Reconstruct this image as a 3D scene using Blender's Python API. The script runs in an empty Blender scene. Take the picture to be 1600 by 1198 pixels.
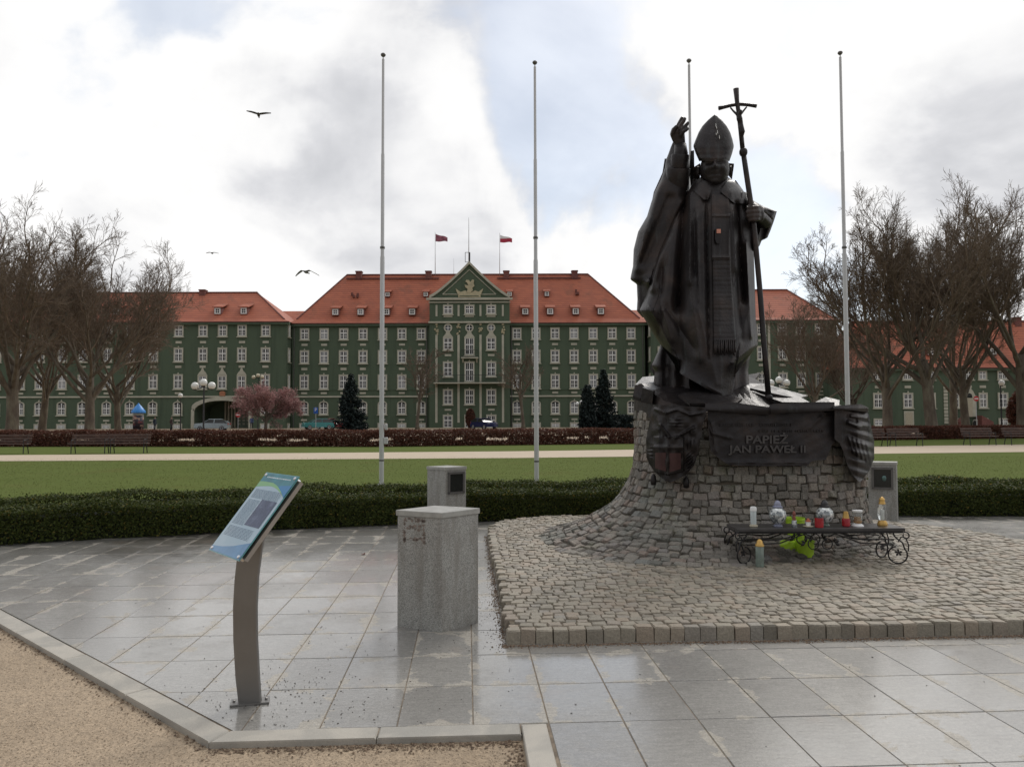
import bpy, math, random
import numpy as np
from mathutils import Vector, Matrix, Euler

# ------------------------------------------------------------------ camera, sky, sun, exposure
SC = bpy.context.scene
COL = SC.collection
F_PX, CX, CY, EYE = 1212.0, 800.0, 599.0, 1.618
PITCH, ROLL = math.radians(2.45), 0.003
cam_d = bpy.data.cameras.new('camera')
cam_d.sensor_fit = 'HORIZONTAL'; cam_d.sensor_width = 36.0; cam_d.lens = F_PX / 1600 * 36
cam_d.clip_start = 0.05; cam_d.clip_end = 3000
cam = bpy.data.objects.new('camera', cam_d); COL.objects.link(cam)
cam.location = (0, 0, EYE); cam.rotation_euler = (math.pi / 2 + PITCH, ROLL, 0)
SC.camera = cam
SUN_AZ, SUN_EL = math.radians(24), math.radians(42)      # azimuth to the right of +Y
SUN_DIR = Vector((math.sin(SUN_AZ) * math.cos(SUN_EL), math.cos(SUN_AZ) * math.cos(SUN_EL), math.sin(SUN_EL)))
sun_d = bpy.data.lights.new('sun', 'SUN'); sun_d.energy = 1.6; sun_d.angle = math.radians(20); sun_d.color = (1, 0.96, 0.9)
sun = bpy.data.objects.new('sun', sun_d); COL.objects.link(sun)
sun.rotation_euler = SUN_DIR.to_track_quat('Z', 'Y').to_euler()
SC.view_settings.view_transform = 'Standard'; SC.view_settings.look = 'None'
SC.view_settings.exposure = 0.0; SC.view_settings.gamma = 1.0
SC.view_settings.use_curve_mapping = False


class NT:
    """tiny helper for node trees"""
    def __init__(self, tree):
        self.t = tree; tree.nodes.clear()
    def n(self, typ, ins=None, **props):
        nd = self.t.nodes.new(typ)
        for k, v in props.items(): setattr(nd, k, v)
        for k, v in (ins or {}).items():
            if isinstance(v, bpy.types.NodeSocket): self.t.links.new(v, nd.inputs[k])
            else: nd.inputs[k].default_value = v
        return nd
    def m(self, op, a, b=0.0, c=0.0, clamp=False):
        return self.n('ShaderNodeMath', {0: a, 1: b, 2: c}, operation=op, use_clamp=clamp).outputs[0]
    def vm(self, op, a, b=(0, 0, 0)):
        nd = self.n('ShaderNodeVectorMath', {0: a, 1: b}, operation=op)
        return nd.outputs['Value'] if op in ('DOT_PRODUCT', 'LENGTH', 'DISTANCE') else nd.outputs[0]
    def noise(self, vec, scale, detail=4.0, rough=0.55, dist=0.0):
        return self.n('ShaderNodeTexNoise', {'Vector': vec, 'Scale': scale, 'Detail': detail, 'Roughness': rough, 'Distortion': dist}).outputs[0]
    def ramp(self, fac, stops, interp='LINEAR'):
        nd = self.n('ShaderNodeValToRGB', {0: fac}); cr = nd.color_ramp; cr.interpolation = interp
        while len(cr.elements) < len(stops): cr.elements.new(0.5)
        for e, (p, c) in zip(cr.elements, stops):
            e.position = p; e.color = (c, c, c, 1) if isinstance(c, (int, float)) else (*c, 1)
        return nd.outputs[0]
    def mix(self, fac, a, b, blend='MIX'):
        nd = self.n('ShaderNodeMix', None, data_type='RGBA', blend_type=blend)
        for i, v in ((0, fac), (6, a), (7, b)):
            if isinstance(v, bpy.types.NodeSocket): self.t.links.new(v, nd.inputs[i])
            elif i: nd.inputs[i].default_value = (*v, 1) if len(v) == 3 else v
            else: nd.inputs[0].default_value = v
        return nd.outputs[2]
    def sstep(self, x, lo, hi):
        return self.n('ShaderNodeMapRange', {0: x, 1: lo, 2: hi, 3: 0.0, 4: 1.0}, interpolation_type='SMOOTHSTEP').outputs[0]
    def sep(self, v): return self.n('ShaderNodeSeparateXYZ', {0: v}).outputs
    def comb(self, x, y, z=0.0): return self.n('ShaderNodeCombineXYZ', {0: x, 1: y, 2: z}).outputs[0]
    def pos(self): return self.n('ShaderNodeNewGeometry').outputs['Position']
    def obj(self): return self.n('ShaderNodeTexCoord').outputs['Object']
    def rnd(self):
        a = self.n('ShaderNodeAttribute', None, attribute_name='rnd').outputs['Fac']
        b = self.n('ShaderNodeObjectInfo').outputs['Random']
        return self.m('FRACT', self.m('ADD', a, b))


world = bpy.data.worlds.new('World'); SC.world = world; world.use_nodes = True
w = NT(world.node_tree)
gd = w.vm('NORMALIZE', w.n('ShaderNodeTexCoord').outputs['Generated'])
dx, dy, dz = w.sep(gd)
sky = w.n('ShaderNodeTexSky', None, sky_type='NISHITA', sun_disc=False, sun_elevation=SUN_EL, sun_rotation=SUN_AZ,
          air_density=1.0, dust_density=0.5, ozone_density=1.0).outputs[0]
den = w.m('ADD', w.m('MAXIMUM', dz, 0.0), 0.62)
q = w.comb(w.m('DIVIDE', dx, den), w.m('DIVIDE', dy, den), 0.0)
N1OFF, N2OFF = (0.91, 3.27, 0.3), (0.23, 7.87, 1.1)
q1 = w.vm('ADD', q, N1OFF)
n1 = w.noise(q1, 1.9, 9.0, 0.52, 0.25)
n2 = w.noise(w.vm('ADD', q, N2OFF), 2.0, 9.0, 0.50, 0.4)
n3 = w.noise(w.vm('ADD', q, (1.3, 9.4, 4.0)), 8.0, 6.0, 0.55, 0.2)
sd = w.m('MAXIMUM', w.vm('DOT_PRODUCT', gd, tuple(SUN_DIR)), 0.0)
glow = w.m('POWER', sd, 5.0)
cov = w.sstep(w.m('ADD', n1, w.m('MULTIPLY', glow, 0.05)), 0.405, 0.462)
cov = w.m('ADD', 0.62, w.m('MULTIPLY', cov, 0.38))                # thin high veil between the clouds
rim = w.m('MULTIPLY', w.sstep(n1, 0.40, 0.45), w.m('SUBTRACT', 1.0, w.sstep(n1, 0.46, 0.55)))        # sunlit thin edges of the clouds
lum = w.m('ADD', w.m('ADD', w.m('ADD', n2, w.m('MULTIPLY', rim, 0.10)), w.m('MULTIPLY', w.m('SUBTRACT', n3, 0.5), 0.20)), w.m('MULTIPLY', glow, 0.17))
ccol = w.ramp(w.sstep(lum, 0.345, 0.63), [(0.0, (0.57, 0.58, 0.61)), (0.40, (0.74, 0.745, 0.77)), (0.70, (0.89, 0.89, 0.90)), (1.0, (1.02, 1.015, 1.01))])
away = w.m('ADD', 0.44, w.m('MULTIPLY', w.sstep(w.vm('DOT_PRODUCT', gd, tuple(SUN_DIR)), -0.8, 0.5), 0.56))   # cloud deck is thicker away from the sun
ccol = w.mix(1.0, ccol, w.comb(away, away, away), 'MULTIPLY')
ccol10 = w.vm('SCALE', ccol); ccol10.node.inputs['Scale'].default_value = 10.0
skyb = w.vm('ADD', w.vm('MULTIPLY', sky, (1.1, 1.1, 1.1)), (1.6, 1.9, 2.2))
wc = w.mix(cov, skyb, ccol10)
bg = w.n('ShaderNodeBackground', {'Color': wc, 'Strength': 0.1})
w.n('ShaderNodeOutputWorld', {0: bg.outputs[0]})

# ------------------------------------------------------------------ pixel rays and general helpers
_R = Euler((math.pi / 2 + PITCH, ROLL, 0)).to_matrix()
_right, _up, _fwd = np.array(_R.col[0]), np.array(_R.col[1]), -np.array(_R.col[2])
def ray(u, v): return _fwd * F_PX + _right * (u - CX) - _up * (v - CY)
def P(u, v, Y):
    d = ray(u, v); s = Y / d[1]
    return np.array((d[0] * s, Y, EYE + d[2] * s))
def G(u, v, z=0.0):
    d = ray(u, v); s = (z - EYE) / d[2]
    return np.array((d[0] * s, d[1] * s, z))
TH = 0.058                                                # the paving grid is turned a little against the view
CT, ST = math.cos(TH), math.sin(TH)
def ab(a, b, z=0.0): return np.array((a * CT - b * ST, a * ST + b * CT, z))
def to_ab(x, y): return x * CT + y * ST, -x * ST + y * CT
RNG = np.random.default_rng(11)
random.seed(5)


def raw_mesh(name, V, Fs, smooth=False, mats=(), midx=None, rnd=None):
    me = bpy.data.meshes.new(name)
    V = np.asarray(V, dtype=np.float32)
    if isinstance(Fs, np.ndarray):
        n, k = Fs.shape
        me.vertices.add(len(V)); me.vertices.foreach_set('co', V.ravel())
        me.loops.add(n * k); me.loops.foreach_set('vertex_index', Fs.astype(np.int32).ravel())
        me.polygons.add(n); me.polygons.foreach_set('loop_start', np.arange(0, n * k, k, dtype=np.int32))
        me.polygons.foreach_set('loop_total', np.full(n, k, dtype=np.int32))
        me.update(calc_edges=True)
    else:
        me.from_pydata(V.tolist(), [], Fs); me.update()
    for m in mats: me.materials.append(m)
    np_ = len(me.polygons)
    me.polygons.foreach_set('use_smooth', np.full(np_, bool(smooth)))
    if midx is not None: me.polygons.foreach_set('material_index', np.asarray(midx, dtype=np.int32))
    if rnd is not None:
        at = me.attributes.new('rnd', 'FLOAT', 'FACE'); at.data.foreach_set('value', np.asarray(rnd, dtype=np.float32))
    return me


def link(name, data, parent=None, loc=None):
    o = bpy.data.objects.new(name, data); COL.objects.link(o)
    if parent is not None: o.parent = parent
    if loc is not None: o.location = loc
    return o
def tag(o, label=None, cat=None, group=None, kind=None):
    if label: o['label'] = label
    if cat: o['category'] = cat
    if group: o['group'] = group
    if kind: o['kind'] = kind
    return o
def empty(name, loc, label=None, cat=None, group=None, kind=None):
    o = link(name, None, None, tuple(float(c) for c in loc)); o.empty_display_size = 0.1
    return tag(o, label, cat, group, kind)
def copy_tree(o, parent=None):
    c = o.copy(); COL.objects.link(c)
    if parent is not None: c.parent = parent
    for ch in list(o.children): copy_tree(ch, c)
    return c
def org(parent):
    p = np.zeros(3)
    while parent is not None:
        p = p + np.array(parent.location); parent = parent.parent
    return p


class MB:
    """mesh builder: collects shapes, links them as one mesh object"""
    def __init__(self): self.v, self.f, self.mi, self.cur = [], [], [], 0
    def add(self, V, Fs):
        o = len(self.v); self.v += [tuple(map(float, p)) for p in V]
        self.f += [tuple(i + o for i in f) for f in Fs]; self.mi += [self.cur] * len(Fs); return self
    def mat(self, i): self.cur = i; return self
    def hexa(self, b, t):                                   # two quads, bottom ring and top ring (counter-clockwise from above)
        return self.add(list(b) + list(t), [(3, 2, 1, 0), (4, 5, 6, 7), (0, 1, 5, 4), (1, 2, 6, 5), (2, 3, 7, 6), (3, 0, 4, 7)])
    def box(self, c, s, rz=0.0, M=None):
        x, y, z = s[0] / 2, s[1] / 2, s[2] / 2
        p = np.array([(-x, -y, -z), (x, -y, -z), (x, y, -z), (-x, y, -z), (-x, -y, z), (x, -y, z), (x, y, z), (-x, y, z)])
        if rz: c_, s_ = math.cos(rz), math.sin(rz); p = p @ np.array([(c_, s_, 0), (-s_, c_, 0), (0, 0, 1)])
        if M is not None: p = p @ np.array(M).T
        p = p + np.array(c); return self.hexa(p[:4], p[4:])
    def span(self, a, b):                                   # box from min corner to max corner
        a, b = np.minimum(a, b), np.maximum(a, b); return self.box((a + b) / 2, b - a)
    def bevbox(self, c, s, bev=0.01, rz=0.0):
        x, y, z = s[0] / 2, s[1] / 2, s[2] / 2; rings = []
        for zz, i in ((-z, bev), (-z + bev, 0), (z - bev, 0), (z, bev)):
            rings.append([(sx * (x - k1), sy * (y - k2), zz) for sx, sy, k1, k2 in
                          ((-1, -1, i + bev, i), (1, -1, i + bev, i), (1, -1, i, i + bev), (1, 1, i, i + bev), (1, 1, i + bev, i), (-1, 1, i + bev, i), (-1, 1, i, i + bev), (-1, -1, i, i + bev))])
        c_, s_ = math.cos(rz), math.sin(rz)
        rings = [[(p[0] * c_ - p[1] * s_ + c[0], p[0] * s_ + p[1] * c_ + c[1], p[2] + c[2]) for p in r] for r in rings]
        return self.loft(rings)
    def loft(self, rings, cap=True, closed=True):
        n = len(rings[0]); V = [p for r in rings for p in r]; Fs = []
        for j in range(len(rings) - 1):
            for i in range(n if closed else n - 1):
                k = (i + 1) % n; Fs.append((j * n + i, j * n + k, (j + 1) * n + k, (j + 1) * n + i))
        if cap and closed: Fs += [tuple(range(n - 1, -1, -1)), tuple(range((len(rings) - 1) * n, len(rings) * n))]
        return self.add(V, Fs)
    def tube(self, pts, rad, n=8, cap=True, flat=1.0):
        pts = [np.array(p, float) for p in pts]
        if not hasattr(rad, '__len__'): rad = [rad] * len(pts)
        rings = []; ref = None
        for i, p in enumerate(pts):
            d = pts[min(i + 1, len(pts) - 1)] - pts[max(i - 1, 0)]; d = d / (np.linalg.norm(d) + 1e-9)
            if ref is None: ref = np.array((1, 0, 0)) if abs(d[0]) < 0.8 else np.array((0, 1, 0))
            x = ref - d * (ref @ d); x = x / np.linalg.norm(x); y = np.cross(d, x); ref = x
            rings.append([p + rad[i] * (x * math.cos(a) + y * math.sin(a) * flat) for a in np.linspace(0, 2 * math.pi, n, endpoint=False)])
        return self.loft(rings, cap)
    def lathe(self, prof, c=(0, 0, 0), n=20):
        return self.loft([[(c[0] + r * math.cos(a), c[1] + r * math.sin(a), c[2] + z) for a in np.linspace(0, 2 * math.pi, n, endpoint=False)] for r, z in prof])
    def prism(self, poly, vec):                             # planar polygon (3-D points) pushed along vec
        n = len(poly); b = [np.array(p, float) for p in poly]; t = [p + np.array(vec, float) for p in b]
        return self.add(b + t, [tuple(range(n - 1, -1, -1)), tuple(range(n, 2 * n))] + [(i, (i + 1) % n, n + (i + 1) % n, n + i) for i in range(n)])
    def ball(self, c, r, n=12, m=8):
        r = np.array(r if hasattr(r, '__len__') else (r, r, r), float)
        return self.loft([[np.array(c) + r * np.array((math.sin(t) * math.cos(a), math.sin(t) * math.sin(a), -math.cos(t)))
                           for a in np.linspace(0, 2 * math.pi, n, endpoint=False)] for t in np.linspace(0.12, math.pi - 0.12, m)])
    def build(self, name, mats, parent=None, smooth=False, recalc=False):
        if not isinstance(mats, (list, tuple)): mats = [mats]
        V = np.array(self.v) - org(parent)
        me = raw_mesh(name, V, self.f, smooth, mats, self.mi if len(mats) > 1 else None)
        if recalc or True:
            import bmesh
            bm = bmesh.new(); bm.from_mesh(me); bmesh.ops.recalc_face_normals(bm, faces=bm.faces); bm.to_mesh(me); bm.free()
        return link(name, me, parent)
def smooth_by_angle(o, deg=40):
    me = o.data
    me.polygons.foreach_set('use_smooth', np.ones(len(me.polygons), dtype=bool))
    try: me.set_sharp_from_angle(angle=math.radians(deg))
    except Exception: pass
    return o


# ------------------------------------------------------------------ materials
def material(name, fn):
    m = bpy.data.materials.new(name); m.use_nodes = True; t = NT(m.node_tree)
    out = t.n('ShaderNodeOutputMaterial'); b = t.n('ShaderNodeBsdfPrincipled')
    t.t.links.new(b.outputs[0], out.inputs[0]); t.out = out
    def setv(k, v):
        s = b.inputs[k]
        if isinstance(v, bpy.types.NodeSocket): t.t.links.new(v, s)
        elif hasattr(v, '__len__') and len(v) == 3 and s.type == 'RGBA': s.default_value = (*v, 1)
        else: s.default_value = v
    def bump(h, strength=0.5, dist=0.01):
        setv('Normal', t.n('ShaderNodeBump', {'Height': h, 'Strength': strength, 'Distance': dist}).outputs[0])
    fn(t, setv, bump); return m
def plain(name, col, rough=0.6, metal=0.0, var=0.12, scale=6.0, bumpd=0.0, spec=0.5):
    def fn(t, s, bump):
        nz = t.noise(t.obj(), scale, 6.0, 0.6)
        c = t.mix(t.sstep(nz, 0.3, 0.7), tuple(x * (1 - var) for x in col), tuple(min(1, x * (1 + var)) for x in col))
        s('Base Color', c); s('Roughness', t.m('ADD', rough - 0.08, t.m('MULTIPLY', nz, 0.16))); s('Metallic', metal); s('Specular IOR Level', spec)
        if bumpd: bump(t.noise(t.obj(), scale * 6, 4.0), 0.6, bumpd)
    return material(name, fn)

def G0(u, v):
    return G(u, v)
def f_slab(t, s, bump):
    p = t.pos(); x, y, z = t.sep(p)
    a = t.m('ADD', t.m('MULTIPLY', x, CT), t.m('MULTIPLY', y, ST)); b = t.m('SUBTRACT', t.m('MULTIPLY', y, CT), t.m('MULTIPLY', x, ST))
    ca = t.m('DIVIDE', t.m('SUBTRACT', a, 0.032), 0.4); cb = t.m('DIVIDE', t.m('SUBTRACT', b, 4.16), 0.6)
    cell = t.n('ShaderNodeTexWhiteNoise', {'Vector': t.comb(t.m('FLOOR', ca), t.m('FLOOR', cb), 0)}).outputs['Value']
    ea = t.m('MULTIPLY', t.m('MINIMUM', t.m('FRACT', ca), t.m('SUBTRACT', 1, t.m('FRACT', ca))), 0.4)
    eb = t.m('MULTIPLY', t.m('MINIMUM', t.m('FRACT', cb), t.m('SUBTRACT', 1, t.m('FRACT', cb))), 0.6)
    edge = t.m('MINIMUM', ea, eb)
    big = t.noise(p, 0.55, 3.0, 0.6, 0.4); mid = t.noise(p, 3.2, 5.0, 0.62, 0.6); fine = t.noise(p, 90.0, 3.0, 0.7); spk = t.noise(p, 260.0, 2.0, 0.8)
    rag = t.noise(p, 11.0, 5.0, 0.7)
    dry = t.sstep(t.m('ADD', t.m('ADD', t.m('SUBTRACT', mid, t.m('MULTIPLY', edge, 2.1)), t.m('MULTIPLY', t.m('SUBTRACT', rag, 0.5), 0.30)), t.m('MULTIPLY', t.m('SUBTRACT', cell, 0.5), 0.14)), 0.475, 0.505)
    def puddle(gu, gv, r):                                       # damp patches still drying, each with its own ragged outline
        c_ = G0(gu, gv); d_ = t.vm('LENGTH', t.vm('MULTIPLY', t.vm('SUBTRACT', p, tuple(c_)), (1.0, 0.75, 0)))
        return t.m('MULTIPLY', t.m('SUBTRACT', 1.0, t.m('DIVIDE', d_, r), 0.0, True), 0.34)
    pud = t.m('MULTIPLY', puddle(300, 850, 1.6), 0.8)
    wet = t.sstep(t.m('ADD', t.m('ADD', t.m('MULTIPLY', big, 0.6), t.m('MULTIPLY', mid, 0.40)), t.m('ADD', pud, t.m('MULTIPLY', t.m('SUBTRACT', rag, 0.5), 0.16))), 0.58, 0.69)
    c = t.mix(cell, (0.168, 0.160, 0.145), (0.235, 0.225, 0.206))
    c = t.mix(t.m('MULTIPLY', dry, 0.55), c, (0.40, 0.362, 0.30))
    c = t.mix(t.m('MULTIPLY', wet, 0.62), c, (0.105, 0.092, 0.077))
    c = t.mix(0.5, c, t.ramp(spk, [(0.3, 0.18), (0.5, 0.5), (0.7, 0.82)]), 'OVERLAY')
    c = t.mix(0.45, c, t.ramp(fine, [(0.3, 0.25), (0.5, 0.5), (0.7, 0.75)]), 'OVERLAY')
    streak = t.noise(t.comb(t.m('MULTIPLY', a, 9.0), t.m('MULTIPLY', b, 46.0), 0.0), 1.0, 5.0, 0.65)
    grain = t.noise(p, 38.0, 4.0, 0.75)
    c = t.mix(0.55, c, t.ramp(streak, [(0.3, 0.34), (0.5, 0.5), (0.7, 0.66)]), 'OVERLAY')
    c = t.mix(0.5, c, t.ramp(grain, [(0.3, 0.26), (0.5, 0.5), (0.7, 0.74)]), 'OVERLAY')
    c = t.mix(t.m('MULTIPLY', t.sstep(t.noise(p, 1.7, 4.0), 0.6, 0.72), 0.25), c, (0.26, 0.19, 0.14))
    s('Base Color', c)
    r = t.m('ADD', t.m('MULTIPLY', wet, -0.16), t.m('ADD', 0.46, t.m('MULTIPLY', dry, 0.20)))
    s('Roughness', t.m('ADD', r, t.m('MULTIPLY', t.m('SUBTRACT', mid, 0.5), 0.18))); s('Specular IOR Level', 0.5)
    bump(t.m('ADD', t.m('MULTIPLY', fine, 0.7), t.m('ADD', t.m('MULTIPLY', grain, 1.0), t.m('MULTIPLY', streak, 0.6))), 0.5, 0.003)
    film = t.sstep(t.m('ADD', t.m('MULTIPLY', big, 0.7), t.m('MULTIPLY', rag, 0.3)), 0.36, 0.56)            # film of rain water, thicker in places
    s('Coat Weight', t.m('MULTIPLY', t.m('ADD', 0.5, t.m('MULTIPLY', film, 0.5)), t.m('SUBTRACT', 1.0, t.m('MULTIPLY', dry, 0.6)))); s('Coat Roughness', t.m('SUBTRACT', 0.22, t.m('MULTIPLY', film, 0.13))); s('Coat IOR', 1.5)
    s('Coat Normal', t.n('ShaderNodeBump', {'Height': t.m('ADD', grain, streak), 'Strength': 0.12, 'Distance': 0.003}).outputs[0])
M_SLAB = material('granite_slab', f_slab)

def f_kerb(t, s, bump):
    p = t.pos(); mid = t.noise(p, 3.0, 5.0, 0.6, 0.5); spk = t.noise(p, 240.0, 2.0, 0.8)
    c = t.mix(t.sstep(mid, 0.4, 0.62), (0.40, 0.37, 0.32), (0.29, 0.275, 0.245))
    c = t.mix(t.m('MULTIPLY', t.rnd(), 0.35), c, (0.40, 0.37, 0.32))
    s('Base Color', t.mix(0.5, c, t.ramp(spk, [(0.3, 0.3), (0.7, 0.7)]), 'OVERLAY')); s('Roughness', 0.62); bump(spk, 0.3, 0.003)
M_KERB = material('kerb_granite', f_kerb)

def f_granite(t, s, bump):
    p = t.obj(); vz = t.sep(p)[2]
    sp = t.n('ShaderNodeTexVoronoi', {'Vector': p, 'Scale': 230.0}).outputs['Color']
    g = t.sep(sp)[0]; st = t.noise(t.vm('MULTIPLY', p, (7, 7, 1.6)), 1.6, 5.0, 0.6)
    c = t.ramp(g, [(0.0, (0.13, 0.13, 0.122)), (0.25, (0.25, 0.248, 0.232)), (0.6, (0.33, 0.325, 0.302)), (1.0, (0.45, 0.44, 0.41))])
    c = t.mix(t.m('MULTIPLY', t.sstep(st, 0.42, 0.7), 0.5), c, (0.17, 0.15, 0.125))
    s('Base Color', c); s('Roughness', t.m('ADD', 0.42, t.m('MULTIPLY', st, 0.25))); bump(g, 0.15, 0.002)
M_GRAN = material('speckled_granite', f_granite)
M_RUST = plain('rust_stain', (0.205, 0.165, 0.14), 0.8, 0, 0.3, 30)

def f_cobble(t, s, bump):
    p = t.pos(); r = t.rnd(); big = t.noise(p, 0.9, 4.0, 0.6); f = t.noise(p, 60.0, 5.0, 0.7); g = t.noise(p, 14.0, 4.0, 0.6)
    c = t.ramp(r, [(0.0, (0.175, 0.155, 0.122)), (0.3, (0.255, 0.226, 0.178)), (0.6, (0.295, 0.26, 0.204)), (0.8, (0.285, 0.232, 0.176)), (1.0, (0.245, 0.224, 0.192))])
    c = t.mix(t.m('MULTIPLY', t.sstep(big, 0.48, 0.66), 0.40), c, (0.25, 0.205, 0.155))
    c = t.mix(t.m('MULTIPLY', t.sstep(t.noise(p, 2.1, 5.0, 0.6), 0.62, 0.74), 0.4), c, (0.12, 0.125, 0.05))
    c = t.mix(0.6, c, t.ramp(f, [(0.25, 0.26), (0.75, 0.76)]), 'OVERLAY')
    s('Base Color', c); s('Roughness', 0.68); bump(t.m('ADD', t.m('MULTIPLY', f, 0.5), g), 0.8, 0.012)
M_COB = material('cobblestone', f_cobble)
def f_wallstone(t, s, bump):
    p = t.pos(); r = t.rnd(); big = t.noise(p, 1.4, 4.0, 0.6); f = t.noise(p, 55.0, 5.0, 0.7); g = t.noise(p, 18.0, 4.0, 0.6)
    c = t.ramp(r, [(0.0, (0.13, 0.118, 0.10)), (0.3, (0.215, 0.195, 0.168)), (0.6, (0.285, 0.258, 0.218)), (0.8, (0.245, 0.19, 0.155)), (1.0, (0.225, 0.218, 0.205))])
    c = t.mix(t.m('MULTIPLY', t.sstep(big, 0.5, 0.64), 0.5), c, (0.185, 0.20, 0.175))
    c = t.mix(t.m('MULTIPLY', t.sstep(t.noise(p, 3.1, 5.0, 0.6), 0.57, 0.7), 0.5), c, (0.085, 0.09, 0.035))
    c = t.mix(0.6, c, t.ramp(f, [(0.25, 0.22), (0.75, 0.78)]), 'OVERLAY')
    s('Base Color', c); s('Roughness', 0.75); bump(t.m('ADD', t.m('MULTIPLY', f, 0.6), g), 1.0, 0.035)
M_WST = material('rubble_stone', f_wallstone)
M_SEAM = plain('slab_joint_sand', (0.19, 0.15, 0.11), 0.9, 0, 0.35, 9)
M_SANDJ = plain('sandy_joint', (0.14, 0.115, 0.082), 0.95, 0, 0.35, 14, 0.004)
M_MORTAR = plain('dark_joint_earth', (0.075, 0.062, 0.045), 0.9, 0, 0.3, 12, 0.01)

def f_gravel(t, s, bump):
    p = t.pos(); v = t.n('ShaderNodeTexVoronoi', {'Vector': p, 'Scale': 85.0}); cc = t.sep(v.outputs['Color'])[0]
    big = t.noise(p, 0.7, 4.0, 0.6); fine = t.noise(p, 45.0, 5.0, 0.75); med = t.noise(p, 9.0, 4.0, 0.65)
    c = t.mix(t.sstep(big, 0.35, 0.65), (0.30, 0.228, 0.155), (0.36, 0.278, 0.193))
    c = t.mix(t.m('MULTIPLY', t.sstep(med, 0.45, 0.7), 0.35), c, (0.25, 0.195, 0.14))
    c = t.mix(0.55, c, t.ramp(cc, [(0.0, 0.34), (0.5, 0.5), (1.0, 0.68)]), 'OVERLAY')
    c = t.mix(0.35, c, t.ramp(fine, [(0.3, 0.3), (0.7, 0.7)]), 'OVERLAY')
    s('Base Color', c); s('Roughness', 0.9); bump(t.m('ADD', v.outputs['Distance'], fine), 0.6, 0.006)
M_GRAVEL = material('beige_gravel', f_gravel)
def f_path(t, s, bump):
    p = t.pos(); n = t.noise(p, 1.5, 5.0, 0.6); f = t.noise(p, 30.0, 4.0, 0.7)
    s('Base Color', t.mix(n, (0.40, 0.32, 0.235), (0.52, 0.43, 0.325))); s('Roughness', 0.9); bump(f, 0.4, 0.01)
M_PATH = material('sandy_path', f_path)
M_ASPH = plain('asphalt', (0.06, 0.06, 0.062), 0.75, 0, 0.25, 3, 0.004)
def f_lawn(t, s, bump):
    p = t.pos(); n = t.noise(t.vm('MULTIPLY', p, (0.35, 1, 1)), 0.8, 5.0, 0.6); f = t.noise(t.vm('MULTIPLY', p, (1, 0.4, 1)), 22.0, 5.0, 0.75)
    c = t.mix(n, (0.084, 0.108, 0.030), (0.114, 0.140, 0.042))
    c = t.mix(t.m('MULTIPLY', t.sstep(t.noise(p, 0.35, 4.0, 0.6), 0.55, 0.7), 0.4), c, (0.105, 0.098, 0.034))
    c = t.mix(0.55, c, t.ramp(f, [(0.25, 0.32), (0.75, 0.68)]), 'OVERLAY')
    s('Base Color', c); s('Roughness', 1.0); s('Specular IOR Level', 0.03); bump(f, 0.6, 0.03)
M_LAWN = material('lawn', f_lawn)
def leafmat(name, c0, c1, c2, tr=0.25):
    def fn(t, s, bump):
        r = t.n('ShaderNodeAttribute', None, attribute_name='rnd').outputs['Fac']
        c = t.ramp(r, [(0.0, c0), (0.6, c1), (0.93, c1), (1.0, c2)])
        s('Base Color', c); s('Roughness', 0.6); s('Specular IOR Level', 0.15)
        if tr:
            tl = t.n('ShaderNodeBsdfTranslucent', {'Color': c}); mx = t.n('ShaderNodeMixShader', {0: tr})
            t.t.links.new(t.out.inputs[0].links[0].from_socket, mx.inputs[1]); t.t.links.new(tl.outputs[0], mx.inputs[2]); t.t.links.new(mx.outputs[0], t.out.inputs[0])
    return material(name, fn)
M_BOX = leafmat('box_hedge_leaf', (0.018, 0.027, 0.007), (0.062, 0.078, 0.018), (0.20, 0.15, 0.035))
M_BERB = leafmat('red_hedge_leaf', (0.072, 0.030, 0.021), (0.135, 0.056, 0.038), (0.15, 0.08, 0.05))
M_GRASS = leafmat('grass_blade', (0.088, 0.104, 0.030), (0.118, 0.132, 0.042), (0.16, 0.15, 0.06))
M_CONI = leafmat('spruce_needle', (0.010, 0.017, 0.016), (0.024, 0.034, 0.032), (0.05, 0.062, 0.06), 0.05)
M_MAGN = leafmat('pink_blossom', (0.28, 0.14, 0.14), (0.44, 0.25, 0.24), (0.62, 0.45, 0.42), 0.3)
M_DEEP = plain('hedge_inner_shade', (0.012, 0.015, 0.008), 0.95, 0, 0.3, 10)  # near-black colour stands in for the shade deep among the leaves
M_TWIGR = plain('red_hedge_stem', (0.085, 0.045, 0.035), 0.9, 0, 0.3, 10)
def f_bark(t, s, bump):
    p = t.obj(); n = t.noise(t.vm('MULTIPLY', p, (1, 1, 0.4)), 2.2, 6.0, 0.65)
    s('Base Color', t.ramp(n, [(0.3, (0.07, 0.053, 0.04)), (0.5, (0.115, 0.092, 0.068)), (0.68, (0.17, 0.155, 0.11))])); s('Roughness', 0.9); bump(n, 0.7, 0.05)
M_BARK = material('plane_bark', f_bark)
M_TWIG = plain('bare_twig', (0.15, 0.115, 0.086), 0.9, 0, 0.25, 3, 0, 0.2)
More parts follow.
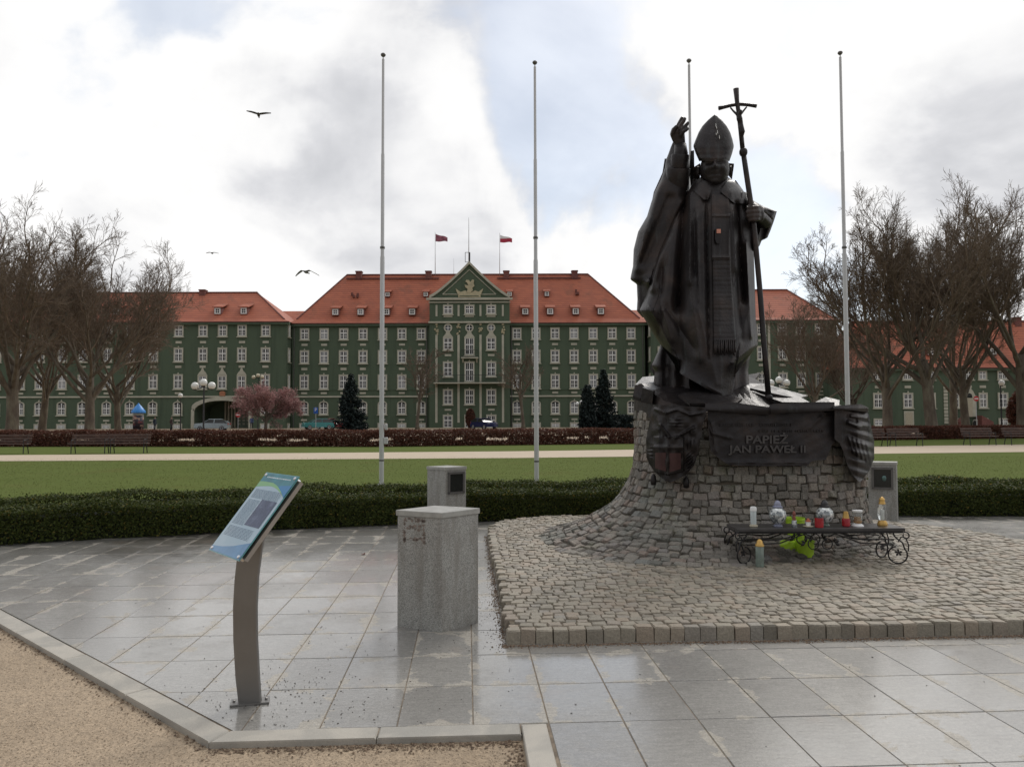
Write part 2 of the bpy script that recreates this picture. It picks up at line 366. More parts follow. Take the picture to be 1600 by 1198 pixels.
def f_bronze(t, s, bump):
    p = t.pos(); n = t.noise(p, 2.3, 6.0, 0.6, 0.4); st = t.noise(t.vm('MULTIPLY', p, (9, 9, 0.9)), 1.5, 6.0, 0.65); f = t.noise(p, 34.0, 4.0, 0.6)
    c = t.ramp(n, [(0.3, (0.014, 0.012, 0.013)), (0.52, (0.026, 0.022, 0.022)), (0.72, (0.050, 0.036, 0.031))])
    c = t.mix(t.m('MULTIPLY', t.sstep(st, 0.56, 0.72), 0.5), c, (0.062, 0.070, 0.072))
    s('Base Color', c); s('Specular IOR Level', 0.32); s('Metallic', 0.35); s('Roughness', t.m('ADD', 0.27, t.m('MULTIPLY', st, 0.26))); bump(t.m('ADD', f, t.m('MULTIPLY', n, 2)), 0.35, 0.012)
M_BRONZE = material('patinated_bronze', f_bronze)
M_BRRED = plain('reddish_bronze', (0.075, 0.036, 0.036), 0.5, 0.4, 0.2, 8)
M_COPPER = plain('bare_copper_patch', (0.45, 0.20, 0.14), 0.45, 0.7, 0.2, 12)
M_WHITE_DROP = plain('pale_dropping', (0.55, 0.55, 0.52), 0.8)
M_STEEL = plain('galvanised_pole', (0.50, 0.50, 0.505), 0.48, 0.3, 0.06, 2)
M_BRUSH = plain('brushed_steel', (0.225, 0.217, 0.208), 0.42, 0.75, 0.08, 3)
M_ALU = plain('aluminium_edge', (0.33, 0.295, 0.26), 0.4, 0.7, 0.08, 4)
M_CHROME = plain('bright_bolt', (0.75, 0.75, 0.75), 0.15, 1.0, 0.02)
M_IRON = plain('wrought_iron', (0.016, 0.014, 0.014), 0.5, 0.2, 0.25, 20)
M_TOP = plain('dark_polished_top', (0.045, 0.042, 0.042), 0.30, 0, 0.25, 8)
M_DKGLASS = plain('dark_lamp_glass', (0.012, 0.014, 0.013), 0.12)
M_FRAMEM = plain('grey_metal_frame', (0.13, 0.125, 0.12), 0.5, 0.4)
def f_green(t, s, bump):
    p = t.obj(); n = t.noise(p, 0.22, 5.0, 0.6); st = t.noise(t.vm('MULTIPLY', p, (1.2, 1.2, 0.12)), 1.0, 5.0, 0.6)
    c = t.mix(n, (0.066, 0.096, 0.060), (0.086, 0.119, 0.076))
    s('Base Color', t.mix(t.m('MULTIPLY', t.sstep(st, 0.48, 0.68), 0.4), c, (0.038, 0.055, 0.036))); s('Roughness', 0.85); bump(t.noise(p, 6.0, 4.0), 0.3, 0.02)
M_GREEN = material('green_render', f_green)
M_CREAM = plain('cream_stone_trim', (0.43, 0.415, 0.335), 0.75, 0, 0.12, 0.8)
M_GOLDT = plain('ochre_relief', (0.43, 0.38, 0.25), 0.7, 0, 0.15, 1.5)
M_WFRAME = plain('white_window_bar', (0.74, 0.74, 0.72), 0.5, 0, 0.05)
def f_pane(t, s, bump):
    r = t.n('ShaderNodeObjectInfo').outputs['Random']
    s('Base Color', t.ramp(r, [(0.0, (0.010, 0.011, 0.013)), (0.6, (0.022, 0.024, 0.028)), (0.75, (0.05, 0.055, 0.065)), (0.9, (0.15, 0.16, 0.18)), (1.0, (0.26, 0.27, 0.29))])); s('Roughness', 0.15); s('Specular IOR Level', 0.25)
M_PANE = material('window_glass', f_pane)
def f_roof(t, s, bump):
    p = t.obj(); x, y, z = t.sep(p)
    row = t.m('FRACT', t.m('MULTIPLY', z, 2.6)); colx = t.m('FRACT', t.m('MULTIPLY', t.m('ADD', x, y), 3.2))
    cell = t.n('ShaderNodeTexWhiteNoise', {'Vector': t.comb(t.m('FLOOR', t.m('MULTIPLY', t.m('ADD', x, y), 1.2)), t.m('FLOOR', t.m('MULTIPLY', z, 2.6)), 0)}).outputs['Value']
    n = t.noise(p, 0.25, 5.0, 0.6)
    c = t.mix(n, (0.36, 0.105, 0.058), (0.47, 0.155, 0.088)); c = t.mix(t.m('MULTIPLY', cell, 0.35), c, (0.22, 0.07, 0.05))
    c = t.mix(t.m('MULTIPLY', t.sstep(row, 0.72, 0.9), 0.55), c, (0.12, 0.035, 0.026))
    c = t.mix(t.m('MULTIPLY', t.sstep(t.noise(t.vm('MULTIPLY', p, (1, 1, 0.3)), 0.5, 4.0), 0.56, 0.7), 0.35), c, (0.13, 0.075, 0.05))
    s('Base Color', c); s('Roughness', 0.72); s('Specular IOR Level', 0.3)
    bump(t.m('ADD', t.m('MULTIPLY', row, -1.0), t.m('MULTIPLY', t.m('PINGPONG', colx, 0.5), 0.6)), 0.5, 0.06)
M_ROOF = material('red_clay_tile', f_roof)
M_BRICK = plain('chimney_brick', (0.16, 0.06, 0.05), 0.8, 0, 0.25, 4)
M_DARK = plain('dark_passage', (0.03, 0.032, 0.03), 0.9)
M_DOOR = plain('cream_door', (0.40, 0.36, 0.27), 0.6)
M_DARKIRON = plain('dark_metal', (0.03, 0.03, 0.032), 0.5, 0.3)
M_GLOBE = plain('opal_globe', (0.72, 0.71, 0.68), 0.25, 0, 0.02)
M_GLOBEY = plain('yellowed_globe', (0.55, 0.48, 0.34), 0.3, 0, 0.05)
M_WOODB = plain('bench_wood', (0.085, 0.05, 0.04), 0.6, 0, 0.3, 8)
M_RED = plain('signal_red', (0.42, 0.03, 0.03), 0.45)
M_WHITE = plain('white_paint', (0.78, 0.78, 0.77), 0.5, 0, 0.04)
M_BLUE = plain('sign_blue', (0.02, 0.10, 0.42), 0.4)
M_SKYB = plain('bright_blue_roof', (0.04, 0.24, 0.62), 0.45)

# ------------------------------------------------------------------ pieces (stones, slabs): the largest in view singly, the rest joined
def stone_variant(k, bev=0.12, rough=0.06, inset=None):
    inset = bev * 1.6 if inset is None else inset
    r = np.random.default_rng(100 + k)
    j = lambda a: r.uniform(-a, a)
    b = [(sx * 0.5, sy * 0.5, -0.5) for sx, sy in ((-1, -1), (1, -1), (1, 1), (-1, 1))]
    m = [(p[0] * (0.985 + j(rough) * 0.4), p[1] * (0.985 + j(rough) * 0.4), 0.5 - bev + j(rough)) for p in b]
    t = [(p[0] * (1 - inset) + j(rough), p[1] * (1 - inset) + j(rough), 0.5 + j(rough * 0.7)) for p in b]
    V = np.array(b + m + t)
    Fq = [(0, 1, 5, 4), (1, 2, 6, 5), (2, 3, 7, 6), (3, 0, 4, 7), (4, 5, 9, 8), (5, 6, 10, 9), (6, 7, 11, 10), (7, 4, 8, 11), (8, 9, 10, 11)]
    return V, np.array(Fq)
def pieces(name, mats4, variants, mat, parent, nsep, rest_name, joined_label=None):
    """mats4: list of 4x4 arrays in world space; the nsep that show largest become objects of their own"""
    o = org(parent)
    d = [np.linalg.norm(M[:3, 3] - np.array((0, 0, EYE))) for M in mats4]
    def seen(M):
        c = M[:3, 3]; f = (c - np.array((0, 0, EYE))); y = f @ _fwd
        if y <= 0.2: return False
        return abs(f @ _right / y * F_PX) < 830 and abs(f @ _up / y * F_PX) < 640
    order = sorted(range(len(mats4)), key=lambda i: d[i] + (0 if seen(mats4[i]) else 1000))
    sep = set(order[:nsep]); me = {}
    for i in order[:nsep]:
        k = i % len(variants)
        if k not in me: me[k] = raw_mesh(name, variants[k][0], variants[k][1], False, [mat])
        ob = link(name, me[k], parent)
        M = mats4[i].copy(); M[:3, 3] -= o; ob.matrix_basis = Matrix(M.tolist())
    rest = [i for i in range(len(mats4)) if i not in sep]
    if rest:
        V, Fq, R, off = [], [], [], 0
        for i in rest:
            v, f = variants[i % len(variants)]; M = mats4[i]
            V.append(v @ M[:3, :3].T + M[:3, 3] - o); Fq.append(f + off); off += len(v); R.append(np.full(len(f), random.random()))
        ob = link(rest_name, raw_mesh(rest_name, np.concatenate(V), np.concatenate(Fq), False, [mat], None, np.concatenate(R)), parent)
        ob['kind'] = 'stuff'
def M4(c, x, y, z):
    M = np.eye(4); M[:3, 0] = x; M[:3, 1] = y; M[:3, 2] = z; M[:3, 3] = c; return M
STONES = [stone_variant(k, 0.07, 0.045, 0.12) for k in range(10)]
SLABV = [stone_variant(30 + k, 0.10, 0.0) for k in range(2)]
for k in range(2):                                              # slabs: crisp edge, hardly any chamfer
    v = SLABV[k][0]; v[4:8, :2] = v[:4, :2]; v[8:, :2] = v[:4, :2] * 0.985; v[4:8, 2] = 0.42; v[8:, 2] = 0.5

def sheet(name, pts, z, mat, label=None):
    V = [(p[0], p[1], z) for p in pts]
    o = link(name, raw_mesh(name, V, [tuple(range(len(V)))], False, [mat])); tag(o, label, None, None, 'structure'); return o

# ------------------------------------------------------------------ ground
sheet('ground', [(-900, -300), (900, -300), (900, 1500), (-900, 1500)], -0.03, M_GRAVEL, 'beige gravel ground of the square')
pl_f = [(-200, 722), (0, 720.4), (450, 717.7), (800, 715.5), (1600, 706), (1850, 703), (2500, 695)]
pl_b = [(-200, 712.5), (0, 711), (450, 707.8), (800, 705), (1600, 694.3), (1850, 691), (2500, 683)]
fr = [G(*p)[:2] for p in pl_f]; bk = [G(*p)[:2] for p in pl_b]
BH = lambda a: 12.3 - 0.0195 * (a - 4.3) ** 2                   # line of the clipped hedge behind the plaza
hline = lambda off: [ab(a, BH(a) + off)[:2] for a in np.linspace(-14, 20, 30)]
red_base = [(-300, 699), (100, 697.7), (600, 698), (1000, 693), (1500, 686), (1900, 681), (2200, 677)]
rb = [G(*p)[:2] for p in red_base]
sheet('lawn', hline(0.1) + [(70, 16), (130, 70)] + [tuple(np.array(p) + (0, 1.2)) for p in rb[::-1]] + [(-60, 45), (-60, 12)], 0.0, M_LAWN, 'short green lawn between clipped hedge and red hedge')
sheet('gravel_path', fr + bk[::-1], 0.006, M_PATH, 'pale sandy path crossing the lawn')
sheet('road', [(-150, 84), (150, 84), (150, 96), (-150, 96)], -0.022, M_ASPH, 'asphalt road before the green building')

# grass blades on the near lawn
def blades(n, hmin, hmax, xr, yr):
    x = RNG.uniform(*xr, n); y = yr[0] + (yr[1] - yr[0]) * RNG.random(n) ** 1.3
    a_, b_ = x * CT + y * ST, -x * ST + y * CT
    ok = b_ > BH(a_) + 2.0
    x, y = x[ok], y[ok]; n = len(x)
    h = RNG.uniform(hmin, hmax, n); an = RNG.uniform(0, 6.28, n); w_ = 0.010; lean = RNG.uniform(-0.6, 0.6, (n, 2)) * h[:, None]
    V = np.zeros((n, 3, 3))
    V[:, 0] = np.stack([x - w_ * np.cos(an), y - w_ * np.sin(an), np.zeros(n)], 1); V[:, 1] = np.stack([x + w_ * np.cos(an), y + w_ * np.sin(an), np.zeros(n)], 1)
    V[:, 2] = np.stack([x + lean[:, 0], y + lean[:, 1], h], 1)
    o = link('grass', raw_mesh('grass', V.reshape(-1, 3), np.arange(n * 3).reshape(n, 3), False, [M_GRASS], None, RNG.random(n)))
    tag(o, 'short grass blades of the green lawn', 'grass', None, 'stuff')
blades(60000, 0.008, 0.022, (-20, 26), (12.0, 31))

# ------------------------------------------------------------------ plaza paving: granite slabs 0.4 x 0.6 m on the grid
plaza = empty('plaza_paving', (0, 0, 0), 'grey granite slab paving of the plaza', None, None, 'structure')
KA, KB = 0.28, 4.02
diag = lambda a, b: (a + 1.28) + (b - 4.03)                     # > 0 inside of the cut corner
mats = []; cut = []
for ia in range(-32, 30):
    for ib in range(-7, 15):
        a0, b0 = 0.032 + 0.4 * ia, 4.16 + 0.6 * ib
        ac, bc = a0 + 0.2, b0 + 0.3
        if bc > BH(ac) + 0.5: continue
        if 0.5 < ac < 6.4 and 5.9 < bc < 10.2: continue          # under the cobbled platform
        if bc < 4.16 and ac < 0.44: continue
        ga = 0.0022
        lo, hi = a0 + ga, a0 + 0.4 - ga
        quad = [(lo, b0 + ga), (hi, b0 + ga), (hi, b0 + 0.6 - ga), (lo, b0 + 0.6 - ga)]; dq = [diag(*p_) - 0.147 * 1.4142 for p_ in quad]
        if max(dq) <= 0: continue
        if min(dq) < 0 and bc > 4.16:                            # cut along the slanting kerb
            out = []
            for i_ in range(4):
                p_, q2, d1, d2 = quad[i_], quad[(i_ + 1) % 4], dq[i_], dq[(i_ + 1) % 4]
                if d1 >= 0: out.append(p_)
                if d1 * d2 < 0: k_ = d1 / (d1 - d2); out.append((p_[0] + (q2[0] - p_[0]) * k_, p_[1] + (q2[1] - p_[1]) * k_))
            cut.append(out); continue
        if bc < 4.16 and lo < 0.425: lo = 0.425
        c = ab((lo + hi) / 2, bc, -0.03 + random.uniform(-0.0012, 0.0012))
        tx, ty = random.gauss(0, 0.0012), random.gauss(0, 0.0012)
        X = np.array((CT, ST, tx)) * (hi - lo); Yv = np.array((-ST, CT, ty)) * (0.6 - 2 * ga); Z = np.array((0, 0, 0.06))
        mats.append(M4(c, X, Yv, Z))
for out in cut: q_ = MB(); q_.prism([ab(p_[0], p_[1], -0.05) for p_ in out], (0, 0, 0.05)); q_.build('paving_slab', M_SLAB, plaza)
pieces('paving_slab', mats, SLABV, M_SLAB, plaza, 260, 'far_paving_slabs')
jb = MB()
jb.add([ab(a, b, -0.0045) for a, b in [(-1.15, 4.06), (20, 4.06)] + [(a, BH(a) + 0.4) for a in np.linspace(20, -7.1, 24)]], [tuple(range(26))])
jb.add([ab(a, b, -0.0045) for a, b in [(0.4, -1), (20, -1), (20, 4.06), (0.4, 4.06)]], [(0, 1, 2, 3)])
jb.build('joint_bed', M_SEAM, plaza)

kerb = empty('kerb', (0, 0, 0), 'pale granite kerb edging the plaza', None, None, 'structure')
kv = [stone_variant(50 + k, 0.06, 0.01) for k in range(4)]
km = []
def kerb_run(p0, p1, width, L=1.0):
    p0, p1 = np.array(p0, float), np.array(p1, float); d = p1 - p0; T = np.linalg.norm(d); d /= T; n = np.array((-d[1], d[0]))
    k = max(1, round(T / L))
    for i in range(k):
        c = p0 + d * T * (i + 0.5) / k + n * width / 2
        cw = ab(c[0], c[1], -0.046 + random.uniform(-0.001, 0.001))
        D = ab(*d); Nn = ab(*n)
        km.append(M4(cw, D * (T / k - 0.006), Nn * (width - 0.006), np.array((0, 0, 0.11))))
kerb_run((0.42, -0.5), (0.42, 4.155), 0.14, 1.1)
pieces('kerb_stone', km, kv, M_KERB, kerb, 300, 'kerb_rest')
def kerb_poly(pts):
    zt = 0.004 + random.uniform(-0.0015, 0.0015); c_ = np.mean(np.array(pts), 0); k = MB(); rings_ = []
    for z_, s_ in ((-0.10, 0.0), (zt - 0.008, 0.0), (zt, 0.006)):
        rings_.append([ab(*(np.array(p_) + (c_ - p_) / np.linalg.norm(c_ - p_) * s_ * 1.4), z_) for p_ in pts])
    k.loft(rings_); k.build('kerb_stone', M_KERB, kerb)
mi = (-1.225, 4.157)                                              # inner corner of the mitre
for a_, b_ in ((-1.225, -0.46), (-0.455, 0.277)):
    kerb_poly([((-1.283 if a_ < -1 else a_), 4.02), (b_, 4.02), (b_, 4.157), (a_, 4.157)])
L0 = 0.0
for i_ in range(13):
    s0, s1 = L0 + 0.003, L0 + 1.0; L0 = s1; e_ = 0.7071
    o0, o1 = (-1.286 - s0 * e_, 4.022 + s0 * e_), (-1.286 - s1 * e_, 4.022 + s1 * e_); w_ = 0.14 * e_
    kerb_poly([o0, (mi[0] - 0.002, mi[1]) if i_ == 0 else (o0[0] + w_, o0[1] + w_), (o1[0] + w_, o1[1] + w_), o1])

# ------------------------------------------------------------------ cobbled platform
plat = empty('cobbled_platform', ab(3.5, 8.7), 'low platform paved with small cobbles around the monument', None, None, 'structure')
PA0, PA1, PB0, PB1, PZ = 0.28, 6.78, 5.57, 11.95, 0.105
def in_plat(a, b, ins=0.0):
    if not (PA0 + ins <= a <= PA1 - ins and PB0 + ins <= b <= PB1 - ins): return False
    for ca, r in ((PA0, 1.25), (PA1, 2.9)):
        cx = ca + r if ca == PA0 else ca - r; cy = PB1 - r
        if (a < cx if ca == PA0 else a > cx) and b > cy and math.hypot(a - cx, b - cy) > r - ins: return False
    return True
def plat_outline(ins):
    pts = [(PA0 + ins, PB0 + ins), (PA1 - ins, PB0 + ins)]
    r = 2.9; cx, cy = PA1 - r, PB1 - r
    pts += [(cx + (r - ins) * math.cos(t), cy + (r - ins) * math.sin(t)) for t in np.linspace(0, math.pi / 2, 14)]
    r = 1.25; cx, cy = PA0 + r, PB1 - r
    pts += [(cx + (r - ins) * math.cos(t), cy + (r - ins) * math.sin(t)) for t in np.linspace(math.pi / 2, math.pi, 8)]
    return pts
# column of the monument in plan, with the flared foot
CXY = np.array((3.03, 10.10)); HW, HD = 1.38, 1.30
def plan_r(t):                                                   # radius of the shaft in direction t (angle in plan)
    c, s_ = abs(math.cos(t)) / HW, abs(math.sin(t)) / HD
    return (c ** 2.5 + s_ ** 2.5) ** (-1 / 2.5)
def flare(t, z):
    lft = max(0.0, math.cos(t - math.radians(195))) ** 1.5; frn = max(0.0, math.cos(t + math.pi / 2)) ** 2; rgt = max(0.0, math.cos(t)) ** 2
    h = max(0.0, z - PZ)
    return lft * 1.25 * math.exp(-h / 0.33) + (frn * 0.42 + 0.12) * math.exp(-h / 0.16) + rgt * 0.14 * math.exp(-h / 0.12)
def col_pt(t, z):
    r = plan_r(t) + flare(t, z) + 0.02 * math.sin(5 * t + 3 * z); return np.array((CXY[0] + r * math.cos(t), CXY[1] + r * math.sin(t), z))
def in_col(x, y):
    dx_, dy_ = x - CXY[0], y - CXY[1]; t = math.atan2(dy_, dx_); return math.hypot(dx_, dy_) < plan_r(t) + flare(t, PZ + 0.03) - 0.05
cm = []; pitch = 0.096; rowi = 0
b = PB0 + 0.055
while b < PB1:
    bend = 0.0
    a = PA0 + 0.055 + (0.02 * math.sin(rowi * 2.1)); first = True
    while a < PA1:
        wa = pitch * random.uniform(0.82, 1.2) if rowi else pitch * random.uniform(1.0, 1.4)
        ac = a + wa / 2 - 0.055
        edge = (rowi == 0) or ac < PA0 + 0.12
        jit = 0.006 if edge else 0.013
        arc = 0.05 * math.sin((ac - PA0) * 2.0) * min(1, max(0, (ac - PA0 - 0.9) / 0.8)) * min(1, max(0, (b - PB0 - 0.3) / 0.5))
        bb = b + arc + random.uniform(-jit, jit)
        if in_plat(ac, bb, 0.03):
            pw = ab(ac, bb)
            if not in_col(pw[0], pw[1]):
                h = 0.13; top = PZ + random.uniform(-0.006, 0.006) - (0.004 if edge else 0)
                ang = TH + random.gauss(0, 0.03 if edge else 0.10)
                X = np.array((math.cos(ang), math.sin(ang), random.gauss(0, 0.03))) * (wa - 0.006)
                Yv = np.array((-math.sin(ang), math.cos(ang), random.gauss(0, 0.03))) * (pitch * random.uniform(0.88, 0.99))
                cm.append(M4(np.array((pw[0], pw[1], top - h / 2)), X, Yv, np.array((0, 0, h))))
        a += wa
    b += pitch; rowi += 1
pieces('cobble', cm, STONES, M_COB, plat, 300, 'far_cobbles')
pb = MB(); ol = plat_outline(0.035)
pb.prism([ab(a, b, 0.0) - (0, 0, 0.01) for a, b in ol], (0, 0, PZ - 0.003)); pb.build('bed', M_SANDJ, plat)

# ------------------------------------------------------------------ loose bits: grit along the platform, seed husks on the slabs, pebbles on the gravel
def bits(name, pts, smin, smax, mat, label, cat, flat=0.5):
    n = len(pts); V0 = np.array([(-1, 0, 0), (0, -0.8, 0), (1, 0, 0), (0, 0.8, 0), (0, 0, 1), (0, 0, -0.4)]) * (1, 1, flat)
    F0 = np.array([(0, 1, 4), (1, 2, 4), (2, 3, 4), (3, 0, 4), (1, 0, 5), (2, 1, 5), (3, 2, 5), (0, 3, 5)])
    sc = RNG.uniform(smin, smax, n)[:, None, None] * RNG.uniform(0.6, 1.4, (n, 1, 3)); an = RNG.uniform(0, 6.28, n)
    V = V0[None] * sc; c, s_ = np.cos(an)[:, None], np.sin(an)[:, None]
    V = np.stack([V[..., 0] * c - V[..., 1] * s_, V[..., 0] * s_ + V[..., 1] * c, V[..., 2]], -1) + np.array(pts)[:, None, :]
    Fq = F0[None] + (np.arange(n) * 6)[:, None, None]
    o = link(name, raw_mesh(name, V.reshape(-1, 3), Fq.reshape(-1, 3), False, [mat], None, np.repeat(RNG.random(n), 8)))
    tag(o, label, cat, None, 'stuff')
def rndmat(name, stops, rough=0.85):
    def fn(t, s, bump): s('Base Color', t.ramp(t.n('ShaderNodeAttribute', None, attribute_name='rnd').outputs['Fac'], stops)); s('Roughness', rough)
    return material(name, fn)
M_PEB = rndmat('pebble', [(0.0, (0.22, 0.17, 0.12)), (0.4, (0.31, 0.235, 0.16)), (0.85, (0.38, 0.295, 0.21)), (1.0, (0.48, 0.42, 0.33))])
M_HUSK = rndmat('seed_husk', [(0.0, (0.02, 0.016, 0.013)), (1.0, (0.06, 0.045, 0.035))])
M_GRIT = rndmat('edge_grit', [(0.0, (0.09, 0.06, 0.04)), (0.6, (0.17, 0.115, 0.075)), (1.0, (0.30, 0.22, 0.15))])
pts = []
while len(pts) < 26000:
    y = 2.9 + 5.5 * random.random() ** 1.6; x = random.uniform(-0.78, 0.2) * (y + 0.6)
    a, b = to_ab(x, y)
    if (b < 4.015 and a < 0.27 and diag(a, b) > -9 and (diag(a, b) < -0.02 or a > -1.3)) or (diag(a, b) < -0.02 and a < -1.27): pts.append((x, y, -0.028))
bits('gravel_pebbles', pts, 0.0016, 0.0048, M_PEB, 'loose fine pebbles on the beige gravel', 'gravel')
pts = []
while len(pts) < 560:                                            # dark husks, thicker near the information stand and the platform corner
    k = random.random()
    if k < 0.36: a, b = random.gauss(-1.15, 0.35), random.gauss(4.5, 0.35)
    elif k < 0.55: a, b = random.gauss(0.2, 0.07), random.uniform(5.4, 7.2)
    elif k < 0.75: a, b = random.uniform(-1.3, 0.3), random.uniform(4.2, 6.5)
    else: a, b = random.uniform(-3.5, 5.0), random.uniform(2.6, 9)
    if diag(a, b) < 0.25 or (b < 4.2 and a < 0.5) or in_plat(a, b, -0.02): continue
    pts.append(tuple(ab(a, b, 0.002)))
bits('seed_husks', pts, 0.003, 0.0065, M_HUSK, 'small dark seed husks scattered on the paving', 'husks', 0.5)
pts = []
while len(pts) < 5200:
    if random.random() < 0.72: a, b = random.uniform(0.25, 6.0), PB0 - 0.012 - abs(random.gauss(0, 0.030))
    else: a, b = PA0 - abs(random.gauss(0, 0.03)), random.uniform(5.5, 10.6)
    pts.append(tuple(ab(a, b, 0.002)))
bits('edge_grit', pts, 0.003, 0.009, M_GRIT, 'brown grit along the foot of the cobbled platform', 'grit', 0.6)
pts = []
for _ in range(1700):
    t_ = random.random(); p0, p1 = (((-1.28, 4.02), (0.27, 4.02)), ((-5.5, 8.25), (-1.28, 4.03)), ((0.28, 3.0), (0.28, 4.02)))[random.choice((0, 0, 1, 1, 2))]
    a = p0[0] + (p1[0] - p0[0]) * t_; b = p0[1] + (p1[1] - p0[1]) * t_; o_ = abs(random.gauss(0, 0.04)) + 0.01
    if p0[1] == p1[1]: b -= o_
    elif p0[0] == p1[0]: a -= o_
    else: a -= o_ * 0.7; b -= o_ * 0.7
    pts.append(tuple(ab(a, b, -0.026)))
bits('kerb_grit', pts, 0.003, 0.010, M_GRIT, 'dark grit gathered in front of the pale kerb', 'grit', 0.6)
lf = MB(); c = G(568, 867)
for k in range(5):
    an = k * 1.3; d = np.array((math.cos(an), math.sin(an), 0.0)) * 0.035; e = np.array((-math.sin(an), math.cos(an), 0)) * 0.014
    lf.add([c + (0, 0, .006), c + d * 0.5 + e + (0, 0, .014), c + d + (0, 0, .008 + 0.02 * random.random()), c + d * 0.5 - e + (0, 0, .01)], [(0, 1, 2, 3)])
tag(lf.build('fallen_leaf', plain('dead_leaf', (0.11, 0.035, 0.025), 0.8)), 'curled dark red leaf lying on the slabs left of the granite block', 'leaf')

# ------------------------------------------------------------------ hedges
def leaf_cloud(pos, size, nrm=None):
    n = len(pos); a = RNG.normal(size=(n, 3))
    if nrm is not None: a = a * 0.75 + nrm
    a /= np.linalg.norm(a, axis=1)[:, None]
    b_ = np.cross(a, RNG.normal(size=(n, 3))); b_ /= np.linalg.norm(b_, axis=1)[:, None]; c = np.cross(a, b_)
    s_ = RNG.uniform(0.7, 1.3, n)[:, None] * size
    V = np.stack([pos - b_ * s_, pos + c * s_ * 0.5, pos + b_ * s_, pos - c * s_ * 0.5], 1)
    return V.reshape(-1, 3), np.arange(n * 4).reshape(n, 4)
def clipped_hedge(name, label, off0, off1, h, n, a0=-9.5, a1=12.5):
    root = empty(name, ab(2, BH(2) + off0), label, 'hedge')
    k = RNG.random(n); a = RNG.uniform(a0, a1, n); wob = lambda q_: 0.035 * np.sin(a * 2.3 + q_) + 0.025 * np.sin(a * 5.1 + 2 * q_)
    top = k < 0.52; front = (k >= 0.52) & (k < 0.93)
    t = RNG.random(n); o_ = np.where(top, off0 + (off1 - off0) * t, np.where(front, off0, off1)); z = np.where(top, h, 0.015 + (h - 0.01) * t ** 0.8)
    z = z + np.where(top, wob(1.0) * 0.7 + RNG.normal(0, 0.022, n) + 0.03 * (RNG.random(n) > 0.93), 0); o_ = o_ + np.where(top, 0, wob(0.3) + np.abs(RNG.normal(0, 0.03, n)) * np.where(front, 1, -1))
    rounding = np.where(top, np.minimum(o_ - off0, off1 - o_), h - z); z = z - np.where(top, 0.06 * np.exp(-np.maximum(rounding, 0) / 0.05), 0)
    bb = BH(a) + o_; pos = np.stack([a * CT - bb * ST, a * ST + bb * CT, np.maximum(z, 0.01)], 1)
    nr = np.where(top[:, None], (0, 0, 1.0), np.where(front[:, None], (0, -1.0, 0.3), (0, 1.0, 0.3)))
    V, Fq = leaf_cloud(pos, 0.019, nr)
    o = link('foliage', raw_mesh('foliage', V - org(root), Fq, False, [M_BOX], None, RNG.random(n)), root); o['kind'] = 'stuff'
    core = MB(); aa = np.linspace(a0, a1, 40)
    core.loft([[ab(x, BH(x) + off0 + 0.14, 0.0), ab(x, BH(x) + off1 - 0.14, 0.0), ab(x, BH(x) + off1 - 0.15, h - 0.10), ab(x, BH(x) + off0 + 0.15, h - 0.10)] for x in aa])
    core.build('shade_core', M_DEEP, root)  # solid core blocks the view through; inner shade is in its colour
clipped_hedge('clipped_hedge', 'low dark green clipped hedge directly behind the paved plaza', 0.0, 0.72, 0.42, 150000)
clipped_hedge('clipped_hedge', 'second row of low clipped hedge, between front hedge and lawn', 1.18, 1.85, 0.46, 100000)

# red-leaved hedge beyond the path: leafy crown, bare stems below, low growth at the foot
def red_hedge():
    root = empty('red_hedge', (rb[2][0], rb[2][1], 0), 'long reddish brown barberry hedge in front of the green building', 'hedge')
    X = np.array([p[0] for p in rb]); Yb = np.array([p[1] for p in rb])
    n = 235000; x = RNG.uniform(X[0], X[-1], n); y0 = np.interp(x, X, Yb)
    dens = 0.5 + 0.28 * np.sin(x * 1.1) + 0.25 * np.sin(x * 2.9 + 1) + 0.18 * np.sin(x * 6.7)
    k = RNG.random(n); low = (k < 0.32); z = np.where(low, RNG.random(n) * 0.30, 0.44 + RNG.random(n) ** 0.8 * 0.48)
    fill = (k > 0.72); z = np.where(fill & (dens > 0.34), 0.28 + 0.25 * RNG.random(n), z)
    z = z + 0.02 * np.sin(x * 1.7) + 0.012 * np.sin(x * 4.3) + RNG.normal(0, 0.012, n)
    y = y0 + np.where(low, RNG.uniform(0, 0.9, n), RNG.uniform(0.05, 1.25, n))
    pos = np.stack([x, y, np.maximum(z, 0.02)], 1); V, Fq = leaf_cloud(pos, 0.058)
    o = link('foliage', raw_mesh('foliage', V - org(root), Fq, False, [M_BERB], None, RNG.random(n)), root); o['kind'] = 'stuff'
    n = 3000; x = RNG.uniform(X[0], X[-1], n); y = np.interp(x, X, Yb) + RNG.uniform(0.1, 1.1, n)
    p0 = np.stack([x, y, np.zeros(n)], 1); p1 = p0 + np.stack([RNG.normal(0, 0.12, n), RNG.normal(0, 0.1, n), RNG.uniform(0.6, 0.98, n)], 1)
    V, Fq = prisms(p0, p1, np.full(n, 0.011), np.full(n, 0.006), 3)
    o = link('stems', raw_mesh('stems', V - org(root), Fq, False, [M_TWIGR]), root); o['kind'] = 'stuff'

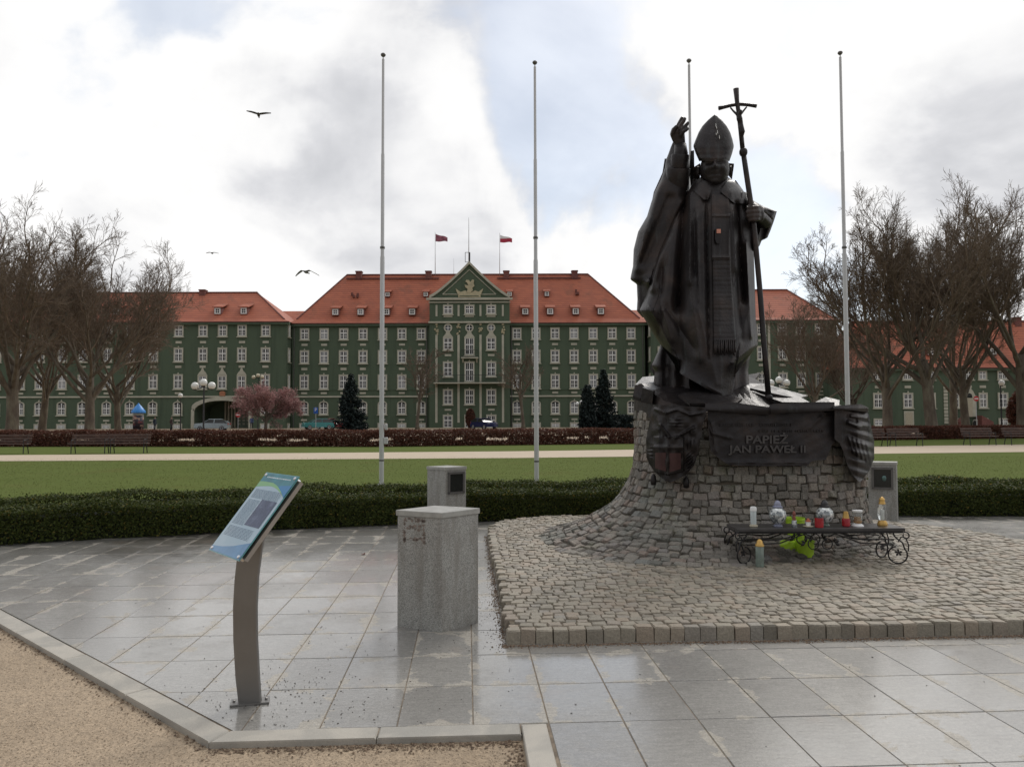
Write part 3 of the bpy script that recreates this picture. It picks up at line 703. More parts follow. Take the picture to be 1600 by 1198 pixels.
# ------------------------------------------------------------------ bare trees
def prisms(p0, p1, r0, r1, n):
    d = p1 - p0; L = np.linalg.norm(d, axis=1)[:, None] + 1e-9; d = d / L
    ref = np.where(np.abs(d[:, 2:3]) < 0.9, np.array([[0, 0, 1.0]]), np.array([[1.0, 0, 0]]))
    x = np.cross(d, ref); x /= np.linalg.norm(x, axis=1)[:, None] + 1e-9; y = np.cross(d, x)
    an = np.linspace(0, 2 * math.pi, n, endpoint=False); N_ = len(p0)
    off = x[:, None, :] * np.cos(an)[None, :, None] + y[:, None, :] * np.sin(an)[None, :, None]
    V = np.concatenate([p0[:, None, :] + off * r0[:, None, None], p1[:, None, :] + off * r1[:, None, None]], 1)
    i = np.arange(n); j = (i + 1) % n; f = np.stack([i, j, j + n, i + n], 1)
    Fq = f[None] + (np.arange(N_) * 2 * n)[:, None, None]
    return V.reshape(-1, 3), Fq.reshape(-1, 4)
def grow(rng, base, spec, trunk_h, trunk_r, lean=(0, 0)):
    """levels of branches; returns (p0, p1, r0, r1, level)"""
    S = []
    st = np.array([base], float); di = np.array([(lean[0], lean[1], 1.0)]); di /= np.linalg.norm(di); ln = np.array([trunk_h]); ra = np.array([trunk_r])
    for lv, (nseg, nch, wob, trop, lenr, ang, radr, tmin, taper) in enumerate(spec):
        N_ = len(st); pts = [st]; d = di.copy(); p = st.copy(); dirs = [d]
        for k in range(nseg):
            d = d + rng.normal(0, wob, (N_, 3)) + np.array((0, 0, trop)); d /= np.linalg.norm(d, axis=1)[:, None]
            p = p + d * (ln / nseg)[:, None]; pts.append(p); dirs.append(d)
        pts = np.stack(pts, 1); dirs = np.stack(dirs, 1); rr = ra[:, None] * (1 - (1 - taper) * np.linspace(0, 1, nseg + 1)[None, :])
        S.append((pts[:, :-1].reshape(-1, 3), pts[:, 1:].reshape(-1, 3), rr[:, :-1].ravel(), rr[:, 1:].ravel(), np.full(N_ * nseg, lv)))
        if nch == 0: break
        t = tmin + (1 - tmin) * (np.arange(nch)[None, :] + rng.random((N_, nch))) / nch; t[:, -1] = 1.0
        q_ = t * nseg; i = np.minimum(q_.astype(int), nseg - 1); fr_ = (q_ - i)[..., None]; rows = np.arange(N_)[:, None]
        cs = pts[rows, i] * (1 - fr_) + pts[rows, i + 1] * fr_; cd = dirs[rows, i + 1]
        az = rng.uniform(0, 6.283, (N_, 1)) + np.arange(nch)[None, :] * 2.4 + rng.normal(0, 0.4, (N_, nch))
        ref = np.where(np.abs(cd[..., 2:3]) < 0.92, np.array((0, 0, 1.0)), np.array((1.0, 0, 0)))
        x = np.cross(cd, ref); x /= np.linalg.norm(x, axis=-1)[..., None]; y = np.cross(cd, x)
        an = np.radians(rng.normal(ang, ang * 0.22, (N_, nch)))[..., None]
        nd = cd * np.cos(an) + (x * np.cos(az)[..., None] + y * np.sin(az)[..., None]) * np.sin(an)
        nl = ln[:, None] * lenr * (rng.uniform(0.86, 1.08, (N_, nch)) if lv == 0 else rng.uniform(0.65, 1.25, (N_, nch))) * (1.15 - 0.45 * t)
        nr = np.minimum(np.interp(0, [0], [1]) * ra[:, None] * radr * rng.uniform(0.75, 1.1, (N_, nch)), 9)
        st, di, ln, ra = cs.reshape(-1, 3), nd.reshape(-1, 3), nl.ravel(), nr.ravel()
    return [np.concatenate(c) for c in zip(*S)]
def tree_form(height, trunk_r, seed, kind='plane', lean=(0, 0)):
    """one grown tree standing at the origin: (trunk mesh, crown mesh)"""
    rng = np.random.default_rng(seed); s = height / 18.0; base = np.zeros(3)
    if kind == 'plane':                 # nseg nch wob trop lenr ang radr tmin taper
        spec = [(5, 11, 0.04, 0.05, 2.5, 46, 0.38, 0.50, 0.72), (9, 9, 0.085, 0.095, 0.36, 36, 0.42, 0.30, 0.22), (6, 6, 0.11, 0.085, 0.54, 34, 0.46, 0.28, 0.3),
                (5, 5, 0.13, 0.06, 0.60, 33, 0.46, 0.30, 0.4), (3, 5, 0.15, 0.05, 0.66, 33, 0.60, 0.28, 0.5), (2, 0, 0.16, 0.04, 0, 0, 0, 0, 0.6)]
        th = 4.7 * s
    else:
        spec = [(6, 9, 0.05, 0.03, 0.62, 46, 0.45, 0.35, 0.45), (6, 7, 0.12, 0.06, 0.45, 42, 0.5, 0.2, 0.35), (5, 7, 0.15, 0.05, 0.5, 40, 0.5, 0.2, 0.4), (4, 6, 0.18, 0.05, 0.5, 40, 0.6, 0.2, 0.5), (2, 0, 0.2, 0.04, 0, 0, 0, 0, 0.5)]
        th = height * 0.62
    p0, p1, r0, r1, lv = grow(rng, base, spec, th, trunk_r, lean)
    r0 = np.maximum(r0, 0.010); r1 = np.maximum(r1, 0.007)
    p1 = np.stack([p1[:, 0], p1[:, 1], np.maximum(p1[:, 2], 0.4)], 1)
    q0 = lv == 0; pts = list(p0[q0]) + [p1[q0][-1]]; rad = list(r0[q0]) + [r1[q0][-1]]
    pts[0] = np.array((0, 0, -0.05)); rad[0] = trunk_r * 1.45; pts.insert(1, pts[1] * 0.35); rad.insert(1, trunk_r * 1.06)
    tb = MB(); tb.tube(pts, rad, 12)
    V1, F1 = prisms(p0[lv == 1] - (p1 - p0)[lv == 1] * 0.06, p1[lv == 1], r0[lv == 1], r1[lv == 1], 7)
    tr = raw_mesh('trunk', np.concatenate([np.array(tb.v), V1]), list(tb.f) + [tuple(int(i) for i in f) for f in (F1 + len(tb.v))], True, [M_BARK])
    big = lv == 2; sm = lv > 2
    V2, F2 = prisms(p0[big], p1[big], r0[big], r1[big], 4); V3, F3 = prisms(p0[sm], p1[sm], r0[sm], r1[sm], 3)
    return tr, raw_mesh('crown', np.concatenate([V2, V3]), np.concatenate([F2, F3 + len(V2)]), False, [M_TWIG])
FORMS = [tree_form(18, 0.45, 3), tree_form(18, 0.38, 8), tree_form(18, 0.41, 10), tree_form(18, 0.35, 13)]
SMALL = [tree_form(13, 0.24, 21, 'small'), tree_form(13, 0.24, 22, 'small')]
def tree(name, label, base, form, sc, rz, lean=(0, 0), group=None):
    root = empty(name, base, label, 'tree', group); root.rotation_euler = (-lean[1], lean[0], rz); root.scale = (sc[0], sc[0], sc[1])
    link('trunk', form[0], root); link('crown', form[1], root); return root
def ground_at(u, Y): return np.array((P(u, 660, Y)[0], Y, -0.03))
red_hedge()
PT = 'bare plane tree'
for lab, u, Y, k, sc, rz, ln, gp in [
    ('thick-trunked bare tree at the far left edge of the photo', 18, 58, 0, (1.05, 1.2), 0.3, 0.0, 'l'),
    ('slim bare tree second from the left edge, before the green wing', 66, 76, 1, (1.0, 1.15), 1.9, -0.03, 'l'),
    ('tall bare tree third from the left edge', 140, 63, 2, (1.0, 1.05), 4.0, 0.02, 'l'),
    ('bare tree beside the advertising column, rightmost of the left trees', 186, 72, 3, (0.9, 0.98), 5.2, 0.03, 'l'),
    ('bare tree cut by the left edge of the photo', -70, 66, 2, (1.1, 1.3), 0.9, 0.0, 'l'),
    ('bare tree right of the rightmost flagpole, leftmost of the right trees', 1386, 58, 3, (1.1, 1.12), 2.2, -0.05, 'r'),
    ('stout bare tree in the middle of the right-hand group', 1458, 56, 0, (0.98, 1.2), 3.4, 0.0, 'r'),
    ('slender bare tree behind the stout one on the right', 1490, 70, 1, (0.95, 1.22), 0.4, -0.02, 'r'),
    ('bare tree with trunk leaning left before the portal on the right', 1511, 60, 3, (0.92, 1.1), 4.4, -0.10, 'r'),
    ('bare tree at the right edge of the photo', 1598, 57, 2, (1.05, 1.3), 2.6, 0.02, 'r'),
    ('lower bare tree hiding the right wing behind the statue staff', 1272, 84, 1, (0.9, 0.95), 3.0, 0.0, 'r'),
    ('bare tree between the statue staff and the rightmost flagpole, far back', 1335, 92, 0, (0.8, 0.85), 5.0, 0.0, 'r')]:
    tree('plane_tree', lab, ground_at(u, Y), FORMS[k], sc, rz, (ln, 0), 'bare trees left of the square' if gp == 'l' else 'bare trees right of the square')
tree('bare_tree', 'small bare dark tree before the left half of the central block', ground_at(652, 104), SMALL[0], (1, 1), 0, (0, 0), 'pair of bare trees before the central block')
tree('bare_tree', 'small bare dark tree before the right half of the central block', ground_at(818, 104), SMALL[1], (1, 1), 0, (0, 0), 'pair of bare trees before the central block')

# conifers, blossom tree, shrubs
def conifer(name, label, base, h, r, seed, tight=False):
    rng = np.random.default_rng(seed); root = empty(name, base, label, 'tree'); base = np.array(base)
    tb = MB(); tb.tube([base - (0, 0, .05), base + (0, 0, h * 0.5), base + (0, 0, h * 0.96)], [0.16, 0.1, 0.02], 8); tb.build('trunk', M_BARK, root, True)
    pos = []; nb = 230 if not tight else 320
    for i in range(nb):
        t = (i + rng.random()) / nb; z = h * (0.04 + 0.95 * t); L = r * (1 - t) ** (0.8 if not tight else 0.45) * rng.uniform(0.75, 1.12) + 0.08
        a = rng.uniform(0, 6.28); d = np.array((math.cos(a), math.sin(a), 0)); n = int(16 + 34 * (1 - t))
        s_ = rng.random(n) ** 0.7; pp_ = base + np.outer(s_ * L, d) + np.stack([np.zeros(n), np.zeros(n), z + (0.25 * s_ if tight else -0.28 * s_ + 0.22 * s_ ** 3) * L], 1)
        pos.append(pp_ + rng.normal(0, 0.11, (n, 3)) * (1, 1, 0.6))
    pos = np.concatenate(pos); pos[:, 2] = np.maximum(pos[:, 2], 0.05); V, Fq = leaf_cloud(pos, 0.16)
    link('crown', raw_mesh('crown', V - org(root), Fq, False, [M_CONI], None, np.clip(rng.random(len(pos)), 0, 1)), root)
conifer('spruce_tree', 'dark pointed spruce left of the first tall flagpole', ground_at(548, 92), 6.7, 2.1, 31)
conifer('spruce_tree', 'dark pointed spruce behind the shrub right of the second flagpole', ground_at(943, 92), 7.2, 2.1, 32)
conifer('thuja_tree', 'narrow dark columnar conifer touching the right spruce', ground_at(918, 90), 5.2, 0.9, 33, True)
def shrub(name, label, c, r, n, mat, seed, size, box=False):
    rng = np.random.default_rng(seed); root = empty(name, (c[0], c[1], 0), label, 'shrub'); d = rng.normal(size=(n, 3)); d /= np.linalg.norm(d, axis=1)[:, None]
    if box: d = np.sign(d) * np.abs(d) ** 0.45
    pos = np.array(c) + d * np.array(r) * rng.uniform(0.8, 1.05, n)[:, None]; pos[:, 2] = np.maximum(pos[:, 2], 0.03)
    V, Fq = leaf_cloud(pos, size, d * 0.6); link('foliage', raw_mesh('foliage', V - org(root), Fq, False, [mat], None, rng.random(n)), root)
    m = MB(); m.ball(c, np.array(r) * 0.85, 14, 9); m.build('shade_core', M_DEEP, root, True)  # solid filler ball, coloured as the shade inside the shrub
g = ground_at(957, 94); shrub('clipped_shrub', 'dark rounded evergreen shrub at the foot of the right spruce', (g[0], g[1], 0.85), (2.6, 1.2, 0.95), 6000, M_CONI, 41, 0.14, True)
g = ground_at(1602, 66); shrub('purple_shrub', 'dull purple brown shrub at the right edge of the photo', (g[0], g[1], 1.9), (1.3, 1.3, 1.9), 5000, M_BERB, 42, 0.12)
g = ground_at(735, 112); shrub('small_shrub', 'small reddish shrub behind the dark blue car', (g[0], g[1], 1.4), (0.7, 0.6, 1.4), 2600, M_BERB, 43, 0.10)
def blossom_tree():
    base = ground_at(415, 88); rng = np.random.default_rng(52); root = empty('magnolia_tree', base, 'pink flowering tree beside the arched gateway', 'tree')
    spec = [(4, 12, 0.08, 0.03, 1.85, 52, 0.5, 0.45, 0.7), (6, 8, 0.12, 0.03, 0.45, 42, 0.5, 0.2, 0.35), (5, 7, 0.15, 0.05, 0.5, 40, 0.5, 0.15, 0.4), (4, 6, 0.15, 0.05, 0.5, 40, 0.6, 0.1, 0.5), (3, 0, 0.2, 0.05, 0, 0, 0, 0, 0.5)]
    p0, p1, r0, r1, lv = grow(rng, base, spec, 2.35, 0.20, (0.1, 0))
    V, Fq = prisms(p0[lv <= 1], p1[lv <= 1], r0[lv <= 1], r1[lv <= 1], 6); link('trunk', raw_mesh('trunk', V - org(root), Fq, True, [M_BARK]), root)
    c = lv >= 2; V, Fq = prisms(p0[c], p1[c], np.maximum(r0[c], .008), np.maximum(r1[c], .007), 3); link('twigs', raw_mesh('twigs', V - org(root), Fq, False, [M_TWIG]), root)
    tips = p1[lv >= 3]; pos = tips[rng.integers(0, len(tips), 24000)] + rng.normal(0, 0.13, (24000, 3)); V, Fq = leaf_cloud(pos, 0.07)
    link('blossom', raw_mesh('blossom', V - org(root), Fq, False, [M_MAGN], None, rng.random(24000)), root)
blossom_tree()

# ------------------------------------------------------------------ the green building
YM, YW, YC = 120.0, 117.6, 118.6
XU = lambda u, Y: P(u, 560, Y)[0]
ZV = lambda v, Y: P(733, v, Y)[2]
_wm = {}
def win_mesh(w_, h_, style):
    """window in local coordinates, origin at lower middle on the wall, -Y outward: (surround, bars, pane, sill)"""
    key = (round(w_, 2), round(h_, 2), style)
    if key in _wm: return _wm[key]
    s = 0.17; x = w_ / 2; arch = 0.30 if 'arch' in style else 0.0
    su, ba, pa, si = MB(), MB(), MB(), MB()
    su.box((-x - s / 2, -0.06, h_ / 2), (s, 0.12, h_)); su.box((x + s / 2, -0.06, h_ / 2), (s, 0.12, h_)); su.box((0, -0.06, -s / 2), (w_ + 2 * s, 0.125, s))
    if arch:
        n = 8; top = [(x * math.cos(t), h_ + arch * math.sin(t)) for t in np.linspace(0, math.pi, n)]; out = [((x + s) * math.cos(t), h_ + (arch + s) * math.sin(t)) for t in np.linspace(0, math.pi, n)]
        for i in range(n - 1): su.prism([(top[i][0], 0, top[i][1]), (out[i][0], 0, out[i][1]), (out[i + 1][0], 0, out[i + 1][1]), (top[i + 1][0], 0, top[i + 1][1])], (0, -0.12, 0))
        pa.prism([(-x, -0.02, 0), (x, -0.02, 0)] + [(p[0], -0.02, p[1]) for p in top], (0, 0.01, 0))
    else:
        su.box((0, -0.06, h_ + s / 2), (w_ + 2 * s, 0.125, s)); pa.span(np.array((-x, -0.02, 0)), np.array((x, -0.01, h_)))
    if 'key' in style: su.prism([(-0.13, 0, h_ + s + arch), (0.13, 0, h_ + s + arch), (0.0, 0, h_ + s + arch + 0.28)], (0, -0.16, 0))
    if 'ped' in style:                                     # curved pediment with a blob on top
        prof = [(-x - s, 0.0), (x + s, 0.0), (x * 0.85, 0.42), (x * 0.45, 0.62), (x * 0.25, 0.95), (0, 1.15), (-x * 0.25, 0.95), (-x * 0.45, 0.62), (-x * 0.85, 0.42)]
        su.prism([(p[0], 0, h_ + s + p[1]) for p in prof], (0, -0.14, 0))
    if 'round' in style:                                   # round light over a waisted panel
        prof = [(-x - s, 0), (x + s, 0), (x * 0.55, 0.55), (x * 0.5, 0.95), (-x * 0.5, 0.95), (-x * 0.55, 0.55)]
        su.prism([(p[0], 0, h_ + s + p[1]) for p in prof], (0, -0.10, 0))
        cz = h_ + s + 1.42
        for i in range(14):
            t0, t1 = i * 2 * math.pi / 14, (i + 1) * 2 * math.pi / 14
            su.prism([(r * math.cos(t), 0, cz + r * math.sin(t)) for r, t in ((0.44, t0), (0.66, t0), (0.66, t1), (0.44, t1))], (0, -0.12, 0))
        rp = MB(); rp.prism([(0.44 * math.cos(t), -0.02, cz + 0.44 * math.sin(t)) for t in np.linspace(0, 6.283, 14, endpoint=False)], (0, 0.01, 0)); ba.box((0, -0.05, cz), (0.10, 0.05, 0.88)); ba.box((0, -0.05, cz), (0.88, 0.045, 0.08))
    b = 0.085
    ht = h_ + arch * 0.7
    ba.box((0, -0.045, ht / 2), (b * 1.75, 0.05, ht)); zt = h_ * 0.60; ba.box((0, -0.047, zt), (w_, 0.052, b * 1.75))
    for sx in (-1, 1):
        ba.box((sx * (x - b / 2), -0.044, h_ / 2), (b, 0.05, h_)); ba.box((sx * x / 2, -0.040, h_ / 2), (0.045, 0.035, h_))
    ba.box((0, -0.043, b / 2), (w_, 0.05, b))
    if not arch: ba.box((0, -0.043, h_ - b / 2), (w_, 0.05, b))
    ba.box((0, -0.041, zt * 0.5), (w_, 0.034, 0.045))
    si.box((0, -0.13, -s - 0.05), (w_ + 2 * s + 0.2, 0.26, 0.10))
    import bmesh
    def fin(m, nm, mt):
        me = raw_mesh(nm, m.v, m.f, False, [mt]); bm = bmesh.new(); bm.from_mesh(me); bmesh.ops.recalc_face_normals(bm, faces=bm.faces); bm.to_mesh(me); bm.free(); return me
    _wm[key] = (fin(su, 'window', M_CREAM), fin(ba, 'bars', M_WFRAME), fin(pa, 'pane', M_PANE), fin(si, 'sill', M_CREAM), fin(rp, 'round_pane', M_PANE) if 'round' in style else None); return _wm[key]
def window(root, x, y, z, w_, h_, style='', rz=0.0, sill=True):
    su, ba, pa, si, rp = win_mesh(w_, h_, style); o = org(root)
    W = link('window', su, root, (x - o[0], y - o[1], z - o[2])); W.rotation_euler = (0, 0, rz)
    link('bars', ba, W); link('pane', pa, W)
    if sill: link('sill', si, W)
    if rp: link('round_pane', rp, W)
    return W
def panel(root, x, y, z0, z1, w_, mat=None, name='apron_panel'):
    m = MB(); m.span(np.array((x - w_ / 2, y - 0.07, z0)), np.array((x + w_ / 2, y + 0.05, z1))); return m.build(name, mat or M_CREAM, root)
ROWS = [(512, 530.7, '', 536.4, 539.6), (546.5, 567.8, 'key', 574, 577.6), (584.5, 607.8, 'key', 612, 615), (628, 647.5, 'arch key', 654, 656.6), (660, 669, 'key', 0, 0)]
def bay(root, u, Y, Yref=None, rows=ROWS, vs=1.0, wpx=11.2):
    x = XU(u, Y)
    for k, (v0, v1, st, a0, a1) in enumerate(rows):
        z0, z1 = ZV(v1, YM), ZV(v0, YM); window(root, x, Y, z0 + 0.17, wpx * 0.099, z1 - z0 - 0.34 - (0.10 if k == 3 else 0), st)
        if a0: panel(root, x, Y, ZV(a1, YM), ZV(a0, YM), 0.92)
def hip_roof(root, x0, x1, y0, y1, ze, xr0, xr1, zr, over=0.5, y_r=None):
    m = MB(); ym = y_r if y_r else (y0 + y1) / 2; X0, X1, Y0, Y1 = x0 - over, x1 + over, y0 - over, y1 + over
    k = 0.14                                               # flared eave: lower pitch at the foot
    def mid(a, b): return tuple(a[i] + (b[i] - a[i]) * k for i in (0, 1)) + (ze + (zr - ze) * k * 0.62,)
    A, B, C, D = (X0, Y0, ze), (X1, Y0, ze), (X1, Y1, ze), (X0, Y1, ze); E, F_ = (xr0, ym, zr), (xr1, ym, zr)
    a, b, c, d = mid(A, E), mid(B, F_), mid(C, F_), mid(D, E)
    m.add([A, B, C, D, a, b, c, d, E, F_], [(0, 1, 5, 4), (1, 2, 6, 5), (2, 3, 7, 6), (3, 0, 4, 7), (4, 5, 9, 8), (5, 6, 9), (6, 7, 8, 9), (7, 4, 8), (3, 2, 1, 0)])
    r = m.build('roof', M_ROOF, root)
    q_ = MB(); q_.tube([(xr0, ym, zr + 0.05), (xr1, ym, zr + 0.05)], 0.16, 6)
    for s_, e_ in ((a, E), (b, F_)): q_.tube([s_, e_], 0.13, 6)
    q_.build('ridge_tiles', M_BRICK, r)
    g_ = MB(); g_.span(np.array((X0, Y0 + 0.05, ze - 0.42)), np.array((X1, Y0 + 0.6, ze - 0.02))); g_.build('eave_cornice', M_GREEN, root)
    g_ = MB(); g_.tube([(X0, Y0, ze - 0.02), (X1, Y0, ze - 0.02)], 0.09, 6); g_.build('gutter', M_BRICK, root)
    return r
def roof_y(y0, ze, ym, zr, z): return y0 + (ym - y0) * (z - ze) / (zr - ze)
def chimney(root, u, v0, v1, Y, w_=0.95):
    m = MB(); x = XU(u, Y); m.span(np.array((x - w_ / 2, Y - 0.5, ZV(v1, Y) - 1.2)), np.array((x + w_ / 2, Y + 0.5, ZV(v0, Y)))); m.span(np.array((x - w_ / 2 - 0.08, Y - 0.58, ZV(v0, Y) - 0.2)), np.array((x + w_ / 2 + 0.08, Y + 0.58, ZV(v0, Y) - 0.03))); m.build('chimney', M_BRICK, root)
_dm = []
def dormer(root, u, v, y0, ze, ym, zr, s=1.0):
    z = ZV(v, y0 + 2); y = roof_y(y0, ze, ym, zr, z) - 0.45; x = XU(u, y)
    if not _dm:
        a, b, c = MB(), MB(), MB()
        a.span(np.array((-0.55, 0, -0.5)), np.array((0.55, 2.2, 0.55)))
        b.prism([(-0.8, -0.25, 0.55), (0.8, -0.25, 0.55), (0.8, 2.4, 1.35), (-0.8, 2.4, 1.35)], (0, 0, 0.14))
        c.span(np.array((-0.46, -0.08, -0.42)), np.array((-0.28, -0.004, 0.5))); c.span(np.array((0.28, -0.08, -0.42)), np.array((0.46, -0.004, 0.5))); c.span(np.array((-0.28, -0.08, -0.42)), np.array((0.28, -0.004, -0.26))); c.span(np.array((-0.28, -0.08, 0.34)), np.array((0.28, -0.004, 0.5)))
        c.box((0, -0.03, 0.04), (0.07, 0.04, 0.62)); c.box((0, -0.028, 0.04), (0.56, 0.04, 0.07))
        d = MB(); d.span(np.array((-0.28, -0.012, -0.26)), np.array((0.28, -0.002, 0.34)))
        for m, nm, mt in ((a, 'dormer', M_BRICK), (b, 'dormer_roof', M_ROOF), (c, 'dormer_window', M_WFRAME), (d, 'pane', M_PANE)): _dm.append(raw_mesh(nm, m.v, m.f, False, [mt]))
    o = org(root); D_ = link('dormer', _dm[0], root, (x - o[0], y - o[1], z - o[2])); D_.scale = (s, s, s)
    for k, nm in ((1, 'dormer_roof'), (2, 'dormer_window'), (3, 'pane')): link(nm, _dm[k], D_)

# central block
def downpipe(root, u, Y, z):
    q_ = MB(); x = XU(u, Y); q_.tube([(x, Y - 0.12, 0), (x, Y - 0.12, z - 0.5), (x, Y - 0.4, z - 0.1)], 0.07, 6); q_.build('downpipe', M_FRAMEM, root)
mb = empty('town_hall', (XU(733, YM), YM, 0), 'central block of the green building with gabled middle bay and red hipped roof', 'building')
x0, x1 = XU(456, YM), XU(1008, YM); ZE = ZV(505, YM)
m = MB(); m.span(np.array((x0, YM, -0.1)), np.array((x1, YM + 16, ZE))); m.build('wall', M_GREEN, mb)
ZR = ZV(429.5, YM + 8)
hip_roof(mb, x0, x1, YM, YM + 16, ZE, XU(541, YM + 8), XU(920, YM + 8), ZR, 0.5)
for u in (475.8, 506.4, 536.9, 567.2, 597.8, 628, 658.3, 807.7, 837.5, 867.3, 897, 926.9, 956.7, 986.2): bay(mb, u, YM)
for u in (459.5, 666.5, 799.5, 1004.5): downpipe(mb, u, YM, ZE)
for a_, b_ in ((457, 669), (797, 1008)):
    for v0, v1, th in ((617.8, 620.2, 0.16), (607.9, 609, 0.08)):
        q_ = MB(); q_.span(np.array((XU(a_, YM), YM - th, ZV(v1, YM))), np.array((XU(b_, YM), YM + 0.1, ZV(v0, YM)))); q_.build('string_course', M_CREAM if v0 > 615 else M_GREEN, mb)
for u in (560.5, 669.5, 791.5, 898.5): chimney(mb, u, 423.5, 431, YM + 7.6)
for u in (523.5, 563, 603.5, 643.7, 821, 860, 900, 939.5): dormer(mb, u, 488, YM - 0.5, ZE, YM + 8, ZR)
for u in (605, 665, 796.5, 855): dormer(mb, u, 456, YM - 0.5, ZE, YM + 8, ZR, 0.72)
for u, v in ((550, 459), (553, 463), (559, 463), (559, 460), (901, 454), (901, 459), (904, 459)):
    z = ZV(v, YM + 4.5); q_ = MB(); q_.box((XU(u, YM + 4.5), roof_y(YM - 0.5, ZE, YM + 8, ZR, z) - 0.15, z), (0.3, 0.4, 0.4)); q_.build('roof_vent', M_BRICK, mb)
for a_, b_ in ((541, 686), (777, 908)):
    z = ZV(435, YM + 7.4); q_ = MB(); yy = roof_y(YM - 0.5, ZE, YM + 8, ZR, z); q_.span(np.array((XU(a_, yy), yy - 0.35, z - 0.08)), np.array((XU(b_, yy), yy - 0.1, z + 0.12))); q_.build('snow_guard', M_BRICK, mb)
# gabled middle bay
cx0, cx1 = XU(671, YC), XU(796.5, YC); ZG = ZV(466, YC); apex = P(733.3, 413, YC)
m = MB(); m.span(np.array((cx0, YC, -0.1)), np.array((cx1, YM + 7, ZG)))
nn = 10; gl = [(cx0 + (apex[0] - cx0) * t, ZG + (apex[2] - ZG) * (t ** 1.22)) for t in np.linspace(0, 1, nn)]; gr = [(cx1 + (apex[0] - cx1) * t, ZG + (apex[2] - ZG) * (t ** 1.22)) for t in np.linspace(0, 1, nn)]
poly = gl + gr[:-1][::-1]; m.prism([(p[0], YC, p[1]) for p in poly], (0, 8.0, 0)); m.build('middle_bay', M_GREEN, mb)
q_ = MB()
for side in (gl, gr):
    for i in range(nn - 1):
        (xa, za), (xb, zb) = side[i], side[i + 1]; q_.prism([(xa, YC - 0.35, za), (xb, YC - 0.35, zb), (xb, YC - 0.35, zb + 0.42), (xa, YC - 0.35, za + 0.42)], (0, 8.4, 0))
q_.build('gable_coping', M_CREAM, mb)
q_ = MB(); q_.prism([(cx0 - 0.3, YC - 0.3, ZG + 0.44), (cx1 + 0.3, YC - 0.3, ZG + 0.44), (apex[0], YC - 0.3, apex[2] + 0.6)], (0, 0.01, 0)) if False else None
for v0, v1, th, ex in ((465.6, 469, 0.42, 0.45), (471.5, 473.2, 0.2, 0.1), (502.2, 504.8, 0.3, 0.15)):
    q_ = MB(); q_.span(np.array((cx0 - ex, YC - th, ZV(v1, YC))), np.array((cx1 + ex, YC + 0.1, ZV(v0, YC)))); q_.build('cornice', M_CREAM, mb)
# gable trim triangle and griffin relief on a boat
q_ = MB(); tri = [P(691.5, 460, YC), P(775, 460, YC), P(733.3, 421.5, YC)]
for i in range(3):
    a_, b_ = tri[i] - (0, .06, 0), tri[(i + 1) % 3] - (0, .06, 0); q_.tube([a_, b_], 0.07, 4)
q_.build('gable_moulding', M_CREAM, mb)
def relief(name, pts, Y, th, mat, parent): q_ = MB(); q_.prism([P(u, v, Y) for u, v in pts], (0, -th, 0)); return q_.build(name, mat, parent)
grf = relief('griffin_relief', [(712, 451), (720, 456.5), (727, 454), (731, 457), (737, 457), (742, 454), (748, 456), (755, 451), (753, 457), (751, 460.5), (751, 464.5), (716, 464.5), (716, 460.5), (714, 457)], YC, 0.18, M_GOLDT, mb)
relief('griffin', [(729, 457), (731, 452), (727, 449), (726, 445), (729, 446), (732, 446), (730, 442), (727, 440), (729, 437.5), (733, 438), (735, 441), (738, 437), (741, 438), (740, 443), (741.5, 447), (738, 450), (739, 454), (736, 457)], YC - 0.02, 0.22, M_GOLDT, grf)
relief('slot', [(718, 461.6), (748, 461.6), (748, 462.8), (718, 462.8)], YC - 0.17, 0.03, M_GREEN, grf)
ccols = (700, 733.5, 767.5)
for u in ccols:
    x = XU(u, YC)
    for v0, v1, st in ((476, 491.5, 'key'), (526.5, 547.5, 'round'), (564.5, 589, 'key'), (607.5, 632.5, 'key'), (647.5, 669, 'key')):
        if u == 733.5 and v0 in (526.5, 564.5): v1 += 8
        z0, z1 = ZV(v1, YC), ZV(v0, YC); window(mb, x, YC, z0 + 0.17, 1.22, z1 - z0 - 0.34, st)
    if True: panel(mb, x, YC, ZV(495.4, YC), ZV(492.6, YC), 1.35)
    if u != 733.5: panel(mb, x, YC, ZV(556.4, YC), ZV(553.2, YC), 1.0)
    panel(mb, x, YC, ZV(641.4, YC), ZV(638.6, YC), 1.0)
for u in (682, 716.5, 750.8, 785.8):
    panel(mb, XU(u, YC), YC, ZV(660, YC), ZV(523, YC), 0.34, M_CREAM, 'pilaster'); panel(mb, XU(u, YC), YC, ZV(494, YC), ZV(476.5, YC), 0.3, M_CREAM, 'lesene')
    q_ = MB(); c = P(u, 512, YC)
    for k in range(7): q_.ball(c + np.array((random.uniform(-.25, .25), -0.06, random.uniform(-.55, .55) - 0.1 * k)), (0.16, 0.12, 0.16), 6, 4)
    q_.ball(c + (0, -.05, 0.5), (0.22, 0.12, 0.16), 6, 4); q_.build('ornament', M_GOLDT, mb)
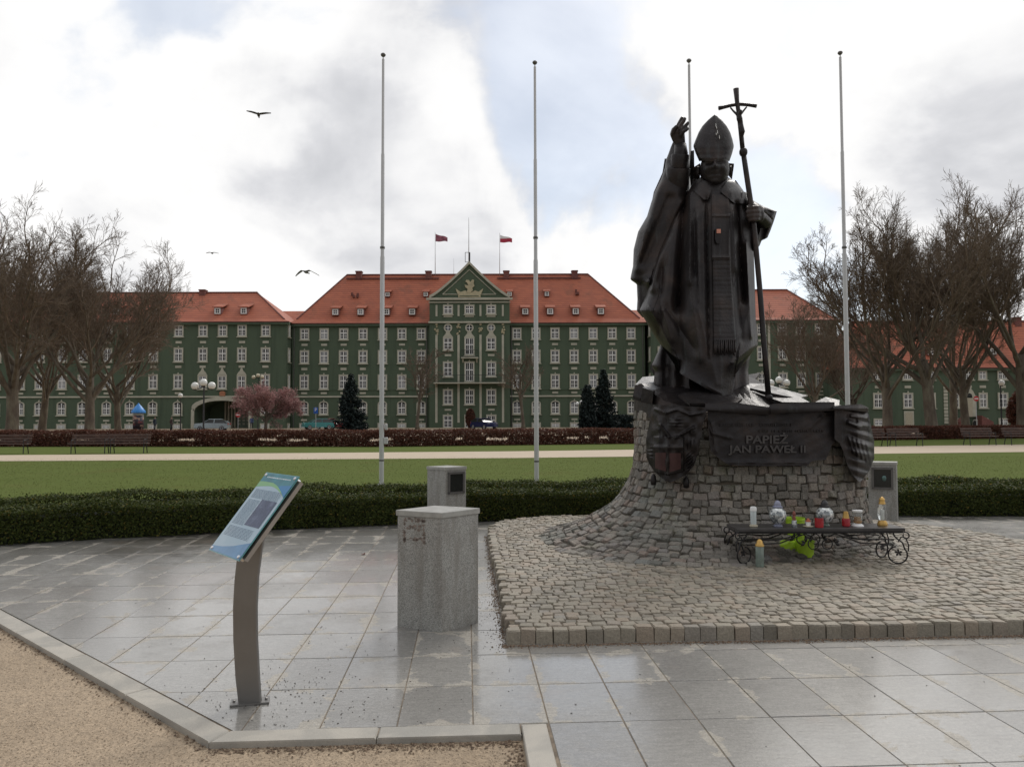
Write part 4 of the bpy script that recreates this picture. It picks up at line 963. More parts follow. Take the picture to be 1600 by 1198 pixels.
def balcony(u0, u1, v, dep, vr):
    s_ = MB(); s_.span(np.array((XU(u0, YC), YC - dep, ZV(v + 1.8, YC))), np.array((XU(u1, YC), YC, ZV(v, YC)))); B_ = s_.build('balcony', M_CREAM, mb)
    r_ = MB(); xa, xb = XU(u0, YC) + 0.08, XU(u1, YC) - 0.08; z0, z1 = ZV(v, YC), ZV(vr, YC)
    for zz in (z0 + 0.1, z1): r_.tube([(xa, YC, zz), (xa, YC - dep + 0.1, zz), (xb, YC - dep + 0.1, zz), (xb, YC, zz)], 0.03, 4)
    n = int((xb - xa) / 0.22)
    for i in range(n + 1): x = xa + (xb - xa) * i / n; r_.tube([(x, YC - dep + 0.1, z0), (x, YC - dep + 0.1, z1)], 0.014, 4)
    r_.build('railing', M_DARKIRON, B_)
    for u in (u0 + 2.5, u1 - 2.5):
        k_ = MB(); x = XU(u, YC); k_.prism([(x - 0.12, YC, ZV(v + 1.8, YC)), (x - 0.12, YC - dep * 0.7, ZV(v + 1.8, YC)), (x - 0.12, YC, ZV(v + 8, YC))], (0.24, 0, 0)); k_.build('bracket', M_CREAM, B_)
balcony(721, 747.5, 558.5, 0.9, 547.5); balcony(679, 790, 597.8, 1.5, 586.5)
# roof furniture: flags and antennas are things of their own
def roof_pole(name, label, cat, u, v0, v1, Y, r=0.05):
    a_, b_ = P(u, v1, Y), P(u, v0, Y); o = empty(name, a_, label, cat); q_ = MB(); q_.tube([a_, b_], [r, r * 0.6], 6); q_.build('pole', M_STEEL, o, True); return o
def f_flagw(t, s, bump):
    z = t.sep(t.obj())[2]; s('Base Color', t.mix(t.m('GREATER_THAN', z, 0.0), (0.42, 0.035, 0.07), (0.75, 0.73, 0.74))); s('Roughness', 0.8)
M_FLAGW = material('white_red_cloth', f_flagw)
M_FLAGM = plain('maroon_cloth', (0.27, 0.095, 0.135), 0.8, 0, 0.4, 2.0)
for nm, lab, u, v0, mt, v1f in (('roof_flag', 'maroon flag flying left of the gable on the roof', 680, 362.5, M_FLAGM, 377.5), ('roof_flag', 'white and red flag flying right of the gable on the roof', 780.8, 364, M_FLAGW, 379)):
    o = roof_pole(nm, lab, 'flag', u, v0, 431, YM + 7.9, 0.06)
    a_ = P(u, v0 + 3, YM + 7.9); h_ = 1.25; L = 2.0; V, Fs = [], []; nx = 10
    for i in range(nx + 1):
        t_ = i / nx; dz = -0.35 * t_ ** 1.3 - 0.06 * math.sin(6 * t_); yy = 0.22 * math.sin(5.5 * t_ + 0.5) * t_; hh = h_ * (1 - 0.32 * t_)
        V += [(t_ * L, yy, dz + hh / 2 - 0.12 * t_), (t_ * L, yy + 0.03, dz - hh / 2 + 0.05 * t_)]
    for i in range(nx): Fs.append((2 * i, 2 * i + 1, 2 * i + 3, 2 * i + 2))
    c_ = link('cloth', raw_mesh('cloth', V, Fs, True, [mt]), o, tuple(a_ - org(o) + (0.06, 0, -h_ / 2)))
o = roof_pole('antenna_mast', 'thin antenna mast with box frame on the gable tip', 'antenna', 732.5, 340, 414, YC + 0.3, 0.07)
q_ = MB(); c = P(730.5, 402, YC + 0.3)
for sx in (-0.35, 0.35): q_.tube([c + (sx, 0, -0.75), c + (sx, 0, 0.75)], 0.04, 4)
for sz in (-0.75, 0.75): q_.tube([c + (-0.35, 0, sz), c + (0.35, 0, sz)], 0.04, 4)
q_.box(c + (0.32, 0, 0), (0.2, 0.2, 1.5)); q_.build('antenna_frame', M_DARKIRON, o)
roof_pole('antenna_rod', 'short thin antenna rod on the ridge left of the gable', 'antenna', 709, 404, 431, YM + 8, 0.03)

# wings ---------------------------------------------------------------
def wing(name, label, u_in, u_out, side, ucols, roofu, hipu_out, ridge_v, rows=ROWS):
    xa, xb = sorted((XU(u_in, YW), XU(u_out, YW))); root = empty(name, ((xa + xb) / 2, YW, 0), label, 'building')
    for u in ucols: bay(root, u, YW, None, rows)
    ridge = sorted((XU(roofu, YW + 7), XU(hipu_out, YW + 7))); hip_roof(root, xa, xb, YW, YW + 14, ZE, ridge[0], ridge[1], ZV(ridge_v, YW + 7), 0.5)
    q_ = MB(); q_.span(np.array((xa, YW - 0.16, ZV(620.2, YM))), np.array((xb, YW + 0.1, ZV(617.8, YM)))); q_.build('string_course', M_CREAM, root)
    return root, xa, xb
R3 = [(508.5, 527.6, '', 534, 537.5), (544, 566, 'key', 571.5, 575), (584.5, 607.8, 'key', 612, 615), (628, 647.5, 'arch key', 654, 656.6), (660, 669, 'key', 0, 0)]
RP = [R3[0], R3[1], (586, 607.8, 'ped', 0, 0)]
lw, xa, xb = wing('west_wing', 'green wing at the left with arched gateway under a red roof', 447.5, -330, -1, (415, 279, 240, 204, 168, 130, 98, 63, 33, -5, -40, -76, -112, -150), 401, -400, 456.5, R3)
for u in (317, 347.6, 378): bay(lw, u, YW, None, RP)
ga, gb = XU(305, YW), XU(390, YW); gz, gt = ZV(641, YM), ZV(625, YM); gm = (ga + gb) / 2
m = MB(); m.span(np.array((xa, YW, -0.1)), np.array((ga, YW + 14, ZE))); m.span(np.array((gb, YW, -0.1)), np.array((xb, YW + 14, ZE)))
m.span(np.array((ga, YW + 6, -0.1)), np.array((gb, YW + 14, gt + 0.4))); m.span(np.array((ga, YW, gt + 0.4)), np.array((gb, YW + 14, ZE)))
arc = [(ga + (gb - ga) * (0.5 - 0.5 * math.cos(t)), gz + (gt - gz) * math.sin(t)) for t in np.linspace(0, math.pi, 13)]
for i in range(12): m.prism([(arc[i][0], YW, arc[i][1]), (arc[i + 1][0], YW, arc[i + 1][1]), (arc[i + 1][0], YW, gt + 0.4), (arc[i][0], YW, gt + 0.4)], (0, 6, 0))
m.build('wall', M_GREEN, lw)
q_ = MB(); w_ = 0.45
for i in range(12):
    (x_a, z_a), (x_b, z_b) = arc[i], arc[i + 1]; f = lambda x, z: (gm + (x - gm) * 1.10, z + 0.5)
    pa_, pb_ = f(x_a, z_a), f(x_b, z_b); q_.prism([(x_a, YW, z_a), (x_b, YW, z_b), (pb_[0], YW, pb_[1]), (pa_[0], YW, pa_[1])], (0, -0.2, 0))
for sx, x in ((-1, ga), (1, gb)): q_.span(np.array((x, YW - 0.2, 0)), np.array((x + sx * 0.45, YW, gz + 0.3)))
gs = q_.build('gateway', M_CREAM, lw)
q_ = MB(); q_.span(np.array((gm - 0.7, YW + 5.7, 0)), np.array((gb, YW + 5.85, gt + 0.2))); q_.build('gate_leaf', plain('pale_green_gate', (0.16, 0.20, 0.15), 0.7), gs)
q_ = MB()
for x in (gm - 1.5, gm - 1.0, gm - 0.5, gm): q_.span(np.array((x, YW + 5.2, 0)), np.array((x + 0.26, YW + 5.5, gt)))
q_.build('gate_post', M_DOOR, gs)
for i in range(5):
    for k in range(7): q_ = MB(); q_.box((gm + 0.7 + i * 0.7, YW + 5.66, 0.6 + k * 0.55), (0.36, 0.06, 0.3)); q_.build('gate_pane', M_CREAM, gs)
relief('crest', [(344, 618.5), (352, 618.5), (352.5, 613), (350, 611), (346, 611), (343.5, 613)], YW, 0.25, plain('orange_crest', (0.36, 0.15, 0.08), 0.7), lw)
for u in (450, 0): pass
for u in (340, 381): dormer(lw, u - 1, 485, YW - 0.5, ZE, YW + 7, ZV(456.5, YW + 7))
for u in (180, 240, 120, 60): dormer(lw, u, 485, YW - 0.5, ZE, YW + 7, ZV(456.5, YW + 7))
chimney(lw, 316, 451.5, 458, YW + 6.8); chimney(lw, 96, 451.5, 458, YW + 6.8)
for k, (v0, v1, _, _, _) in enumerate(R3):
    window(lw, xb, YW + 1.2, ZV(v1, YM) + 0.17, 0.75, ZV(v0, YM) - ZV(v1, YM) - 0.34, '', math.pi / 2)
rw, xa, xb = wing('east_wing', 'green wing behind the statue with hipped red roof', 1018, 1308, 1, (1035, 1066, 1097, 1128, 1160, 1190, 1222.6, 1251, 1281), 1060, 1232, 455, R3)
m = MB(); m.span(np.array((xa, YW, -0.1)), np.array((xb, YW + 14, ZE))); m.build('wall', M_GREEN, rw)
panel(rw, XU(1202, YW), YW, ZV(600, YM), ZV(508, YM), 0.35, M_CREAM, 'lesene')
for k, (v0, v1, _, _, _) in enumerate(R3):
    window(rw, xa, YW + 1.2, ZV(v1, YM) + 0.17, 0.75, ZV(v0, YM) - ZV(v1, YM) - 0.34, '', -math.pi / 2)
# linking roofs between wings and centre, seen as a strip over the inner corners
for nm, lab, ua, ub, ax, bx in (('link_block', 'short linking roof between the left wing and the central block', 438, 480, 0, 0), ('link_block', 'short linking roof between the central block and the right wing', 985, 1030, 0, 0)):
    o = empty(nm, (XU((ua + ub) / 2, 124), 124, 0), lab, 'building'); m = MB(); m.span(np.array((XU(ua, 124), 126.0, 0)), np.array((XU(ub, 124), 138, ZE - 0.1))); m.build('wall', M_GREEN, o)
    m = MB(); za, zb_ = ZE - 0.1, ZV(484, 130); m.prism([(XU(ua, 124) - 2, 125.2, za), (XU(ua, 124) - 2, 131, zb_), (XU(ua, 124) - 2, 137, za)], (XU(ub, 124) - XU(ua, 124) + 4, 0, 0)); m.build('roof', M_ROOF, o)
# low range at the right
YA = 112.0
an = empty('low_range', (XU(1480, YA), YA, 0), 'lower two-storey green range behind the bare trees at right', 'building')
xa, xb = XU(1309, YA), XU(1790, YA); za = ZV(577, YA); m = MB(); m.span(np.array((xa, YA, -0.1)), np.array((xb, YA + 12, za))); m.build('wall', M_GREEN, an)
hip_roof(an, xa, xb, YA, YA + 12, za, XU(1330, YA + 6), XU(1780, YA + 6), ZV(505, YA + 6), 0.5)
KA2 = YA / F_PX
for u in (1370.5, 1417, 1452, 1490.5, 1512, 1534, 1565, 1600, 1640):
    w2 = 0.95 if u in (1490.5, 1534) else 1.15
    window(an, XU(u, YA), YA, ZV(596, YA) + 0.17, w2, ZV(581, YA) - ZV(596, YA) - 0.3, '')
    panel(an, XU(u, YA), YA, ZV(608.5, YA), ZV(604.5, YA), 0.9)
    if u != 1512: window(an, XU(u, YA), YA, ZV(640, YA) + 0.17, w2, ZV(616, YA) - ZV(640, YA) - 0.3, 'key')
    if u not in (1417, 1512): window(an, XU(u, YA), YA, ZV(668, YA) + 0.17, w2, ZV(657, YA) - ZV(668, YA) - 0.2, '')
q_ = MB(); q_.span(np.array((XU(1410, YA), YA - 0.15, -0.1)), np.array((XU(1425, YA), YA + 0.1, ZV(644, YA)))); q_.build('door_frame', M_CREAM, an)
q_ = MB(); q_.span(np.array((XU(1412, YA), YA - 0.18, -0.1)), np.array((XU(1423, YA), YA - 0.05, ZV(646.5, YA)))); q_.build('door', M_DOOR, an)
for k in range(11): q_ = MB(); z = ZV(664 - k * 5.4, YA); q_.span(np.array((XU(1472.5, YA), YA - 0.14, z)), np.array((XU(1478.5, YA), YA + 0.05, z + 0.40))); q_.build('quoin', M_CREAM, an)
relief('portal', [(1504, 651), (1524, 651), (1523, 619), (1519, 611), (1514, 605), (1509, 611), (1505, 619)], YA, 0.25, M_CREAM, an)
relief('portal_door', [(1509.5, 651), (1519.5, 651), (1519.5, 620), (1509.5, 620)], YA - 0.22, 0.08, M_DOOR, an); relief('portal_light', [(1510, 621.5), (1519, 621.5), (1518, 616), (1514.5, 614), (1511, 616)], YA - 0.23, 0.07, M_DARK, an)
for s_, (pu, pv) in enumerate(((1490, 1504), (1524, 1542))):
    q_ = MB(); hi_, lo_ = (pv, pu) if s_ == 0 else (pu, pv); q_.prism([P(hi_, 649, YA), P(lo_, 659, YA), P(lo_, 668, YA), P(hi_, 668, YA)], (0, -1.6, 0)); q_.build('stair_ramp', M_BRICK, an)
relief('cellar_arch', [(1519, 667), (1527.5, 667), (1527.5, 659), (1525, 655), (1521.5, 655), (1519, 659)], YA, 0.6, M_CREAM, an); relief('cellar_door', [(1520.2, 667), (1526.2, 667), (1526.2, 660), (1524, 657), (1522, 657), (1520.2, 660)], YA - 0.58, 0.05, M_DARK, an)
for u in (1450, 1520, 1590): chimney(an, u, 498, 506, YA + 5.8)
for u in (1455, 1552): dormer(an, u, 552, YA - 0.5, za, YA + 6, ZV(505, YA + 6))

# ------------------------------------------------------------------ flagpoles in the lawn
def flagpole(label, ub, vb, ut, vt, Y, joints, box=False):
    b = P(ub, vb, Y); b[2] = 0.0; t = P(ut, vt, Y); t[0] = b[0]; H = t[2]
    o = empty('flagpole', b, label, 'flagpole', 'tall bare flagpoles behind the monument')
    q_ = MB(); z1, z2 = H * 0.52, H * 0.76
    q_.lathe([(0.09, 0.0), (0.09, 0.02), (0.058, 0.03), (0.054, z1), (0.044, z1 + 0.05), (0.042, z2), (0.034, z2 + 0.04), (0.031, H - 0.16), (0.015, H - 0.15), (0.015, H - 0.10)], b, 14)
    s_ = q_.build('shaft', M_STEEL, o); smooth_by_angle(s_, 30)
    q_ = MB(); q_.lathe([(0.015, H - 0.11), (0.05, H - 0.08), (0.065, H - 0.05), (0.05, H - 0.02), (0.015, H)], b, 12); q_.build('cap', M_FRAMEM, o, True)
    q_ = MB()
    for z in joints: q_.lathe([(0.050, z), (0.060, z + 0.01), (0.060, z + 0.05), (0.050, z + 0.06)], b, 14)
    q_.build('collar', M_FRAMEM, o)
    if box:
        q_ = MB(); q_.bevbox(b + (0.10, 0, 1.05), (0.10, 0.08, 0.16), 0.01); q_.bevbox(b + (0.11, -0.01, 1.38), (0.06, 0.06, 0.14), 0.01); q_.build('hoist_box', M_STEEL, o)
flagpole('tall grey flagpole farthest left, rising behind the hedge', 596, 757, 597.5, 83, 18.7, (0.55, 5.7), True)
flagpole('tall grey flagpole between the gable and the statue', 838.5, 752, 832, 95, 19.0, (0.5, 6.0))
flagpole('tall grey flagpole rising behind the raised hand of the statue', 1085, 751, 1080, 92, 19.2, (0.5, 5.9))
flagpole('tall grey flagpole farthest right, behind the staff', 1327, 750, 1316, 80, 19.3, (0.5, 5.8))

# ------------------------------------------------------------------ granite blocks with floodlights
def granite_block(label, corners, h, lamp=None, stain=False, lit=False):
    """corners: four ground points in order; a cap slab slightly wider"""
    c = np.mean(corners, 0); o = empty('floodlight_pedestal', (c[0], c[1], corners[0][2]), label, 'pedestal', 'granite blocks round the monument')
    q_ = MB(); z0 = corners[0][2]
    def ring(k, z, bv=0.006):
        pts = []
        for i in range(4):
            p, a_, b_ = corners[i], corners[i - 1], corners[(i + 1) % 4]
            for t_ in (a_, b_):
                d = (t_ - p); d = d / np.linalg.norm(d); pp_ = c + (p + d * bv - c) * k; pts.append((pp_[0], pp_[1], z))
        return pts
    q_.loft([ring(1, z0), ring(1, h - 0.045)]); q_.build('block', M_GRAN, o)
    q_ = MB(); q_.loft([ring(1.035, h - 0.043), ring(1.045, h - 0.038), ring(1.045, h - 0.004), ring(1.035, h)]); q_.build('cap_slab', plain('pale_cap', (0.33, 0.325, 0.30), 0.35, 0, 0.15, 14), o)
    if lamp is not None:
        i, wd, zc = lamp; p, r = corners[i], corners[(i + 1) % 4]; mid = (p + r) / 2; d = (r - p) / np.linalg.norm(r - p); n = np.array((d[1], -d[0], 0))
        if n @ (mid - c) < 0: n = -n
        M = np.stack([d, n, np.array((0, 0, 1.0))], 1); ctr = np.array((mid[0], mid[1], zc))
        q_ = MB()
        for ox, oz, sx, sz in ((-wd / 2, 0, 0.03, wd * 1.12), (wd / 2, 0, 0.03, wd * 1.12), (0, wd * 0.56 - 0.0, wd + 0.03, 0.03), (0, -wd * 0.56, wd + 0.03, 0.03)): q_.box(ctr + d * ox + np.array((0, 0, oz)) + n * 0.006, (sx, 0.03, sz), 0, M)
        f = q_.build('lamp_frame', M_FRAMEM, o); q_ = MB(); q_.box(ctr + n * 0.002, (wd - 0.02, 0.006, wd * 1.08), 0, M); q_.build('lamp_glass', M_DKGLASS, f)
        if lit:
            q_ = MB(); q_.ball(ctr + d * 0.03 + n * 0.004, (0.045, 0.012, 0.045), 12, 7); q_.build('lamp_reflector', plain('reflector', (0.10, 0.16, 0.15), 0.2, 0.8), f, True)
    if stain:
        p, r = corners[0], corners[1]; d = (r - p) / np.linalg.norm(r - p); n = np.array((d[1], -d[0], 0)); n = n if n @ ((p + r) / 2 - c) > 0 else -n
        q_ = MB(); L = np.linalg.norm(r - p); random.seed(9)
        for s0, s1, za, zb_ in ((0.16, 0.19, 0.60, 0.78), (0.60, 0.63, 0.60, 0.78), (0.17, 0.62, 0.765, 0.79), (0.2, 0.55, 0.70, 0.73), (0.24, 0.6, 0.62, 0.64)):
            for k in range(16):
                s_ = random.uniform(s0, s1) * L; z = random.uniform(za, zb_); w_, h_ = random.uniform(0.006, 0.022), random.uniform(0.004, 0.016)
                cc = p + d * s_ + n * 0.0012; z += 0.05
                q_.add([(cc[0] - d[0] * w_, cc[1] - d[1] * w_, z), (cc[0], cc[1], z - h_), (cc[0] + d[0] * w_, cc[1] + d[1] * w_, z + h_ * 0.3), (cc[0] - d[0] * w_ * 0.2, cc[1] - d[1] * w_ * .2, z + h_)], [(0, 1, 2, 3)])
        q_.build('glue_stain', M_RUST, o)
    return o
f0, l0, r0_ = G(690, 988), G(620, 978), G(748, 972)
granite_block('speckled granite block in front, standing left of the cobbled platform', [l0, f0, r0_, l0 + r0_ - f0], 0.895, None, True)
def at(u, v, z=0.0): return G(u, v, z)
YB = 11.0; f1 = P(696, 829, YB); f1[2] = 0; l1 = np.array((P(664, 820, YB)[0], YB + 0.26, 0)); r1_ = np.array((P(727, 820, YB)[0], YB + 0.22, 0))
granite_block('granite floodlight block before the hedge, partly hidden by the front block', [l1, f1, r1_, l1 + r1_ - f1], 0.905, (1, 0.25, 0.68))
YB = 11.9; f2 = np.array((P(1400, 812, YB)[0], YB - 0.05, 0)); l2 = np.array((P(1361.5, 812, YB)[0], YB + 0.08, 0)); r2 = np.array((P(1415, 812, YB)[0], YB + 0.22, 0))
granite_block('granite floodlight block right of the monument with lamp facing us', [l2, f2, r2, l2 + r2 - f2], 0.905, (0, 0.27, 0.66), False, True)

# ------------------------------------------------------------------ information stand
st = empty('information_stand', G(388, 1100), 'slanted blue information board on a curved brown steel post', 'sign')
gb_ = G(388, 1100); YP = gb_[1]
q_ = MB(); rings = []
for vl, ul, vr, ur in ((1103, 372, 1097, 407.5), (1060, 367.5, 1055, 404.5), (1000, 364, 998, 401.5), (950, 363.5, 948, 401), (905, 366, 900, 403.5), (870, 370, 862, 408.5), (850, 373.5, 832, 414)):
    a_, b_ = P(ul, vl, YP), P(ur, vr, YP); n = np.array((0, 0.022, 0)); bv = (b_ - a_) * 0.04
    rings.append([a_ + bv, b_ - bv, b_ + (0, .004, 0), b_ + n, a_ + n, a_ + (0, .004, 0)])
rings[0] = [np.array((p[0], p[1], 0.004)) for p in rings[0]]
q_.loft(rings); smooth_by_angle(q_.build('post', M_BRUSH, st), 35)
q_ = MB(); q_.box(gb_ + (0.0, 0.03, 0.006), (0.21, 0.10, 0.010), 0.25)
for s_ in (-1, 1): q_.lathe([(0.008, 0.01), (0.008, 0.02), (0.004, 0.022)], gb_ + (s_ * 0.085, 0.03 + s_ * 0.02, 0), 6)
q_.build('base_plate', M_BRUSH, st)
# board: corners of the printed glass from its slope and width axes
YAW, TILT = 0.701, 0.902; S0 = np.array((math.cos(YAW) * math.cos(TILT), math.sin(YAW) * math.cos(TILT), math.sin(TILT))); W0 = np.array((math.sin(YAW), -math.cos(YAW), 0.0)); Nn = np.cross(W0, S0)
if Nn[2] < 0: Nn = -Nn
bc = P(396.4, 802.3, 4.327); LS, LW = 0.533, 0.445
MB_ = np.stack([W0, S0, Nn], 1)
q_ = MB(); q_.box(bc - Nn * 0.030 + W0 * 0.012, (LW - 0.01, LS - 0.04, 0.022), 0, MB_); q_.build('back_plate', M_ALU, st)
q_ = MB(); q_.box(bc - Nn * 0.05, (0.09, 0.3, 0.03), 0, MB_); q_.build('bracket', M_BRUSH, st)
def f_glassp(t, s, bump):
    s('Base Color', (0.55, 0.75, 0.78)); s('Roughness', 0.06); s('Transmission Weight', 1.0); s('IOR', 1.2)
q_ = MB(); q_.box(bc - Nn * 0.0015, (LW, LS, 0.005), 0, MB_); brd = q_.build('panel', plain('glass_edge_teal', (0.10, 0.30, 0.32), 0.12), st)
def bq(x0, x1, y0, y1, lift, name, mat, poly=None):
    q_ = MB(); pts_ = poly or [(x0, y0), (x1, y0), (x1, y1), (x0, y1)]
    q_.add([bc + W0 * (p[0] * LW) + S0 * (p[1] * LS) + Nn * (0.0015 + lift) for p in pts_], [tuple(range(len(pts_)))]); return q_.build(name, mat, brd)
def gloss(name, col, var=0.05): return plain(name, col, 0.16, 0, var, 5)
def f_paper(t, s, bump):
    p = t.obj(); n = t.noise(p, 3.0, 3.0); s('Base Color', t.mix(t.sstep(n, 0.35, 0.65), (0.34, 0.46, 0.54), (0.42, 0.53, 0.60))); s('Roughness', 0.14)
bq(-0.49, 0.49, -0.49, 0.49, 0.0004, 'print_ground', material('pale_blue_print', f_paper))
cu = lambda x: 0.345 + 0.04 * math.cos((x + 0.25) * 2.2) - 0.13 * max(0, x + 0.1) ** 1.6 * 2
xs = np.linspace(-0.49, 0.49, 16)
bq(0, 0, 0, 0, 0.0008, 'green_swoosh', gloss('print_green', (0.20, 0.42, 0.16)), [(x, cu(x) - 0.075 * (0.5 - x)) for x in xs] + [(0.49, 0.42), (-0.49, 0.42)])
bq(0, 0, 0, 0, 0.0012, 'header', gloss('print_teal', (0.015, 0.17, 0.20), 0.3), [(x, cu(x)) for x in xs] + [(0.49, 0.49), (-0.49, 0.49)])
bq(0, 0, 0, 0, 0.0016, 'header_corner', gloss('print_blue', (0.01, 0.16, 0.36), 0.2), [(x, cu(x)) for x in xs[10:]] + [(0.49, 0.38), (0.2, 0.36)])
bq(0, 0, 0, 0, 0.0009, 'foot_field', gloss('print_foot', (0.10, 0.24, 0.42), 0.2), [(-0.49, -0.49), (0.49, -0.49), (0.49, -0.30), (0.1, -0.38), (-0.2, -0.42), (-0.49, -0.44)])
def f_photo(t, s, bump):
    p = t.obj(); n = t.noise(p, 14.0, 5.0, 0.65); s('Base Color', t.ramp(n, [(0.35, (0.03, 0.036, 0.075)), (0.55, (0.06, 0.07, 0.125)), (0.72, (0.16, 0.19, 0.27))])); s('Roughness', 0.15)
bq(-0.03, 0.42, -0.14, 0.17, 0.0022, 'photograph', material('archive_photo', f_photo))
tl = MB(); random.seed(3)
def strokes(x0, x1, y, h):
    x = x0
    while x < x1:
        w_ = random.uniform(0.015, 0.06); xe = min(x1, x + w_); pts_ = [(x, y), (xe, y), (xe, y + h), (x, y + h)]
        tl.add([bc + W0 * (p[0] * LW) + S0 * (p[1] * LS) + Nn * 0.0029 for p in pts_], [(0, 1, 2, 3)]); x = xe + 0.012
for k in range(9): strokes(-0.42, 0.40, 0.27 - k * 0.0135 if False else 0.275 - k * 0.0125, 0.0052)
for k in range(24): strokes(-0.42, -0.06, 0.145 - k * 0.0128, 0.0052)
for k in range(9): strokes(-0.42, 0.36, -0.185 - k * 0.0135, 0.0052)
tl.build('text_lines', gloss('print_ink', (0.06, 0.10, 0.16)), brd)
tl = MB(); strokes(-0.36, 0.36, 0.435, 0.013); tl.build('header_line', gloss('print_white', (0.60, 0.68, 0.70)), brd)
for sx in (-0.44, 0.44):
    for sy in (-0.465, 0.465):
        q_ = MB(); p0_ = bc + W0 * sx * LW + S0 * sy * LS; q_.tube([p0_ - Nn * 0.03, p0_ + Nn * 0.004, p0_ + Nn * 0.009], [0.010, 0.010, 0.007], 10); q_.build('standoff_bolt', M_CHROME, st)

# ------------------------------------------------------------------ wrought-iron candle bench on the platform
bl, br_ = G(1160, 882, PZ), G(1409, 880, PZ); bl[1] = br_[1] = (bl[1] + br_[1]) / 2; bl[0] -= 0.0
BX0, BX1, BYF, BD, BTOP = bl[0] - 0.06, br_[0] + 0.02, bl[1] - 0.03, 0.36, 0.475
cb = empty('candle_bench', ((BX0 + BX1) / 2, BYF + BD / 2, PZ), 'low wrought iron bench with scrolled legs carrying grave candles', 'bench')
q_ = MB(); q_.bevbox(((BX0 + BX1) / 2, BYF + BD / 2, BTOP - 0.020), (BX1 - BX0, BD, 0.034), 0.004); q_.build('top_board', M_TOP, cb)
q_ = MB(); zf = BTOP - 0.048
q_.tube([(BX0 + .02, BYF + .015, zf), (BX1 - .02, BYF + .015, zf), (BX1 - .02, BYF + BD - .015, zf), (BX0 + .02, BYF + BD - .015, zf), (BX0 + .02, BYF + .015, zf)], 0.010, 6); q_.build('frame_rail', M_IRON, cb)
def spiral(c, r, t0, t1, n, ax, k=0.0):
    """points of a scroll in the vertical plane spanned by ax and z"""
    out = []
    for i in range(n):
        t = t0 + (t1 - t0) * i / (n - 1); rr = r * (1 - k * i / (n - 1)); out.append(np.array(c) + np.array(ax) * rr * math.cos(t) + np.array((0, 0, 1)) * rr * math.sin(t))
    return out
for sx, xe in ((-1, BX0), (1, BX1)):
    for sy, yy in ((-1, BYF + 0.02), (1, BYF + BD - 0.02)):
        q_ = MB(); ax = np.array((sx * 0.9, sy * 0.42, 0)); ax = ax / np.linalg.norm(ax)
        p = np.array((xe - sx * 0.10, yy, 0))
        cc = np.array((p[0], p[1], PZ + 0.098)) + ax * 0.02
        leg = [np.array((p[0] - sx * 0.02, p[1], BTOP - 0.045)), np.array((p[0] - sx * 0.005, p[1], BTOP - 0.085)), np.array((p[0], p[1], BTOP - 0.11)) + ax * 0.02, np.array((p[0], p[1], BTOP - 0.15)) + ax * 0.07] + spiral(cc, 0.092, 0.75, -4.6, 22, ax, 0.12)
        q_.tube(leg, 0.0085, 6)
        q_.tube(spiral(np.array((p[0], p[1], BTOP - 0.075)) + ax * 0.10, 0.036, 2.4, -3.8, 14, ax, 0.35), 0.007, 6)
        q_.tube([np.array((p[0], p[1], BTOP - 0.14)) + ax * 0.03, np.array((p[0], p[1], BTOP - 0.09)) + ax * 0.06, np.array((p[0], p[1], BTOP - 0.10)) + ax * 0.10, np.array((p[0], p[1], BTOP - 0.17)) + ax * 0.125, np.array((p[0], p[1], BTOP - 0.23)) + ax * 0.12], 0.007, 6)
        q_.build('leg', M_IRON, cb, True)
        q_ = MB()
        for k in range(5):
            a_ = k * 1.256 + 0.4; d = ax * math.cos(a_) + np.array((0, 0, 1)) * math.sin(a_); e = ax * -math.sin(a_) + np.array((0, 0, 1)) * math.cos(a_); nv = np.cross(ax, (0, 0, 1)) * 0.004
            lc = cc + ax * 0.01 + np.array((0, 0, 0.02))
            q_.prism([lc, lc + d * 0.022 + e * 0.013, lc + d * 0.042, lc + d * 0.022 - e * 0.013], nv)
        q_.build('iron_leaf', M_IRON, cb)
for yy in (BYF + 0.02, BYF + BD - 0.02):
    q_ = MB(); mx = (BX0 + BX1) / 2 + 0.0; L_ = (BX1 - BX0)
    for sx in (-1, 1):
        e = mx + sx * (L_ / 2 - 0.11)
        q_.tube([(e, yy, BTOP - .125), (e - sx * .12, yy, BTOP - .115), (e - sx * .30, yy, BTOP - .125), (e - sx * .42, yy, BTOP - .10), (e - sx * .55, yy, BTOP - .055)], 0.007, 6)
        q_.tube([(e, yy, BTOP - .175), (e - sx * .14, yy, BTOP - .165), (e - sx * .34, yy, BTOP - .155), (e - sx * .46, yy, BTOP - .11), (e - sx * .60, yy, BTOP - .06), (e - sx * .67, yy, BTOP - .09)], 0.007, 6)
        q_.tube(spiral((mx + sx * 0.068, yy, BTOP - 0.165), 0.058, 1.9, 1.9 - sx * 6.6, 22, (1, 0, 0), 0.2), 0.006, 6)
        for a_ in (0.2, 1.2, 2.2):
            lc = np.array((mx + sx * 0.15, yy, BTOP - 0.15)); d = np.array((sx * math.cos(a_ - 0.6), 0, math.sin(a_ - 0.9))); e2 = np.array((-d[2], 0, d[0])); q_.prism([lc, lc + d * .03 + e2 * .015, lc + d * .055, lc + d * .03 - e2 * .015], (0, .004, 0))
    q_.build('scroll_apron', M_IRON, cb, True)

